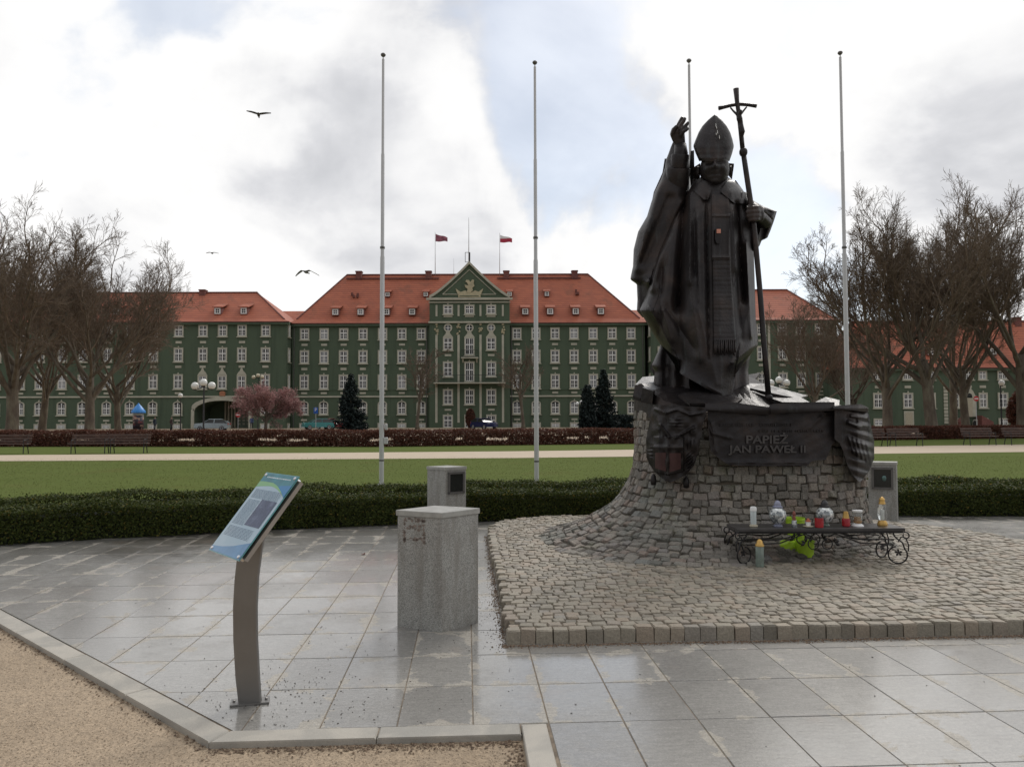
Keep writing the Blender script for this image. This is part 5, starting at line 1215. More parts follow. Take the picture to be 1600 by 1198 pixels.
# ------------------------------------------------------------------ candles and offerings
def f_clear(t, s, bump):
    n = t.noise(t.obj(), 30.0, 3.0, 0.6, 1.0); s('Base Color', (0.86, 0.89, 0.89)); s('Roughness', 0.08); s('Transmission Weight', 0.9); s('IOR', 1.35); bump(n, 0.5, 0.01)
M_CLEAR = material('clear_glass', f_clear)
def f_cut(t, s, bump):
    v = t.n('ShaderNodeTexVoronoi', {'Vector': t.obj(), 'Scale': 42.0}); g = t.sep(v.outputs['Color'])[0]
    s('Base Color', t.ramp(g, [(0.0, (0.16, 0.17, 0.18)), (0.4, (0.34, 0.37, 0.38)), (0.75, (0.62, 0.64, 0.62)), (1.0, (0.85, 0.86, 0.84))])); s('Roughness', 0.12); s('Metallic', 0.35); bump(g, 0.9, 0.02)
M_CUT = material('cut_glass', f_cut)
M_REDG = plain('red_candle_glass', (0.33, 0.012, 0.02), 0.12, 0, 0.15, 12)
M_GOLD = plain('gold_plastic', (0.55, 0.34, 0.10), 0.35, 0.5, 0.15, 20)
M_TEAL = plain('grey_green_glass', (0.17, 0.21, 0.18), 0.15, 0, 0.2, 12)
M_LIME = plain('lime_plastic', (0.36, 0.55, 0.03), 0.35, 0, 0.15, 9)
M_BLUEG = plain('grey_blue_plastic', (0.24, 0.25, 0.33), 0.35, 0, 0.15, 9)
M_WAX = plain('white_wax', (0.70, 0.70, 0.66), 0.5)
M_AMBER = plain('amber_wax', (0.60, 0.28, 0.05), 0.45)
M_CAPD = plain('dark_lid', (0.05, 0.048, 0.05), 0.4, 0.3)
M_RBRN = plain('terracotta_figure', (0.22, 0.07, 0.05), 0.6, 0, 0.3, 30)
def put(u, dy): return np.array((P(u, 822, BYF + dy)[0], BYF + dy, BTOP - 0.003))
def candle(name, label, c, parts, cat='candle'):
    o = empty(name, c, label, cat, 'grave candles at the monument')
    for nm, prof, mt, n in parts: q_ = MB(); q_.lathe(prof, c, n); smooth_by_angle(q_.build(nm, mt, o), 40)
    return o
candle('grave_candle', 'tall white lantern with cream foot at the left end of the bench', put(1177.5, 0.14), [('foot', [(0.040, 0), (0.044, 0.006), (0.038, 0.022), (0.030, 0.026)], M_DOOR, 14), ('glass', [(0.031, 0.024), (0.032, 0.16), (0.030, 0.165)], plain('milky_glass', (0.50, 0.55, 0.55), 0.2), 8), ('lid', [(0.034, 0.163), (0.034, 0.19), (0.028, 0.205), (0.012, 0.208)], M_WHITE, 14)])
def globe(label, u, dy, capm, footm): candle('globe_lantern', label, put(u, dy), [('foot', [(0.048, 0), (0.050, 0.008), (0.030, 0.022), (0.03, 0.03)], footm, 16), ('glass', [(0.030, 0.026), (0.060, 0.045), (0.083, 0.085), (0.088, 0.118), (0.080, 0.155), (0.055, 0.185), (0.040, 0.195)], M_CUT, 18), ('cap', [(0.050, 0.192), (0.052, 0.205), (0.034, 0.215), (0.036, 0.235), (0.022, 0.258), (0.008, 0.268)], capm, 14)], 'lantern')
globe('round cut-glass lantern with grey blue cap on the bench', 1215.5, 0.16, M_BLUEG, M_BLUEG)
globe('round cut-glass lantern with dark cap behind the red candle', 1289, 0.20, M_CAPD, M_TEAL)
candle('small_figure', 'small terracotta and white figure beside the left round lantern', put(1241, 0.10), [('glass', [(0.028, 0), (0.030, 0.004), (0.026, 0.06), (0.022, 0.07)], M_CUT, 12), ('body', [(0.017, 0.06), (0.019, 0.085), (0.011, 0.115), (0.017, 0.125), (0.019, 0.14), (0.010, 0.158), (0.004, 0.165)], M_RBRN, 10)], 'figure')
candle('small_figure', 'small white figure with red top on a pale dish', put(1263, 0.08), [('dish', [(0.035, 0), (0.055, 0.008), (0.056, 0.014), (0.03, 0.016)], M_DOOR, 18), ('body', [(0.024, 0.014), (0.026, 0.05), (0.018, 0.06)], M_WHITE, 10), ('top', [(0.027, 0.058), (0.020, 0.075), (0.006, 0.092)], plain('red_orange', (0.4, 0.09, 0.04), 0.5), 10)], 'figure')
candle('grave_candle', 'plain red candle without lid in front of the dark-capped lantern', put(1280, 0.05), [('glass', [(0.036, 0), (0.043, 0.006), (0.045, 0.06), (0.042, 0.098), (0.038, 0.10)], M_REDG, 16), ('wax', [(0.036, 0.098), (0.03, 0.101)], M_CAPD, 12)])
candle('grave_candle', 'red candle with gold lid right of the dark-capped lantern', put(1322, 0.14), [('glass', [(0.032, 0), (0.041, 0.006), (0.042, 0.07), (0.036, 0.084)], M_REDG, 16), ('lid', [(0.034, 0.083), (0.031, 0.10), (0.026, 0.132), (0.024, 0.15), (0.010, 0.156)], M_GOLD, 12)])
candle('grave_candle', 'clear glass candle with amber wax on a white foot', put(1340, 0.17), [('foot', [(0.062, 0), (0.060, 0.008), (0.040, 0.022), (0.036, 0.026)], M_WHITE, 16), ('wax', [(0.030, 0.03), (0.034, 0.09), (0.03, 0.095)], M_AMBER, 14), ('glass', [(0.038, 0.024), (0.046, 0.06), (0.050, 0.15), (0.046, 0.15), (0.040, 0.06)], M_CLEAR, 16), ('rim', [(0.051, 0.148), (0.052, 0.162), (0.046, 0.164)], M_WHITE, 16)])
candle('grave_candle', 'tall clear lantern with gold cap and foot at the right end', put(1379, 0.20), [('foot', [(0.050, 0), (0.052, 0.01), (0.044, 0.04), (0.030, 0.055)], M_GOLD, 16), ('glass', [(0.030, 0.052), (0.044, 0.09), (0.048, 0.14), (0.038, 0.20), (0.028, 0.225)], M_CLEAR, 16), ('wick_insert', [(0.014, 0.055), (0.016, 0.16), (0.012, 0.165)], M_WAX, 10), ('cap', [(0.034, 0.222), (0.034, 0.235), (0.026, 0.25), (0.030, 0.268), (0.018, 0.29), (0.006, 0.296)], M_GOLD, 14)])
gc = G(1186, 884, PZ); gc[1] -= 0.03
candle('grave_candle', 'grey green candle with gold lid standing on the cobbles', gc, [('glass', [(0.042, 0), (0.045, 0.008), (0.043, 0.03), (0.043, 0.20), (0.040, 0.206)], M_TEAL, 8), ('lid', [(0.044, 0.204), (0.044, 0.218), (0.032, 0.235), (0.030, 0.255), (0.014, 0.272), (0.005, 0.276)], M_GOLD, 14)])
def lime(name, label, c, r, seed, upright):
    rng = np.random.default_rng(seed); o = empty(name, c, label, 'container'); q_ = MB(); n = 18; rings = []
    prof = [(0.80, 0), (0.88, 0.02), (0.96, 0.6), (1.0, 1.0), (1.06, 1.0), (1.06, 1.06), (0.98, 1.06), (0.93, 0.95), (0.72, 0.08)]
    for rr, z in prof:
        ring = []
        for a_ in np.linspace(0, 2 * math.pi, n, endpoint=False):
            p = np.array((rr * r[0] * math.cos(a_), rr * r[0] * math.sin(a_), z * r[1]))
            if not upright: p = np.array((p[2] - r[1] / 2, p[1], p[0] + r[0] * 1.06))
            ring.append(np.array(c) + p)
        rings.append(ring)
    q_.loft(rings); smooth_by_angle(q_.build('pot', M_LIME, o), 40)
YL = BYF + BD + 0.14
g1 = P(1229, 850, YL); g1[2] = PZ + 0.085; ob_ = empty('lime_bag', g1 - (0, 0, 0.075), 'crumpled lime green bag under the bench', 'bag'); q_ = MB(); rings = []
for t_ in np.linspace(0.1, math.pi - 0.1, 16):
    rings.append([g1 + np.array((0.135 * math.cos(t_), 0.09 * math.sin(t_) ** 0.6 * math.cos(a_), 0.078 * math.sin(t_) ** 0.6 * math.sin(a_))) * (1 + 0.10 * math.sin(5 * t_ + 3 * a_) + 0.07 * math.sin(9 * a_ - 4 * t_)) for a_ in np.linspace(0, 6.283, 20, endpoint=False)])
q_.loft(rings); smooth_by_angle(q_.build('sack', M_LIME, ob_), 40)
g2 = P(1258, 850, YL - 0.10); g2[2] = PZ + 0.01; lime('lime_pot', 'lime green plastic pot standing under the middle of the bench', g2, (0.095, 0.16), 2, True)
g3 = P(1243, 850, YL + 0.16); g3[2] = PZ + 0.01; lime('lime_pot', 'tall lime green pot behind the bench, showing above its top', g3, (0.10, 0.36), 3, True)

# ------------------------------------------------------------------ park benches along the path
def park_bench():
    o = empty('park_bench', (0, 0, 0), None, 'bench', 'park benches along the sandy path')
    for k in range(3): q_ = MB(); q_.bevbox((0, -0.24 + k * 0.13, 0.45), (1.75, 0.11, 0.035), 0.006); q_.build('seat_slat', M_WOODB, o)
    for k in range(3): q_ = MB(); q_.bevbox((0, 0.16 + k * 0.035, 0.56 + k * 0.13), (1.75, 0.03, 0.10), 0.006); q_.build('back_slat', M_WOODB, o)
    for sx in (-0.72, 0.72):
        q_ = MB(); q_.tube([(sx, -0.26, 0), (sx, -0.24, 0.42), (sx, 0.12, 0.42), (sx, 0.26, 0.88)], 0.022, 6); q_.tube([(sx, 0.10, 0.42), (sx, 0.22, 0)], 0.022, 6); q_.tube([(sx, -0.25, 0.42), (sx, -0.25, 0.62), (sx, 0.18, 0.64)], 0.018, 6); q_.build('leg', M_DARKIRON, o)
    return o
pb0 = park_bench(); first = True
for u, v, lab in ((12, 709, 'park bench cut by the left edge'), (139, 708.5, 'park bench left of the pair beside the path'), (200, 708, 'park bench at the left with the hedge end behind it, nearest the gateway'),
                  (1362, 697.5, 'park bench right of the monument, partly hidden by it'), (1417, 697, 'park bench just right of the monument'), (1532, 695.5, 'park bench second from the right edge'), (1596, 695, 'park bench cut by the right edge')):
    g = G(u, v); o = pb0 if first else copy_tree(pb0); first = False
    o.location = (g[0], g[1] + 0.1, 0.0); o.rotation_euler = (0, 0, 0.12 if u < 800 else 0.16); o['label'] = lab; k = 1.0 if u < 800 else 1.08; o.scale = (k, k, k)

# ------------------------------------------------------------------ lamps
def lamp(label, u, v, Y, globes, dia, ypos=False):
    g = ground_at(u, Y); top = P(u, v, Y); o = empty('street_lamp', g, label, 'lamp', 'globe lamps round the square'); q_ = MB()
    q_.lathe([(0.14, 0), (0.14, 0.25), (0.09, 0.35), (0.06, 0.9), (0.045, top[2] - 0.25), (0.03, top[2] - 0.1)], g, 10)
    if globes > 1:
        q_.tube([(top[0] - dia * 1.15, Y, top[2] - dia * 0.62), (top[0] - dia * 0.7, Y, top[2] - dia * 0.85), (top[0], Y, top[2] - dia * 0.6), (top[0] + dia * 0.7, Y, top[2] - dia * 0.85), (top[0] + dia * 1.15, Y, top[2] - dia * 0.62)], 0.03, 6)
    q_.build('post', M_DARKIRON, o)
    spots = {1: [(0, 0)], 2: [(-0.5, -0.3), (0.6, 0.1)], 3: [(-1.15, -0.45), (0, 0), (1.12, -0.42)]}[globes]
    for a_, z in spots:
        c = top + (a_ * dia, 0, z * dia); q_ = MB(); q_.ball(c, dia / 2, 16, 10); gl_ = q_.build('globe', M_GLOBEY if ypos else M_GLOBE, o, True)
        q_ = MB(); q_.lathe([(dia * 0.22, -dia * 0.58), (dia * 0.26, -dia * 0.47), (dia * 0.2, -dia * 0.42)], c, 10); q_.build('globe_holder', M_DARKIRON, gl_)
lamp('tall black lamp with three white globes before the arched gateway', 318, 597.5, 50, 3, 0.48)
lamp('single white globe lamp left of the three-globe lamp', 282, 618, 80, 1, 0.48)
lamp('three yellowish globes showing above the pink tree', 403, 586.5, 98, 3, 0.48, True)
lamp('lamp with two globes beside the right spruce', 905, 629, 96, 2, 0.48)
lamp('three white globes showing behind the statue staff', 1217, 593.5, 54, 3, 0.48)
lamp('single white globe lamp before the portal at right', 1565, 598, 66, 1, 0.5)

# ------------------------------------------------------------------ signs, advertising column
def sign_post(name, label, u, v0, v1, Y, shape):
    g = ground_at(u, Y); t = P(u, v0, Y); b = P(u, v1, Y); o = empty(name, g, label, 'sign'); q_ = MB(); q_.tube([g, (g[0], Y, t[2] + 0.05)], 0.035, 8); q_.build('post', M_STEEL, o)
    c = np.array((g[0], Y - 0.06, (t[2] + b[2]) / 2)); h = t[2] - b[2]
    if shape == 'P':
        q_ = MB(); q_.bevbox(c, (h * 0.7, 0.03, h), 0.01); pl = q_.build('plate', M_BLUE, o)
        cu_ = bpy.data.curves.new('letter', 'FONT'); cu_.body = 'P'; cu_.size = h * 0.75; cu_.align_x = 'CENTER'; cu_.align_y = 'CENTER'; cu_.extrude = 0.004; cu_.materials.append(M_WHITE)
        ob = bpy.data.objects.new('t', cu_); COL.objects.link(ob); dg = bpy.context.evaluated_depsgraph_get(); dg.update(); me_ = bpy.data.meshes.new_from_object(ob.evaluated_get(dg)); bpy.data.objects.remove(ob)
        me_.materials.clear(); me_.materials.append(M_WHITE); t_ = link('letter', me_, pl, tuple(c - org(pl) + (0, -0.025, h * 0.1))); t_.rotation_euler = (math.pi / 2, 0, 0)
    else:
        q_ = MB(); q_.prism([c + np.array((h / 2 * math.cos(a_), 0, h / 2 * math.sin(a_))) for a_ in np.linspace(0, 6.283, 20, endpoint=False)], (0, 0.02, 0)); pl = q_.build('plate', M_RED, o)
        q_ = MB(); q_.box(c - (0, 0.008, 0), (h * 0.7, 0.012, h * 0.17)); q_.build('bar', M_WHITE, pl)
sign_post('parking_sign', 'blue parking sign with white P left of the spruce', 493.5, 636.5, 646, 99, 'P')
sign_post('no_entry_sign', 'round red no-entry sign with white bar in the gateway', 372, 644, 652, 113, 'O')
sign_post('no_entry_sign', 'red sign with white bar beside the portal at right', 1526, 618.5, 627, 90, 'O')
g = ground_at(216, 92); ac = empty('advertising_column', g, 'round poster column with bright blue domed roof', 'column')
q_ = MB(); R_ = 0.58; q_.lathe([(R_, 0), (R_, 2.2), (R_ * 0.9, 2.25)], g, 20); q_.build('drum', M_CREAM, ac, True)
def f_post(t, s, bump):
    p = t.obj(); v = t.n('ShaderNodeTexVoronoi', {'Vector': t.vm('MULTIPLY', p, (1, 1, 1.3)), 'Scale': 3.2}, distance='CHEBYCHEV').outputs['Color']; g_ = t.sep(v)[0]
    s('Base Color', t.ramp(g_, [(0.0, (0.04, 0.02, 0.025)), (0.3, (0.16, 0.04, 0.04)), (0.55, (0.05, 0.05, 0.07)), (0.8, (0.35, 0.22, 0.16)), (1.0, (0.5, 0.45, 0.4))], 'CONSTANT')); s('Roughness', 0.6)
q_ = MB(); q_.lathe([(R_ + 0.012, 0.3), (R_ + 0.012, 1.95)], g, 20); q_.build('posters', material('poster_patchwork', f_post), ac, True)
q_ = MB(); q_.lathe([(R_ + 0.22, 2.23), (R_ + 0.22, 2.42), (R_ * 0.95, 2.75), (R_ * 0.55, 3.05), (0.12, 3.25), (0.05, 3.4)], g, 20); smooth_by_angle(q_.build('dome', M_SKYB, ac), 40)

# ------------------------------------------------------------------ parked cars, seen over the red hedge
def car(label, u, Y, rz, paint, kind, extra=None):
    o = empty('parked_car', (0, 0, 0), label, 'car', 'cars parked before the green building'); L, H, W_ = (4.1, 1.46, 1.7) if kind == 'hatch' else (4.6, 1.85, 1.8)
    if kind == 'hatch': low = [(-2.05, .35), (-2.05, .75), (-1.9, .92), (-0.9, .98), (1.5, .95), (1.98, .88), (2.05, .6), (2.02, .3)]; cab = [(-1.05, .96), (-0.35, 1.38), (0.1, 1.45), (1.1, 1.43), (1.6, 1.25), (1.95, .93)]
    else: low = [(-2.3, .35), (-2.3, .85), (-2.15, 1.0), (-1.3, 1.08), (2.25, 1.08), (2.3, .9), (2.3, .3)]; cab = [(-1.5, 1.06), (-0.7, 1.75), (-0.3, 1.83), (1.9, 1.85), (2.15, 1.75), (2.28, 1.06)]
    def side(prof, w0, w1, zlo, zhi, shrink=0):
        ring = []
        for s_ in (-1, -0.9, 0.9, 1):
            ww = W_ / 2; ring.append([(x * (1 - (0.02 if abs(s_) == 1 else 0)), s_ * (w0 + (w1 - w0) * (z - zlo) / (zhi - zlo)), z) for x, z in prof])
        return ring
    q_ = MB(); q_.loft(side(low, W_ / 2, W_ / 2 * 0.96, .3, 1.0)); smooth_by_angle(q_.build('body', paint, o), 35)
    q_ = MB(); q_.loft(side(cab, W_ / 2 * 0.95, W_ / 2 * 0.72, .95, 1.5 if kind == 'hatch' else 1.9)); smooth_by_angle(q_.build('cabin', M_DKGLASS, o), 35)
    tp = [c_ for c_ in cab if c_[1] > cab[2][1] - 0.12]; zt = max(c_[1] for c_ in cab); xa_, xb_ = tp[0][0] - 0.02, tp[-1][0] + 0.05
    q_ = MB(); q_.bevbox(((xa_ + xb_) / 2, 0, zt - 0.02), (xb_ - xa_, W_ * 0.76, 0.08), 0.03); q_.build('roof', paint, o)
    for s_ in (-1, 1):
        q_ = MB()
        for k in (1, len(cab) - 2): x, z = cab[k]; x2, z2 = cab[0 if k == 1 else -1]; q_.tube([(x, s_ * W_ * 0.37, z - .02), (x2, s_ * W_ * 0.475, z2)], 0.035, 5)
        q_.tube([(0.35, s_ * W_ * 0.375, zt - .04), (0.35, s_ * W_ * 0.48, .97)], 0.04, 5); q_.build('pillar', paint, o)
    for x in (-1.3 * L / 4.1, 1.28 * L / 4.1):
        for s_ in (-1, 1):
            q_ = MB(); q_.loft([[(x + r * math.cos(a_), s_ * (W_ / 2 - 0.1 + yy), 0.31 + r * math.sin(a_)) for a_ in np.linspace(0, 6.283, 18, endpoint=False)] for r, yy in ((0.26, -0.1), (0.31, -0.08), (0.31, 0.08), (0.27, 0.11))]); w_ = q_.build('wheel', plain('tyre', (0.02, 0.02, 0.02), 0.8) if x == 99 else M_CAPD, o)
            q_ = MB(); q_.loft([[(x + r * math.cos(a_), s_ * (W_ / 2 - 0.1 + yy), 0.31 + r * math.sin(a_)) for a_ in np.linspace(0, 6.283, 14, endpoint=False)] for r, yy in ((0.19, 0.10), (0.18, 0.118), (0.05, 0.10))]); q_.build('rim', M_STEEL, w_)
    for s_ in (-1, 1):
        q_ = MB(); q_.bevbox((-L / 2 + 0.06, s_ * W_ * 0.36, 0.72), (0.12, 0.3, 0.16), 0.02); q_.build('headlight', M_CHROME, o)
        q_ = MB(); q_.bevbox((L / 2 - 0.04, s_ * W_ * 0.42, 0.84), (0.1, 0.2, 0.22), 0.02); q_.build('tail_light', M_RED, o)
    g = ground_at(u, Y); o.location = (g[0], g[1], -0.02); o.rotation_euler = (0, 0, rz); return o
car('dark blue car parked below the gable', 756, 101, 2.2, plain('dark_blue_paint', (0.015, 0.02, 0.075), 0.2, 0.2), 'hatch')
car('teal car parked between the pink tree and the spruce', 497, 104, 0.5, plain('teal_paint', (0.05, 0.22, 0.22), 0.2, 0.2), 'hatch')
car('dark red car parked beside the teal car', 515, 107, 2.6, plain('dark_red_paint', (0.16, 0.02, 0.025), 0.2, 0.2), 'hatch')
car('silver car parked before the arched gateway', 332, 97, 0.15, plain('silver_paint', (0.36, 0.41, 0.43), 0.2, 0.5), 'hatch')

# ------------------------------------------------------------------ people far off
def person(label, u, Y, top, bottom, rz, hgt=1.74):
    J = {0: (0, 0, .96), 1: (0, .01, 1.12), 2: (0, .01, 1.30), 3: (0, 0, 1.46), 4: (0, -.01, 1.54), 5: (0, -.015, 1.62), 6: (0, -.01, 1.72),
         7: (-.19, 0, 1.42), 8: (-.24, .06, 1.15), 9: (-.23, -.03, .92), 10: (-.22, -.06, .83), 11: (.19, 0, 1.42), 12: (.24, .04, 1.16), 13: (.24, -.07, .93), 14: (.23, -.10, .85),
         15: (-.10, 0, .90), 16: (-.11, -.12, .50), 17: (-.11, .04, .09), 18: (-.11, -.10, .04), 19: (.10, 0, .90), 20: (.11, .10, .50), 21: (.11, .26, .12), 22: (.11, .14, .04)}
    E = [(0, 1), (1, 2), (2, 3), (3, 4), (4, 5), (5, 6), (3, 7), (7, 8), (8, 9), (9, 10), (3, 11), (11, 12), (12, 13), (13, 14), (0, 15), (15, 16), (16, 17), (17, 18), (0, 19), (19, 20), (20, 21), (21, 22)]
    Rr = [.155, .15, .165, .10, .055, .085, .075, .075, .058, .042, .038, .075, .058, .042, .038, .10, .07, .045, .045, .10, .07, .045, .045]
    me = bpy.data.meshes.new('person'); me.from_pydata([J[i] for i in range(23)], E, []); g = ground_at(u, Y)
    def fn(t, s, bump):
        z = t.sep(t.obj())[2]; s('Base Color', t.ramp(t.m('DIVIDE', z, 1.8), [(0.0, (0.015, 0.013, 0.012)), (0.045, bottom), (0.50, top), (0.845, (0.32, 0.20, 0.15)), (0.93, (0.04, 0.03, 0.025))], 'CONSTANT')); s('Roughness', 0.8)
    me.materials.append(material('clothes', fn)); o = link('person', me, None, (g[0], g[1], -0.02)); tag(o, label, 'person', 'people walking before the building')
    me.skin_vertices or None
    md = o.modifiers.new('skin', 'SKIN'); md.use_smooth_shade = True
    for i, sv in enumerate(me.skin_vertices[0].data): sv.radius = (Rr[i], Rr[i] * (0.75 if i < 4 else 1)); sv.use_root = (i == 0)
    sb = o.modifiers.new('sub', 'SUBSURF'); sb.levels = sb.render_levels = 1; o.rotation_euler = (0, 0, rz)
person('person in dark jacket walking right of the poster column', 242, 88, (0.02, 0.03, 0.04), (0.015, 0.017, 0.022), 1.4)
person('person in brown coat walking left of the single globe lamp', 268, 86, (0.05, 0.03, 0.025), (0.02, 0.018, 0.018), 1.5)
person('person in blue jacket beside the right side of the gateway', 393, 113, (0.05, 0.07, 0.16), (0.02, 0.02, 0.03), 0.3)

# ------------------------------------------------------------------ birds in the air
def bird(label, u, v, Y, span, dih, droop, yaw, col):
    c = P(u, v, Y); o = empty('bird', c, label, 'bird', 'birds in the sky'); q_ = MB(); s = span / 2
    q_.loft([[np.array((r * math.cos(a_) * 0.9, y, r * math.sin(a_) * 0.8)) * s + np.array((0, 0, 0)) for a_ in np.linspace(0, 6.283, 10, endpoint=False)] for y, r in ((-0.52, 0.01), (-0.46, 0.045), (-0.36, 0.085), (-0.25, 0.09), (-0.05, 0.14), (0.2, 0.13), (0.42, 0.06), (0.62, 0.07), (0.66, 0.02))])
    q_.v = [tuple(np.array(p) + c) for p in q_.v]; b_ = q_.build('body', col, o, True)
    for sx in (-1, 1):
        rows = [(0.05, 0.30, -0.20, 0.02), (0.35, 0.34, -0.12, dih), (0.62, 0.26, -0.02, dih + (0.62 - 0.35) * droop), (0.85, 0.14, 0.16, dih + 0.5 * droop), (1.0, 0.03, 0.30, dih + 0.68 * droop)]
        q_ = MB(); q_.loft([[c + np.array((sx * x, y0, z)) * s, c + np.array((sx * x, y0 - 0.06, z + 0.035)) * s, c + np.array((sx * x, y0 + ch, z)) * s, c + np.array((sx * x, y0 + ch * 0.4, z - 0.02)) * s] for x, ch, y0, z in rows]); q_.build('wing', col, o, True)
    o.rotation_euler = (0, 0, yaw)
M_BIRD = plain('dark_plumage', (0.05, 0.045, 0.045), 0.7); M_GULL = plain('grey_plumage', (0.16, 0.16, 0.17), 0.7, 0, 0.3, 8)
bird('dark bird gliding with raised wings high in the grey cloud', 404, 179.5, 26, 0.80, 0.13, 0.30, 0.25, M_BIRD)
bird('grey bird with drooping wings just above the roof', 478, 425, 26, 0.84, 0.10, -0.55, -0.15, M_GULL)
bird('tiny far bird left of the drooping-winged bird', 331, 395.5, 50, 0.80, 0.10, -0.12, 0.1, M_BIRD)

# ------------------------------------------------------------------ monument base: flared rubble column with bronze plaques
ped = empty('monument_base', (CXY[0], CXY[1], PZ), 'rough stone monument base with flared foot and bronze plaques', 'monument')
ZTOP = 1.66
zz = [PZ - 0.05] + list(PZ + np.linspace(0, 1, 16) ** 1.7 * (ZTOP - PZ)); tt = np.linspace(-math.pi, math.pi, 72, endpoint=False)
q_ = MB()
def inset(t, z, d): p = col_pt(t, z); c = np.array((CXY[0], CXY[1], z)); v = p - c; return c + v * (1 - d / np.linalg.norm(v))
q_.loft([[inset(t, z, 0.035) - (0, 0, 0.02 if z < PZ + 0.4 else 0) for t in tt] for z in zz]); q_.build('core', M_MORTAR, ped)
sm = []; z = PZ + 0.0; random.seed(21); ph = 0.0
rows = []; s_acc = 0
# walk up the profile by arc length on the left flank, so that the courses bend out over the flare
zcur = PZ + 0.004
while zcur < ZTOP:
    rows.append(zcur); k = flare(math.radians(195), zcur); k2 = flare(math.radians(195), zcur + 0.01); sl = abs(k2 - k) / 0.01
    zcur += 0.104 / math.sqrt(1 + min(sl, 4.0) ** 2)
for j, zc in enumerate(rows):
    zn = rows[j + 1] if j + 1 < len(rows) else zc + 0.12
    ts = np.linspace(-math.pi, math.pi, 721); pts = np.array([col_pt(t, zc) for t in ts]); seg = np.linalg.norm(np.diff(pts, axis=0), axis=1); cum = np.concatenate([[0], np.cumsum(seg)])
    pos = random.uniform(0, 0.1)
    while pos < cum[-1] - 0.05:
        wd = random.uniform(0.075, 0.165); pc = pos + wd / 2; pos += wd
        t = float(np.interp(pc, cum, ts)); zm = (zc + zn) / 2 + random.uniform(-1, 1) * (0.016 if zc > 0.45 else 0.006)
        p = col_pt(t, zm); du = col_pt(t + 0.01, zm) - col_pt(t - 0.01, zm); du /= np.linalg.norm(du)
        dv = col_pt(t, min(zm + 0.01, ZTOP)) - col_pt(t, zm - 0.01); hgt = np.linalg.norm(col_pt(t, zn) - col_pt(t, zc)); dv /= np.linalg.norm(dv); n = np.cross(du, dv); n /= np.linalg.norm(n)
        if hgt < 0.03: continue
        if math.sin(t) > 0.75 and random.random() < 0.0: continue
        hgt = min(hgt, 0.26)
        tw = random.gauss(0, 0.07); du2 = du * math.cos(tw) + dv * math.sin(tw); dv2 = -du * math.sin(tw) + dv * math.cos(tw); dp = 0.10
        n = n + du * random.gauss(0, 0.06) + dv * random.gauss(0, 0.06); n /= np.linalg.norm(n)
        sm.append(M4(p - n * (dp / 2 + random.uniform(-0.012, 0.018)), du2 * (wd - 0.007), dv2 * (hgt * random.uniform(0.90 if zc > 0.45 else 0.86, 1.08 if zc > 0.45 else 0.95)), n * dp))
WSTN = [stone_variant(70 + k, 0.15, 0.085) for k in range(8)]
front = [M for M in sm if M[1, 3] < CXY[1] + 0.15 or M[0, 3] < 1.2]; back = [M for M in sm if not (M[1, 3] < CXY[1] + 0.15 or M[0, 3] < 1.2)]
pieces('rubble_stone', front, WSTN, M_WST, ped, 300, 'other_rubble_stones'); pieces('rubble_stone', back, WSTN, M_WST, ped, 0, 'rear_rubble_stones')

# bronze mound on top
def smooth(x): x = np.clip(x, 0, 1); return x * x * (3 - 2 * x)
def mound_z(x, y):
    z = 1.69 + 0.36 * smooth((y - 8.85) / 1.15); z -= (0.30 * smooth((x - 2.85) / 0.9)) * smooth((y - 8.7) / 0.8)
    return z + 0.014 * math.sin(7 * x + 3 * y) + 0.018 * math.sin(11 * y - 5 * x) + 0.012 * math.sin(17 * x + 1.3)
q_ = MB(); rings = []
for f in (0.0, 0.15, 0.3, 0.45, 0.6, 0.72, 0.82, 0.9, 0.96, 1.0, 1.015):
    ring = []
    for t in np.linspace(-math.pi, math.pi, 64, endpoint=False):
        r = plan_r(t) * (1.015 if f > 1 else f) + 0.02 * math.sin(9 * t) * f; x, y = CXY[0] + r * math.cos(t), CXY[1] + r * math.sin(t)
        z = mound_z(x, y) if f <= 1.0 else 1.60
        ring.append((x, y, z))
    rings.append(ring)
q_.loft(rings); q_.build('bronze_mound', M_BRONZE, ped)
def slabp(name, pts, th, parent=ped, mat=M_BRONZE):
    """tilted bronze sheet through (u, v, Y) points"""
    q_ = MB(); q_.prism([P(*p) for p in pts], (0, 0.01, -th)); return q_.build(name, mat, parent)
slabp('bronze_sheet', [(1160, 598, 10.0), (1176, 612, 9.5), (1222, 628, 9.3), (1266, 628.5, 9.5), (1232, 610, 10.1), (1198, 600, 10.4)], 0.05)
slabp('bronze_sheet', [(1172, 606, 9.6), (1190, 600, 10.0), (1240, 612, 10.2), (1262, 618, 10.1), (1246, 622, 9.7), (1206, 614, 9.5)], 0.03)
slabp('bronze_sheet', [(1163, 586, 10.5), (1188, 582, 10.9), (1180, 592, 10.6), (1194, 600, 10.6), (1170, 604, 10.2)], 0.04)
slabp('bronze_sheet', [(992, 601, 10.1), (1004, 589, 10.6), (1024, 587, 10.7), (1026, 600, 10.1), (1012, 601, 9.9)], 0.03)
slabp('bronze_rock', [(992, 602, 10.0), (1014, 601, 9.9), (1016, 616, 9.85), (1000, 622, 9.9), (989, 618, 10.0)], 0.04)
q_ = MB(); b4 = [P(1001, 628, 9.55), P(1019, 632, 9.4), P(1026, 628, 9.8), P(1008, 625, 9.9)]; t4 = [P(1004, 605, 9.5), P(1021, 611, 9.35), P(1026, 609, 9.8), P(1010, 603, 9.9)]; q_.hexa(b4, t4); q_.build('bronze_rock', M_BRONZE, ped)
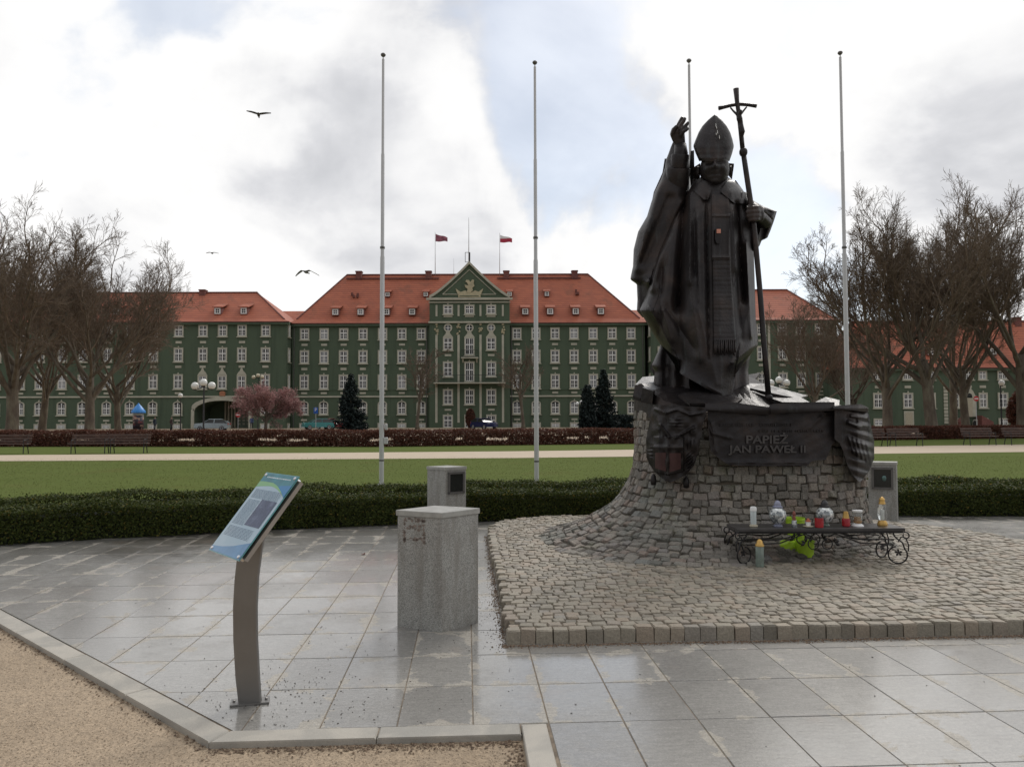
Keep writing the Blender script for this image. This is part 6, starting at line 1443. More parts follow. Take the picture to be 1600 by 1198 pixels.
slabp('bronze_sheet', [(1060, 616, 9.25), (1090, 609, 9.4), (1128, 618, 9.15), (1160, 622, 9.1), (1150, 630, 8.95), (1078, 630, 8.95)], 0.03)

def plate(name, us, vt, vb, Yf, th, rel, parent, nv=50, mat=M_BRONZE):
    """bronze plate: column by column between top edge vt(u) and bottom edge vb(u), with relief rel(u, v) in metres towards the viewer"""
    V, Fs = [], []; nu = len(us)
    for side in (0, 1):
        for u in us:
            a, b_ = vt(u), vb(u)
            for k in range(nv):
                v = a + (b_ - a) * k / (nv - 1); Y = Yf(u, v) - (rel(u, v) if side == 0 else -th); V.append(P(u, v, Y))
    N_ = nu * nv
    for i in range(nu - 1):
        for k in range(nv - 1):
            a = i * nv + k; Fs.append((a, a + 1, a + nv + 1, a + nv)); Fs.append((N_ + a, N_ + a + nv, N_ + a + nv + 1, N_ + a + 1))
    for i in range(nu - 1):
        for k in (0, nv - 1): a, b_ = i * nv + k, (i + 1) * nv + k; Fs.append((a, b_, N_ + b_, N_ + a))
    for k in range(nv - 1):
        for i in (0, nu - 1): a = i * nv + k; Fs.append((a, a + 1, N_ + a + 1, N_ + a))
    q_ = MB(); q_.add(V, Fs); o = q_.build(name, mat, parent); return smooth_by_angle(o, 50)
I = lambda x, xs, ys: float(np.interp(x, xs, ys))
gs_ = lambda d, w_: math.exp(-(d / w_) ** 2)
def seg(u, v, a, b_, w_):                                           # soft ridge along a line
    ax, ay = a; bx, by = b_; L = (bx - ax) ** 2 + (by - ay) ** 2; t = min(1, max(0, ((u - ax) * (bx - ax) + (v - ay) * (by - ay)) / L)); return gs_(math.hypot(u - ax - t * (bx - ax), v - ay - t * (by - ay)), w_)
# middle plaque with the inscription
YPL = lambda u, v: 8.74 + 0.05 * ((u - 1205) / 100) ** 2 - 0.05 * (v - 640) / 90
pq = plate('inscription_plaque', np.linspace(1106, 1313, 84), lambda u: I(u, [1106, 1200, 1313], [640, 644, 636]), lambda u: I(u, [1106, 1110, 1118, 1138, 1150, 1200, 1262, 1268, 1291, 1296, 1300, 1306, 1313], [668, 703, 712, 726, 727, 728, 727, 720, 718, 704, 694, 688, 686]), YPL, 0.10,
    lambda u, v: 0.003 * math.sin(u * 0.21 + v * 0.13) * math.sin(v * 0.3) + 0.02 * seg(u, v, (1112, 676), (1142, 684), 3) + 0.02 * seg(u, v, (1112, 660), (1118, 705), 2.5) + 0.016 * seg(u, v, (1266, 668), (1282, 652), 2) + 0.012 * seg(u, v, (1130, 722), (1260, 722), 2) + 0.05 * smooth((v - 715) / 12) * 0.4, ped)
# rolled lip over the plaque
plate('rolled_lip', np.linspace(1102, 1304, 60), lambda u: I(u, [1102, 1150, 1203, 1205, 1260, 1304], [630, 629, 636, 631, 628, 628]), lambda u: I(u, [1102, 1160, 1203, 1205, 1260, 1304], [640, 645, 648, 646, 643, 641]), lambda u, v: 8.66 + 0.05 * ((u - 1205) / 100) ** 2 + (0.03 if u < 1204 else 0), 0.12, lambda u, v: 0.03 * gs_(v - 640, 7), ped, 10)
def text(body, u0, u1, v0, v1, ext=0.012):
    cu_ = bpy.data.curves.new('inscription', 'FONT'); cu_.body = body; cu_.size = 1.0; cu_.extrude = 0.02; cu_.bevel_depth = 0.006; cu_.offset = 0.022; ob = bpy.data.objects.new('t', cu_); COL.objects.link(ob)
    dg = bpy.context.evaluated_depsgraph_get(); dg.update(); me = bpy.data.meshes.new_from_object(ob.evaluated_get(dg)); bpy.data.objects.remove(ob)
    n = len(me.vertices); V = np.zeros(n * 3, dtype=np.float32); me.vertices.foreach_get('co', V); V = V.reshape(-1, 3); mn, mx = V.min(0), V.max(0); out = []
    for p in V:
        u = u0 + (u1 - u0) * (p[0] - mn[0]) / (mx[0] - mn[0]); v = v1 + (v0 - v1) * (p[1] - mn[1]) / (mx[1] - mn[1]); k = (p[2] - mn[2]) / (mx[2] - mn[2])
        out.append(P(u, v, YPL(u, v) + 0.006 - (0.034 * k)))
    me.vertices.foreach_set('co', (np.array(out) - org(pq)).astype(np.float32).ravel()); me.update(); me.materials.clear(); me.materials.append(plain('worn_bronze_letter', (0.062, 0.056, 0.054), 0.42, 0.5, 0.2, 12)); o = link('letters', me, pq); o.location = (0, 0, 0); return o
text('PAPIEŻ', 1166, 1231, 675.5, 693); text('JAN PAWEŁ II', 1138, 1259, 695.5, 711)
q_ = MB(); random.seed(8)                                           # two worn lines above: letters no longer readable
for u0, u1, v0, v1 in ((1124, 1238, 660.5, 666.5), (1186, 1284, 671, 675.5)):
    u = u0
    while u < u1:
        w_ = random.uniform(1.5, 3.4); c = P(u + w_ / 2, (v0 + v1) / 2, YPL(u, v0) - 0.006)
        if random.random() > 0.14: q_.box(c, (w_ * 0.0056, 0.016, (v1 - v0) * 0.0058 * random.uniform(0.7, 1.0)))
        u += w_ + 1.0
q_.build('worn_lines', M_BRONZE, pq)['kind'] = 'stuff'
# left shield: coat of arms with tiara and crossed keys over a quartered shield
def shield_rel(u, v):
    r = 0.012 * math.sin(u * 0.3) * math.sin(v * 0.25)
    r += 0.05 * gs_(math.hypot((u - 1057) / 9.0, (v - 660) / 9.5), 1.0) + 0.012 * math.cos(v * 1.2) * gs_(math.hypot((u - 1057) / 9, (v - 660) / 9), 1)
    r += 0.04 * seg(u, v, (1032, 664), (1046, 682), 2.2) + 0.04 * seg(u, v, (1084, 668), (1056, 683), 2.2) + 0.03 * gs_(math.hypot(u - 1030, v - 671), 4.5) * (1 + 0.6 * math.cos(u * 2) * math.cos(v * 2)) + 0.03 * gs_(math.hypot(u - 1080, v - 675), 5) * (1 + 0.6 * math.cos(u * 2) * math.cos(v * 2))
    inside = 1 if (1021 < u < 1068 and 682 < v < 742 - abs(u - 1044) * 0.25) else 0
    r += 0.022 * inside; r += inside * 0.03 * (gs_(u - 1043, 3.2) + gs_(v - 699, 3.4))
    r += 0.030 * gs_(math.hypot((u - 1080) / 9, (v - 693) / 9), 1) * (1 + 0.5 * math.sin(u)) + 0.03 * gs_(math.hypot((u - 1017) / 4, (v - 708) / 10), 1) * (1 + 0.6 * math.sin(v * 1.1)) + 0.03 * gs_(math.hypot((u - 1077) / 7, (v - 722) / 12), 1) * (1 + 0.6 * math.sin(v * 1.2 + u))
    r += 0.03 * seg(u, v, (1024, 639), (1040, 645), 2.2) + 0.03 * seg(u, v, (1040, 645), (1056, 640), 2.2) + 0.03 * seg(u, v, (1060, 640), (1078, 648), 2.2) + 0.03 * seg(u, v, (1078, 648), (1097, 645), 2.2)
    return r
YSH = lambda u, v: I(u, [1008, 1030, 1055, 1080, 1104], [9.34, 9.0, 8.84, 8.78, 8.74]) + 0.10 * smooth((v - 690) / 60) - 0.06
sh = plate('coat_of_arms', np.linspace(1010, 1103, 74), lambda u: I(u, [1010, 1018, 1022, 1103], [685, 640, 632, 636]), lambda u: I(u, [1010, 1014, 1022, 1034, 1046, 1058, 1072, 1084, 1090, 1095, 1099, 1103], [714, 724, 736, 747, 754, 749, 741, 728, 710, 684, 660, 650]), YSH, 0.10, shield_rel, ped, 84)
for u, v, w_, h_ in ((1032, 722, 17, 30), (1055, 723, 18, 31)):
    us = np.linspace(u - w_ / 2, u + w_ / 2, 6); plate('enamel_field', us, lambda uu: v - h_ / 2, lambda uu: v + h_ / 2 - abs(uu - 1043) * 0.3, lambda uu, vv: YSH(uu, vv) - 0.034 + 0.0 * vv, 0.02, lambda uu, vv: 0.004, sh, 8, M_BRRED)
for u, v in ((1021, 748), (1072, 752)):                                # tassel ends under the shield
    q_ = MB(); c = P(u, v, 8.95 if u > 1040 else 9.15); q_.lathe([(0.012, 0.06), (0.03, 0.03), (0.038, -0.02), (0.03, -0.07), (0.01, -0.075)], c, 10); q_.build('tassel', M_BRONZE, sh, True)
# right plaque with a bird's head in high relief
def eagle_rel(u, v):
    r = 0.07 * gs_(math.hypot((u - 1340) / 17, (v - 660) / 20), 1) + 0.08 * gs_(math.hypot((u - 1346) / 14, (v - 705) / 28), 1)
    r += 0.028 * math.sin(v * 0.42 - 0.12 * (u - 1340)) * gs_((u - 1344) / 16, 1)
    r += 0.07 * seg(u, v, (1326, 660), (1344, 668), 3.2) + 0.05 * seg(u, v, (1330, 650), (1352, 654), 2.6) - 0.05 * gs_(math.hypot(u - 1338, v - 658), 2.6)
    for k in range(5): r += 0.04 * seg(u, v, (1326 + k * 7, 682 + 3 * k), (1334 + k * 7.0, 706 + 5 * k), 2.4)
    return r
YEA = lambda u, v: I(u, [1300, 1320, 1340, 1358, 1372], [8.72, 8.78, 8.90, 9.08, 9.32]) - 0.04 + 0.05 * smooth((v - 700) / 50)
plate('eagle_head_plaque', np.linspace(1304, 1366, 60), lambda u: I(u, [1304, 1320, 1356, 1366], [634, 639, 640, 690]), lambda u: I(u, [1304, 1312, 1318, 1324, 1332, 1342, 1346, 1358, 1366], [686, 692, 706, 726, 742, 752, 751, 736, 716]), YEA, 0.12, eagle_rel, ped, 84)
plate('curled_lip', np.linspace(1302, 1357, 24), lambda u: I(u, [1302, 1330, 1345, 1357], [634, 632, 631, 637]), lambda u: I(u, [1302, 1330, 1357], [638.5, 640.5, 644]), lambda u, v: YEA(u, v) - 0.10, 0.25, lambda u, v: 0.02 * gs_(v - 638, 3), ped, 8)
slabp('bronze_sheet', [(1266, 632, 8.85), (1290, 620, 9.3), (1312, 625, 9.2), (1310, 642, 8.8), (1290, 645, 8.75)], 0.04)

# ------------------------------------------------------------------ the bronze statue: robed bishop with mitre, raised hand and cross staff
stt = empty('bronze_statue', (3.1, 9.9, 1.9), 'dark bronze statue of a robed bishop with mitre, raised hand and cross staff', 'statue')
UL = ([268, 276, 285, 300, 320, 345, 370, 400, 430, 460, 485, 505, 525, 540, 565, 590, 625], [1106, 1096, 1083, 1075, 1064, 1050, 1039, 1026, 1016, 1010, 999, 1011, 1023, 1033, 1046, 1047, 1052])
UR = ([268, 276, 285, 300, 320, 345, 370, 400, 430, 470, 500, 520, 540, 560, 590, 625], [1126, 1136, 1150, 1163, 1171, 1175, 1177, 1178, 1179, 1180, 1181, 1184, 1184, 1178, 1172, 1168])
BD_ = ([268, 285, 300, 320, 360, 400, 480, 540, 625], [0.16, 0.27, 0.36, 0.44, 0.52, 0.56, 0.62, 0.66, 0.70])
YC0 = ([268, 300, 400, 500, 625], [9.86, 9.90, 9.95, 9.98, 10.0])
FOLDS = [((1078, 300), (1078, 440), 4.0, 0.085), ((1068, 318), (1060, 480), 9.0, -0.22), ((1046, 335), (1018, 452), 6, 0.15), ((1034, 420), (1030, 520), 9, -0.08), ((1078, 440), (1094, 560), 7, 0.07), ((1058, 470), (1066, 560), 9, -0.06),
         ((1104, 310), (1108, 560), 3.0, -0.045), ((1152, 318), (1162, 470), 5, -0.12), ((1166, 380), (1174, 525), 4.5, 0.10), ((1152, 430), (1160, 530), 5, -0.06), ((1140, 300), (1148, 440), 6, 0.03), ((1010, 470), (1050, 545), 6, 0.06), ((1090, 480), (1120, 600), 9, 0.05), ((1172, 480), (1140, 570), 10, 0.05),
         ((1098, 330), (1100, 500), 5, 0.025), ((1028, 450), (1048, 530), 5, 0.05), ((1085, 330), (1086, 430), 3, -0.03), ((1125, 470), (1126, 600), 12, 0.03), ((1146, 566), (1183, 536), 6, 0.10), ((1030, 540), (1062, 562), 5, 0.08), ((1066, 585), (1130, 618), 5, 0.07), ((1040, 480), (1084, 545), 6, -0.05), ((1090, 340), (1092, 470), 3, 0.04), ((1146, 330), (1150, 420), 3, 0.04)]
def crease(u, v, a, b_, w_):                                      # fold with a crisp ridge
    ax, ay = a; bx, by = b_; L = (bx - ax) ** 2 + (by - ay) ** 2; t = min(1, max(0, ((u - ax) * (bx - ax) + (v - ay) * (by - ay)) / L)); return math.exp(-(math.hypot(u - ax - t * (bx - ax), v - ay - t * (by - ay)) / w_) ** 1.15)
def disp(u, v): return sum(a * crease(u, v, p, q2, w_) for p, q2, w_, a in FOLDS)
def front_Y(u, v):
    l, r = I(v, *UL), I(v, *UR); c = min(1, max(-1, (u - (l + r) / 2) / ((r - l) / 2))); e = (1 - abs(c) ** 2.3) ** 0.55
    return I(v, *YC0) - I(v, *BD_) * e - disp(u, v) * min(1, e * 2.0)
def hemv(c):
    return I(c, [-1, -0.92, -0.82, -0.77, -0.76, -0.4, 0.0, 0.30, 0.50, 0.60, 0.615, 0.64, 0.75, 0.88, 1.0], [538, 547, 558, 563, 583, 596, 610, 619, 622, 621, 600, 569, 562, 552, 539])
cols = [(-math.cos(a), 0) for a in np.linspace(0, math.pi, 170)] + [(math.cos(a), 1) for a in np.linspace(0, math.pi, 50)[1:-1]]
rings = []
for t in np.linspace(0, 1, 84):
    ring = []
    for c, bk_ in cols:
        hv = hemv(c) if not bk_ else I(abs(c), [0, 1], [592, 542]); v = 269 + (hv - 269) * t
        l, r = I(v, *UL), I(v, *UR); u = (l + r) / 2 + (r - l) / 2 * c
        if bk_: Y = I(v, *YC0) + 0.9 * I(v, *BD_) * (1 - abs(c) ** 2.3) ** 0.55 + 0.04 * math.sin(c * 14) * t
        else: Y = front_Y(u, v)
        ring.append(P(u, v, Y))
    rings.append(ring)
q_ = MB(); q_.loft(rings); smooth_by_angle(q_.build('chasuble', M_BRONZE, stt), 32)
def rows_loft(name, rows, n=40, exp=2.4, fold=None, parent=None, mat=M_BRONZE, fr=1.0):
    """rows of (v, u_left, u_right, Y, half_depth)"""
    vs = [r[0] for r in rows]; rings = []
    for v in np.linspace(vs[0], vs[-1], max(12, int((vs[-1] - vs[0]) / 2.2))):
        l, r, Y, d = (I(v, vs, [q2[k] for q2 in rows]) for k in (1, 2, 3, 4)); ring = []
        for a in np.linspace(0, 2 * math.pi, n, endpoint=False):
            c, s_ = math.cos(a), math.sin(a); e = math.copysign(abs(s_) ** (2 / exp), s_); cc = math.copysign(abs(c) ** (2 / exp), c); u = (l + r) / 2 + (r - l) / 2 * cc
            ring.append(P(u, v, Y - d * e - (fold(u, v) * max(0, s_) if fold else 0)))
        rings.append(ring)
    q_ = MB(); q_.loft(rings); o = q_.build(name, mat, parent or stt); return smooth_by_angle(o, 55)
# sleeve and cape hanging from the raised arm
cf = lambda u, v: 0.09 * seg(u, v, (1068, 316), (1014, 440), 6) + 0.10 * seg(u, v, (1014, 440), (1024, 490), 7) - 0.06 * seg(u, v, (1046, 310), (1004, 410), 7) + 0.05 * seg(u, v, (1030, 290), (994, 420), 5) + 0.03 * seg(u, v, (1044, 262), (1074, 276), 4) - 0.05 * seg(u, v, (1000, 430), (1006, 480), 5)
rows_loft('sleeve_drape', [(222, 1051.5, 1058, 10.12, 0.03), (230, 1048, 1070, 10.11, 0.06), (240, 1044.5, 1075, 10.08, 0.10), (250, 1040.5, 1076.5, 10.05, 0.14), (262, 1039, 1077, 10.02, 0.18), (280, 1033, 1077, 10.02, 0.20), (300, 1023, 1077, 10.02, 0.23), (318, 1017, 1072, 10.04, 0.26), (338, 1011, 1062, 10.06, 0.28), (362, 997, 1054, 10.1, 0.30), (390, 990, 1046, 10.14, 0.30), (416, 989, 1040, 10.16, 0.30), (432, 985.5, 1036, 10.18, 0.30), (437, 985, 1036, 10.18, 0.29), (444, 995, 1034, 10.18, 0.27), (468, 996, 1040, 10.16, 0.25), (486, 995, 1044, 10.14, 0.22), (496, 1004, 1046, 10.12, 0.15)], 56, 2.2, cf)
rows_loft('sleeve_back_edge', [(248, 1038.5, 1046, 10.2, 0.03), (270, 1035, 1046, 10.2, 0.04), (300, 1021.5, 1040, 10.25, 0.05), (312, 1019, 1034, 10.25, 0.05)], 16)
def cuff(c0, c1, r0, r1, name, th=0.02):
    """open flaring cuff: a tube with a wall"""
    c0, c1 = np.array(c0), np.array(c1); d = (c1 - c0) / np.linalg.norm(c1 - c0); x = np.cross(d, (0, 1, 0)); x /= np.linalg.norm(x); y = np.cross(d, x); q_ = MB(); rings = []
    for c, r in ((c0, r0), ((c0 + c1) / 2, (r0 + r1) / 2 * 1.02), (c1, r1), (c1 + d * 0.012, r1 - th * 0.5), (c1, r1 - th), ((c0 + c1) / 2, r0 - th)):
        rings.append([c + r * (x * math.cos(a) + 0.85 * y * math.sin(a)) for a in np.linspace(0, 2 * math.pi, 28, endpoint=False)])
    q_.loft(rings); smooth_by_angle(q_.build(name, M_BRONZE, stt), 60)
A = lambda u, v, Y: P(u, v, Y)
cuff(A(1057, 300, 9.95), A(1060, 264, 9.84), 0.135, 0.155, 'sleeve_cuff'); cuff(A(1060, 276, 9.92), A(1063, 243, 9.85), 0.105, 0.118, 'sleeve_cuff')
q_ = MB(); q_.tube([A(1059, 290, 9.95), A(1062, 262, 9.90), A(1064, 240, 9.87), A(1063, 226, 9.87)], [0.110, 0.100, 0.090, 0.075], 18); fa = q_.build('forearm', M_BRONZE, stt, True)
def remesh(o, vox):
    md = o.modifiers.new('remesh', 'REMESH'); md.mode = 'VOXEL'; md.voxel_size = vox; md.use_smooth_shade = True; sm_ = o.modifiers.new('smooth', 'SMOOTH'); sm_.factor = 0.5; sm_.iterations = 4
# raised hand: palm, four fingers of different length, thumb
q_ = MB(); yh = 9.86
q_.tube([A(1064, 236, yh), A(1063, 226, yh), A(1060, 216, yh), A(1058, 208, yh), A(1058, 200, yh)], [0.066, 0.070, 0.088, 0.098, 0.070], 16, True, 0.62)
for pts, r in (([(1057, 206, yh + .02), (1060, 196, yh + .02), (1064, 188, yh + .01), (1066.5, 182.5, yh - .01)], 0.024), ([(1060, 206, yh - .03), (1064, 196, yh - .04), (1068.5, 189, yh - .05), (1071, 184, yh - .05)], 0.023),
               ([(1062, 209, yh - .06), (1068, 200, yh - .09), (1073, 195, yh - .10), (1076, 191, yh - .09)], 0.022), ([(1063, 213, yh - .08), (1068, 206, yh - .12), (1073, 203, yh - .12), (1076, 200, yh - .11)], 0.020), ([(1053, 214, yh), (1051, 208, yh - .04), (1054, 201, yh - .07), (1058, 196, yh - .08)], 0.024)):
    q_.tube([A(*p) for p in pts], [r * 1.35, r * 1.25, r * 1.15, r * 0.9], 10)
hd = q_.build('raised_hand', M_BRONZE, stt, True); remesh(hd, 0.012)
# right drape over the staff arm and the gripping hand
rows_loft('arm_drape', [(300, 1150, 1166, 9.85, 0.12), (312, 1152, 1175, 9.83, 0.18), (322, 1155, 1192, 9.85, 0.22), (330, 1160, 1214, 9.95, 0.24), (345, 1164, 1209.5, 9.97, 0.24), (360, 1166, 1204, 9.98, 0.22), (372, 1168, 1199, 9.98, 0.20), (376, 1168, 1190, 9.96, 0.18), (384, 1168, 1187, 9.95, 0.15), (392, 1168, 1180, 9.95, 0.10)], 44, 2.0, lambda u, v: 0.05 * math.sin(u * 0.42 + v * 0.12) + 0.05 * seg(u, v, (1190, 326), (1206, 340), 4) - 0.10 * gs_(math.hypot((u - 1188) / 14, (v - 352) / 20), 1))
q_ = MB(); q_.tube([A(1196, 348, 9.8), A(1190, 341, 9.65), A(1184, 336, 9.52)], [0.085, 0.075, 0.062], 14); ys = 9.44
q_.tube([A(1186, 326, ys + .03), A(1187, 333, ys + .02), A(1187, 341, ys + .03), A(1185, 347, ys + .05)], [0.045, 0.058, 0.056, 0.040], 12)
for k, (v, u0, u1) in enumerate(((324.5, 1187, 1166), (331, 1189, 1164), (337.5, 1189, 1165), (343.5, 1187, 1168))):
    q_.tube([A(u0, v - 1, ys - .0), A(u0 - 5, v - 0.5, ys - 0.065), A((u0 + u1) / 2 - 1, v, ys - 0.085), A(u1 + 3, v + 1, ys - 0.05), A(u1 + 2, v + 1.5, ys + .0), A(u1 + 6, v + 1.5, ys + .03)], [0.025, 0.026, 0.026, 0.024, 0.022, 0.018], 10)
q_.tube([A(1184, 324, ys + .03), A(1178, 321.5, ys + .035), A(1171, 322, ys + .0), A(1166, 325, ys - .02)], [0.030, 0.027, 0.025, 0.018], 10)
gh = q_.build('gripping_hand', M_BRONZE, stt, True); remesh(gh, 0.012)
# staff with crucifix
stf = [(1201, 622, 9.22), (1194, 540, 9.30), (1187, 450, 9.38), (1181, 385, 9.42), (1177, 345, 9.44), (1172, 310, 9.46), (1166, 270, 9.48), (1162, 243, 9.5)]
q_ = MB(); q_.tube([A(*p) for p in stf], [0.034, 0.033, 0.033, 0.033, 0.032, 0.033, 0.033, 0.032], 12); q_.ball(A(1201, 621, 9.22), (0.05, 0.05, 0.045), 12, 8); q_.ball(A(1161.5, 238, 9.5), (0.052, 0.052, 0.06), 12, 8); stf_o = q_.build('cross_staff', M_BRONZE, stt, True)
q_ = MB(); q_.tube([A(1161, 240, 9.5), A(1157.5, 205, 9.5), A(1154, 176, 9.5), A(1151.5, 158, 9.5), A(1150, 139, 9.5)], [0.030, 0.030, 0.027, 0.028, 0.036], 10)
q_.tube([A(1123, 169.5, 9.5), A(1130, 168, 9.5), A(1142, 165, 9.5), A(1153, 163, 9.5), A(1168, 164, 9.5), A(1182, 166, 9.5)], [0.026, 0.022, 0.021, 0.022, 0.020, 0.024], 10); q_.build('cross', M_BRONZE, stf_o, True)
q_ = MB(); yc = 9.46
q_.tube([A(1141, 168, yc), A(1146, 174, yc), A(1151, 178.5, yc)], [0.012, 0.014, 0.018], 8); q_.tube([A(1167, 167, yc), A(1162, 173, yc), A(1158, 178, yc)], [0.012, 0.014, 0.018], 8)
q_.ball(A(1157, 175.5, yc - .03), (0.026, 0.03, 0.034), 10, 7); q_.tube([A(1154, 178, yc), A(1155.5, 186, yc - .01), A(1157.5, 194, yc), A(1158, 199, yc - .01), A(1160, 206, yc - .03), A(1158.5, 214, yc), A(1160, 226, yc + .01)], [0.030, 0.038, 0.030, 0.034, 0.034, 0.024, 0.016], 10)
cp = q_.build('crucified_figure', M_BRONZE, stf_o, True); remesh(cp, 0.009)
# head: sculpted from a sphere
hc = A(1116.5, 266, 9.70); HT = 0.24; q_ = MB(); rings = []
for ph in np.linspace(0.06, math.pi - 0.06, 46):
    ring = []
    for th in np.linspace(0, 2 * math.pi, 56, endpoint=False):
        n = np.array((math.sin(ph) * math.cos(th), -math.sin(ph) * math.sin(th), math.cos(ph)))        # -Y is the face
        x, y, z = n; jaw = 1 - 0.20 * smooth((-z - 0.1) / 0.9); p = np.array((x * 0.182 * jaw, y * (0.205 - 0.05 * smooth((z - 0.1) / 0.5)), z * 0.255))
        f = max(0, -y); X, Z = p[0], p[2]; d = 0
        if y < 0.2:
            d += 0.050 * gs_(X, 0.028) * gs_(Z + 0.018, 0.035) + 0.026 * gs_(X, 0.020) * gs_(Z - 0.03, 0.045)             # nose
            d += 0.022 * gs_(Z - 0.085, 0.020) * gs_(X, 0.13)                                                          # brow
            d -= 0.028 * (gs_(math.hypot((X - 0.068) / 0.042, (Z - 0.047) / 0.024), 1) + gs_(math.hypot((X + 0.068) / 0.042, (Z - 0.047) / 0.024), 1))
            d += 0.013 * (gs_(math.hypot((X - 0.068) / 0.02, (Z - 0.044) / 0.012), 1) + gs_(math.hypot((X + 0.068) / 0.02, (Z - 0.044) / 0.012), 1))
            d += 0.018 * (gs_(math.hypot((X - 0.095) / 0.04, (Z + 0.02) / 0.035), 1) + gs_(math.hypot((X + 0.095) / 0.04, (Z + 0.02) / 0.035), 1))
            d -= 0.026 * gs_(Z + 0.098, 0.009) * gs_(X, 0.055); d += 0.016 * gs_(Z + 0.082, 0.010) * gs_(X, 0.05) + 0.016 * gs_(Z + 0.114, 0.010) * gs_(X, 0.045)
            d += 0.024 * gs_(math.hypot(X / 0.05, (Z + 0.185) / 0.035), 1)                                             # chin
            d -= 0.010 * (seg(X, Z, (0.04, -0.03), (0.075, -0.10), 0.010) + seg(X, Z, (-0.04, -0.03), (-0.075, -0.10), 0.010))
        p = p + np.array((0, -1.45 * d * min(1, f * 1.6 + 0.1), 0)); tilt = 0.05
        p = np.array((p[0], p[1] * math.cos(tilt) - p[2] * math.sin(tilt), p[2] * math.cos(tilt) + p[1] * math.sin(tilt)))
        p = np.array((p[0] * math.cos(HT) + p[1] * math.sin(HT), -p[0] * math.sin(HT) + p[1] * math.cos(HT), p[2]))       # turned towards the square
        ring.append(hc + p)
    rings.append(ring)
q_.loft(rings); hdo = q_.build('head', M_BRONZE, stt, True)
for s_ in (-1, 1):
    q_ = MB(); c = hc + (s_ * 0.182, 0.02, 0.0); q_.loft([[c + np.array((s_ * (0.012 + 0.022 * k2), r * 0.6 * math.cos(a), r * math.sin(a))) for a in np.linspace(0, 6.283, 14, endpoint=False)] for k2, r in ((-0.8, 0.04), (0.3, 0.055), (1, 0.06), (1.05, 0.045), (0.6, 0.03))]); q_.build('ear', M_BRONZE, hdo, True)
q_ = MB(); q_.tube([A(1117, 274, 9.76), A(1117, 290, 9.80), A(1117, 304, 9.84)], [0.125, 0.13, 0.16], 20); q_.build('neck', M_BRONZE, stt, True)
# mitre: two pointed shells meeting at the sides
ML = ([179.5, 182, 188, 197, 207, 218, 227, 230, 240, 250, 254], [1116.5, 1113, 1106, 1097.5, 1091.5, 1087, 1083.5, 1083.5, 1087, 1091.5, 1093]); MR = ([179.5, 182, 188, 197, 207, 218, 227, 230, 240, 250, 254], [1117.5, 1121, 1128, 1135.5, 1141, 1144.5, 1146.5, 1146.5, 1144, 1140.5, 1139]); MD = ([179.5, 190, 210, 230, 254], [0.015, 0.07, 0.16, 0.225, 0.245])
rings = []
for v in np.concatenate([np.linspace(179.5, 190, 10), np.linspace(191, 252, 34)]):
    l, r, d = I(v, *ML), I(v, *MR), I(v, *MD); ring = []
    for a in np.linspace(0, 2 * math.pi, 64, endpoint=False):
        c, s_ = math.cos(a), math.sin(a); u = (l + r) / 2 + (r - l) / 2 * c; e = math.copysign(abs(s_) ** 0.85, s_); Y = 9.74 - d * e
        if s_ > 0: Y -= 0.014 * (gs_(u - 1116.5, 3.2) * (1 if v < 244 else 0)) + 0.016 * gs_(v - 247, 3.2) + 0.006 * gs_(v - 238, 1.2) + 0.008 * gs_(math.hypot(u - 1117, v - 212), 6) * (1 + math.cos(math.hypot(u - 1117, v - 212)))
        ring.append(P(u, v, Y))
    rings.append(ring)
q_ = MB(); q_.loft(rings); mt = smooth_by_angle(q_.build('mitre', M_BRONZE, stt), 60)
q_ = MB(); random.seed(12)
for pu, pv, L in ((1118.5, 193, 6), (1119.5, 198, 3), (1121, 204, 5), (1124, 212, 5), (1119, 208, 3)):
    Y = 9.74 - I(pv, *MD) - 0.022; q_.tube([P(pu, pv, Y), P(pu + 0.3, pv + L, Y - 0.03)], [0.004, 0.006], 5)
q_.build('bird_dropping', M_WHITE_DROP, mt)
slabp('lappet', [(1139, 255, 9.88), (1147, 256, 9.90), (1144, 277, 9.96), (1136, 268, 9.92)], 0.03, stt); slabp('lappet', [(1083, 262, 9.92), (1094, 255, 9.86), (1095, 270, 9.9), (1088, 274, 9.95), (1078, 268, 9.98)], 0.03, stt)
slabp('cape_corner', [(1079, 236, 10.1), (1084.5, 235, 10.08), (1085, 262, 10.02), (1094, 272, 9.98), (1080, 290, 10.0), (1077, 262, 10.05)], 0.04, stt)
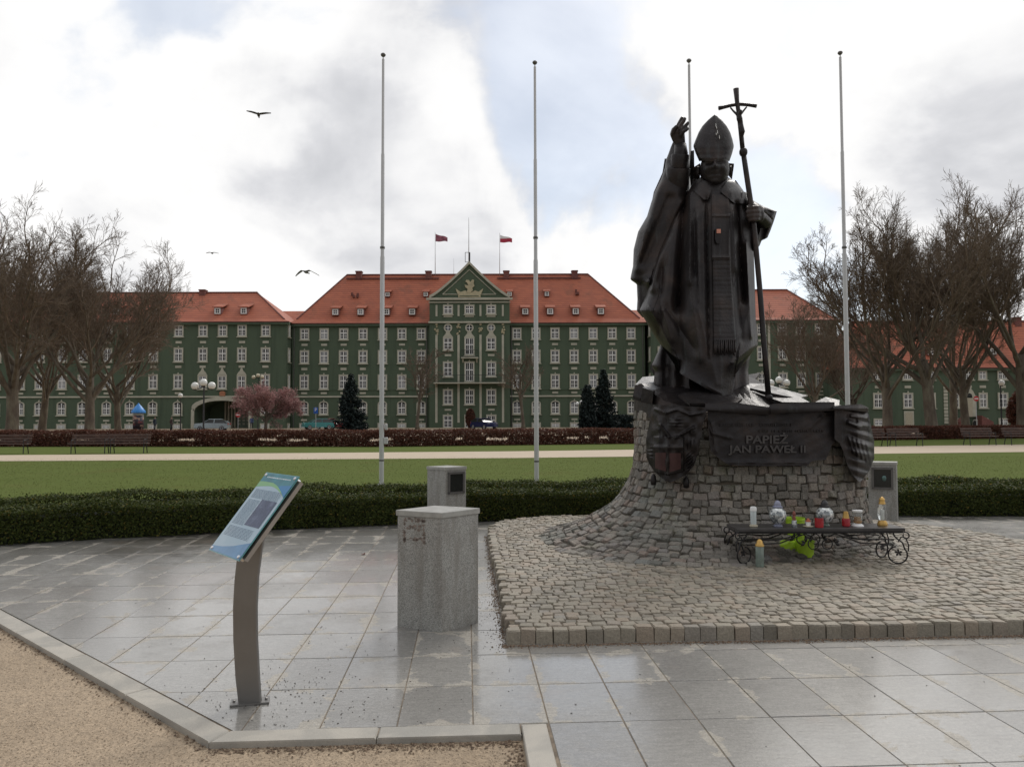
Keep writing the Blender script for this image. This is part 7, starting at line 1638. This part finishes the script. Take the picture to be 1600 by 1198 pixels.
# collar, lapels, band with breast panel and tassels
q_ = MB(); rings = []
for k, (v, hw_, dd) in enumerate(((277, 19, 0.17), (283, 24, 0.22), (289, 24, 0.25), (293, 21, 0.25), (290, 17, 0.20), (284, 16, 0.165))):
    ring = []
    for a in np.linspace(0, 2 * math.pi, 40, endpoint=False):
        c, s_ = math.cos(a), math.sin(a); vv = v + 9 * max(0, s_) * gs_(c, 0.55) - 9 * max(0, -s_); ring.append(P(1117 + hw_ * c, vv, 9.80 - dd * s_))
    rings.append(ring)
q_.loft(rings + rings[:1], False); smooth_by_angle(q_.build('amice_collar', M_BRONZE, stt), 60)
def on_body(name, grid_u, grid_v, off, th, mat=M_BRONZE, parent=stt, rel=None):
    """thin layer lying on the chasuble front; grid_u(v, s) gives u for s in 0..1"""
    V, Fs = [], []; ns = 12
    for side in (0, 1):
        for v in grid_v:
            for s_ in np.linspace(0, 1, ns): u = grid_u(v, s_); V.append(P(u, v, front_Y(u, v) - (off + (rel(u, v) if rel else 0) if side == 0 else off - th)))
    n = len(grid_v); N_ = n * ns
    for j in range(n - 1):
        for i in range(ns - 1): a = j * ns + i; Fs += [(a, a + 1, a + ns + 1, a + ns), (N_ + a, N_ + a + ns, N_ + a + ns + 1, N_ + a + 1)]
        for i in (0, ns - 1): a = j * ns + i; Fs.append((a, a + ns, N_ + a + ns, N_ + a))
    for i in range(ns - 1):
        for j in (0, n - 1): a = j * ns + i; Fs.append((a, a + 1, N_ + a + 1, N_ + a))
    q_ = MB(); q_.add(V, Fs); return smooth_by_angle(q_.build(name, mat, parent), 50)
lerp = lambda a, b_, t: a + (b_ - a) * t
on_body('lapel', lambda v, s_: lerp(I(v, [280, 296, 312], [1083, 1082, 1100]), I(v, [280, 296, 312], [1098, 1112, 1106]), s_), np.linspace(280, 312, 14), 0.05, 0.06)
on_body('lapel', lambda v, s_: lerp(I(v, [282, 300, 318], [1136, 1126, 1148]), I(v, [282, 300, 318], [1150, 1163, 1166]), s_), np.linspace(282, 318, 14), 0.05, 0.06)
bandL = lambda v: I(v, [300, 420, 556], [1112, 1114, 1116]); bandR = lambda v: I(v, [300, 420, 540, 556], [1139, 1142, 1151, 1150])
pal = on_body('pallium_band', lambda v, s_: lerp(bandL(v), bandR(v), s_), np.linspace(304, 534, 100), 0.035, 0.05, M_BRONZE, stt, lambda u, v: 0.008 * (math.sin(v * 0.5) ** 8) * (1 if v > 405 else 0) + 0.01 * gs_(u - bandL(v) - 2, 1.2) + 0.01 * gs_(u - bandR(v) + 2, 1.2))
on_body('breast_panel', lambda v, s_: lerp(1112.5, 1141, s_), np.linspace(334, 406, 40), 0.05, 0.03, M_BRONZE, pal, lambda u, v: 0.016 * (gs_(u - 1114.5, 1.3) + gs_(u - 1139, 1.3) + gs_(v - 337, 1.6) + gs_(v - 402, 1.6)))
on_body('clasp', lambda v, s_: 1123 + (s_ - 0.5) * 2 * I(v, [358, 361, 374, 379, 381], [4, 5.6, 5.6, 4, 1.5]), np.linspace(358, 381, 16), 0.072, 0.03, M_BRONZE, pal)
on_body('copper_square', lambda v, s_: lerp(1119.8, 1126.2, s_), np.linspace(358, 364.5, 6), 0.082, 0.015, M_COPPER, pal)
for k in range(11):
    u = 1117 + k * 3.2; q_ = MB(); Y = front_Y(u, 534) - 0.05; q_.tube([P(u, 531, Y), P(u + random.uniform(-1, 1), 543, front_Y(u, 543) - 0.05), P(u + random.uniform(-1.5, 1.5), 553 + random.uniform(-3, 3), front_Y(u, 552) - 0.05)], [0.011, 0.013, 0.010], 6); q_.build('tassel', M_BRONZE, pal, True)
# under-robe and shoes
af = lambda u, v: 0.05 * math.sin(u * 0.27) + 0.03 * math.sin(u * 0.13 + 1)
rows_loft('under_robe', [(520, 1036, 1174, 10.02, 0.26), (545, 1030, 1174, 10.02, 0.28), (560, 1023, 1172, 10.02, 0.30), (571, 1018, 1170, 10.02, 0.32), (580, 1023, 1169, 10.02, 0.33), (600, 1021, 1171, 10.02, 0.36), (613, 1024, 1172, 10.02, 0.38)], 90, 2.6, af)
slabp('rear_hem', [(1036, 538, 10.25), (1046, 550, 10.2), (1030, 586, 10.2), (1021, 579, 10.25), (1016, 571, 10.3)], 0.05, stt)
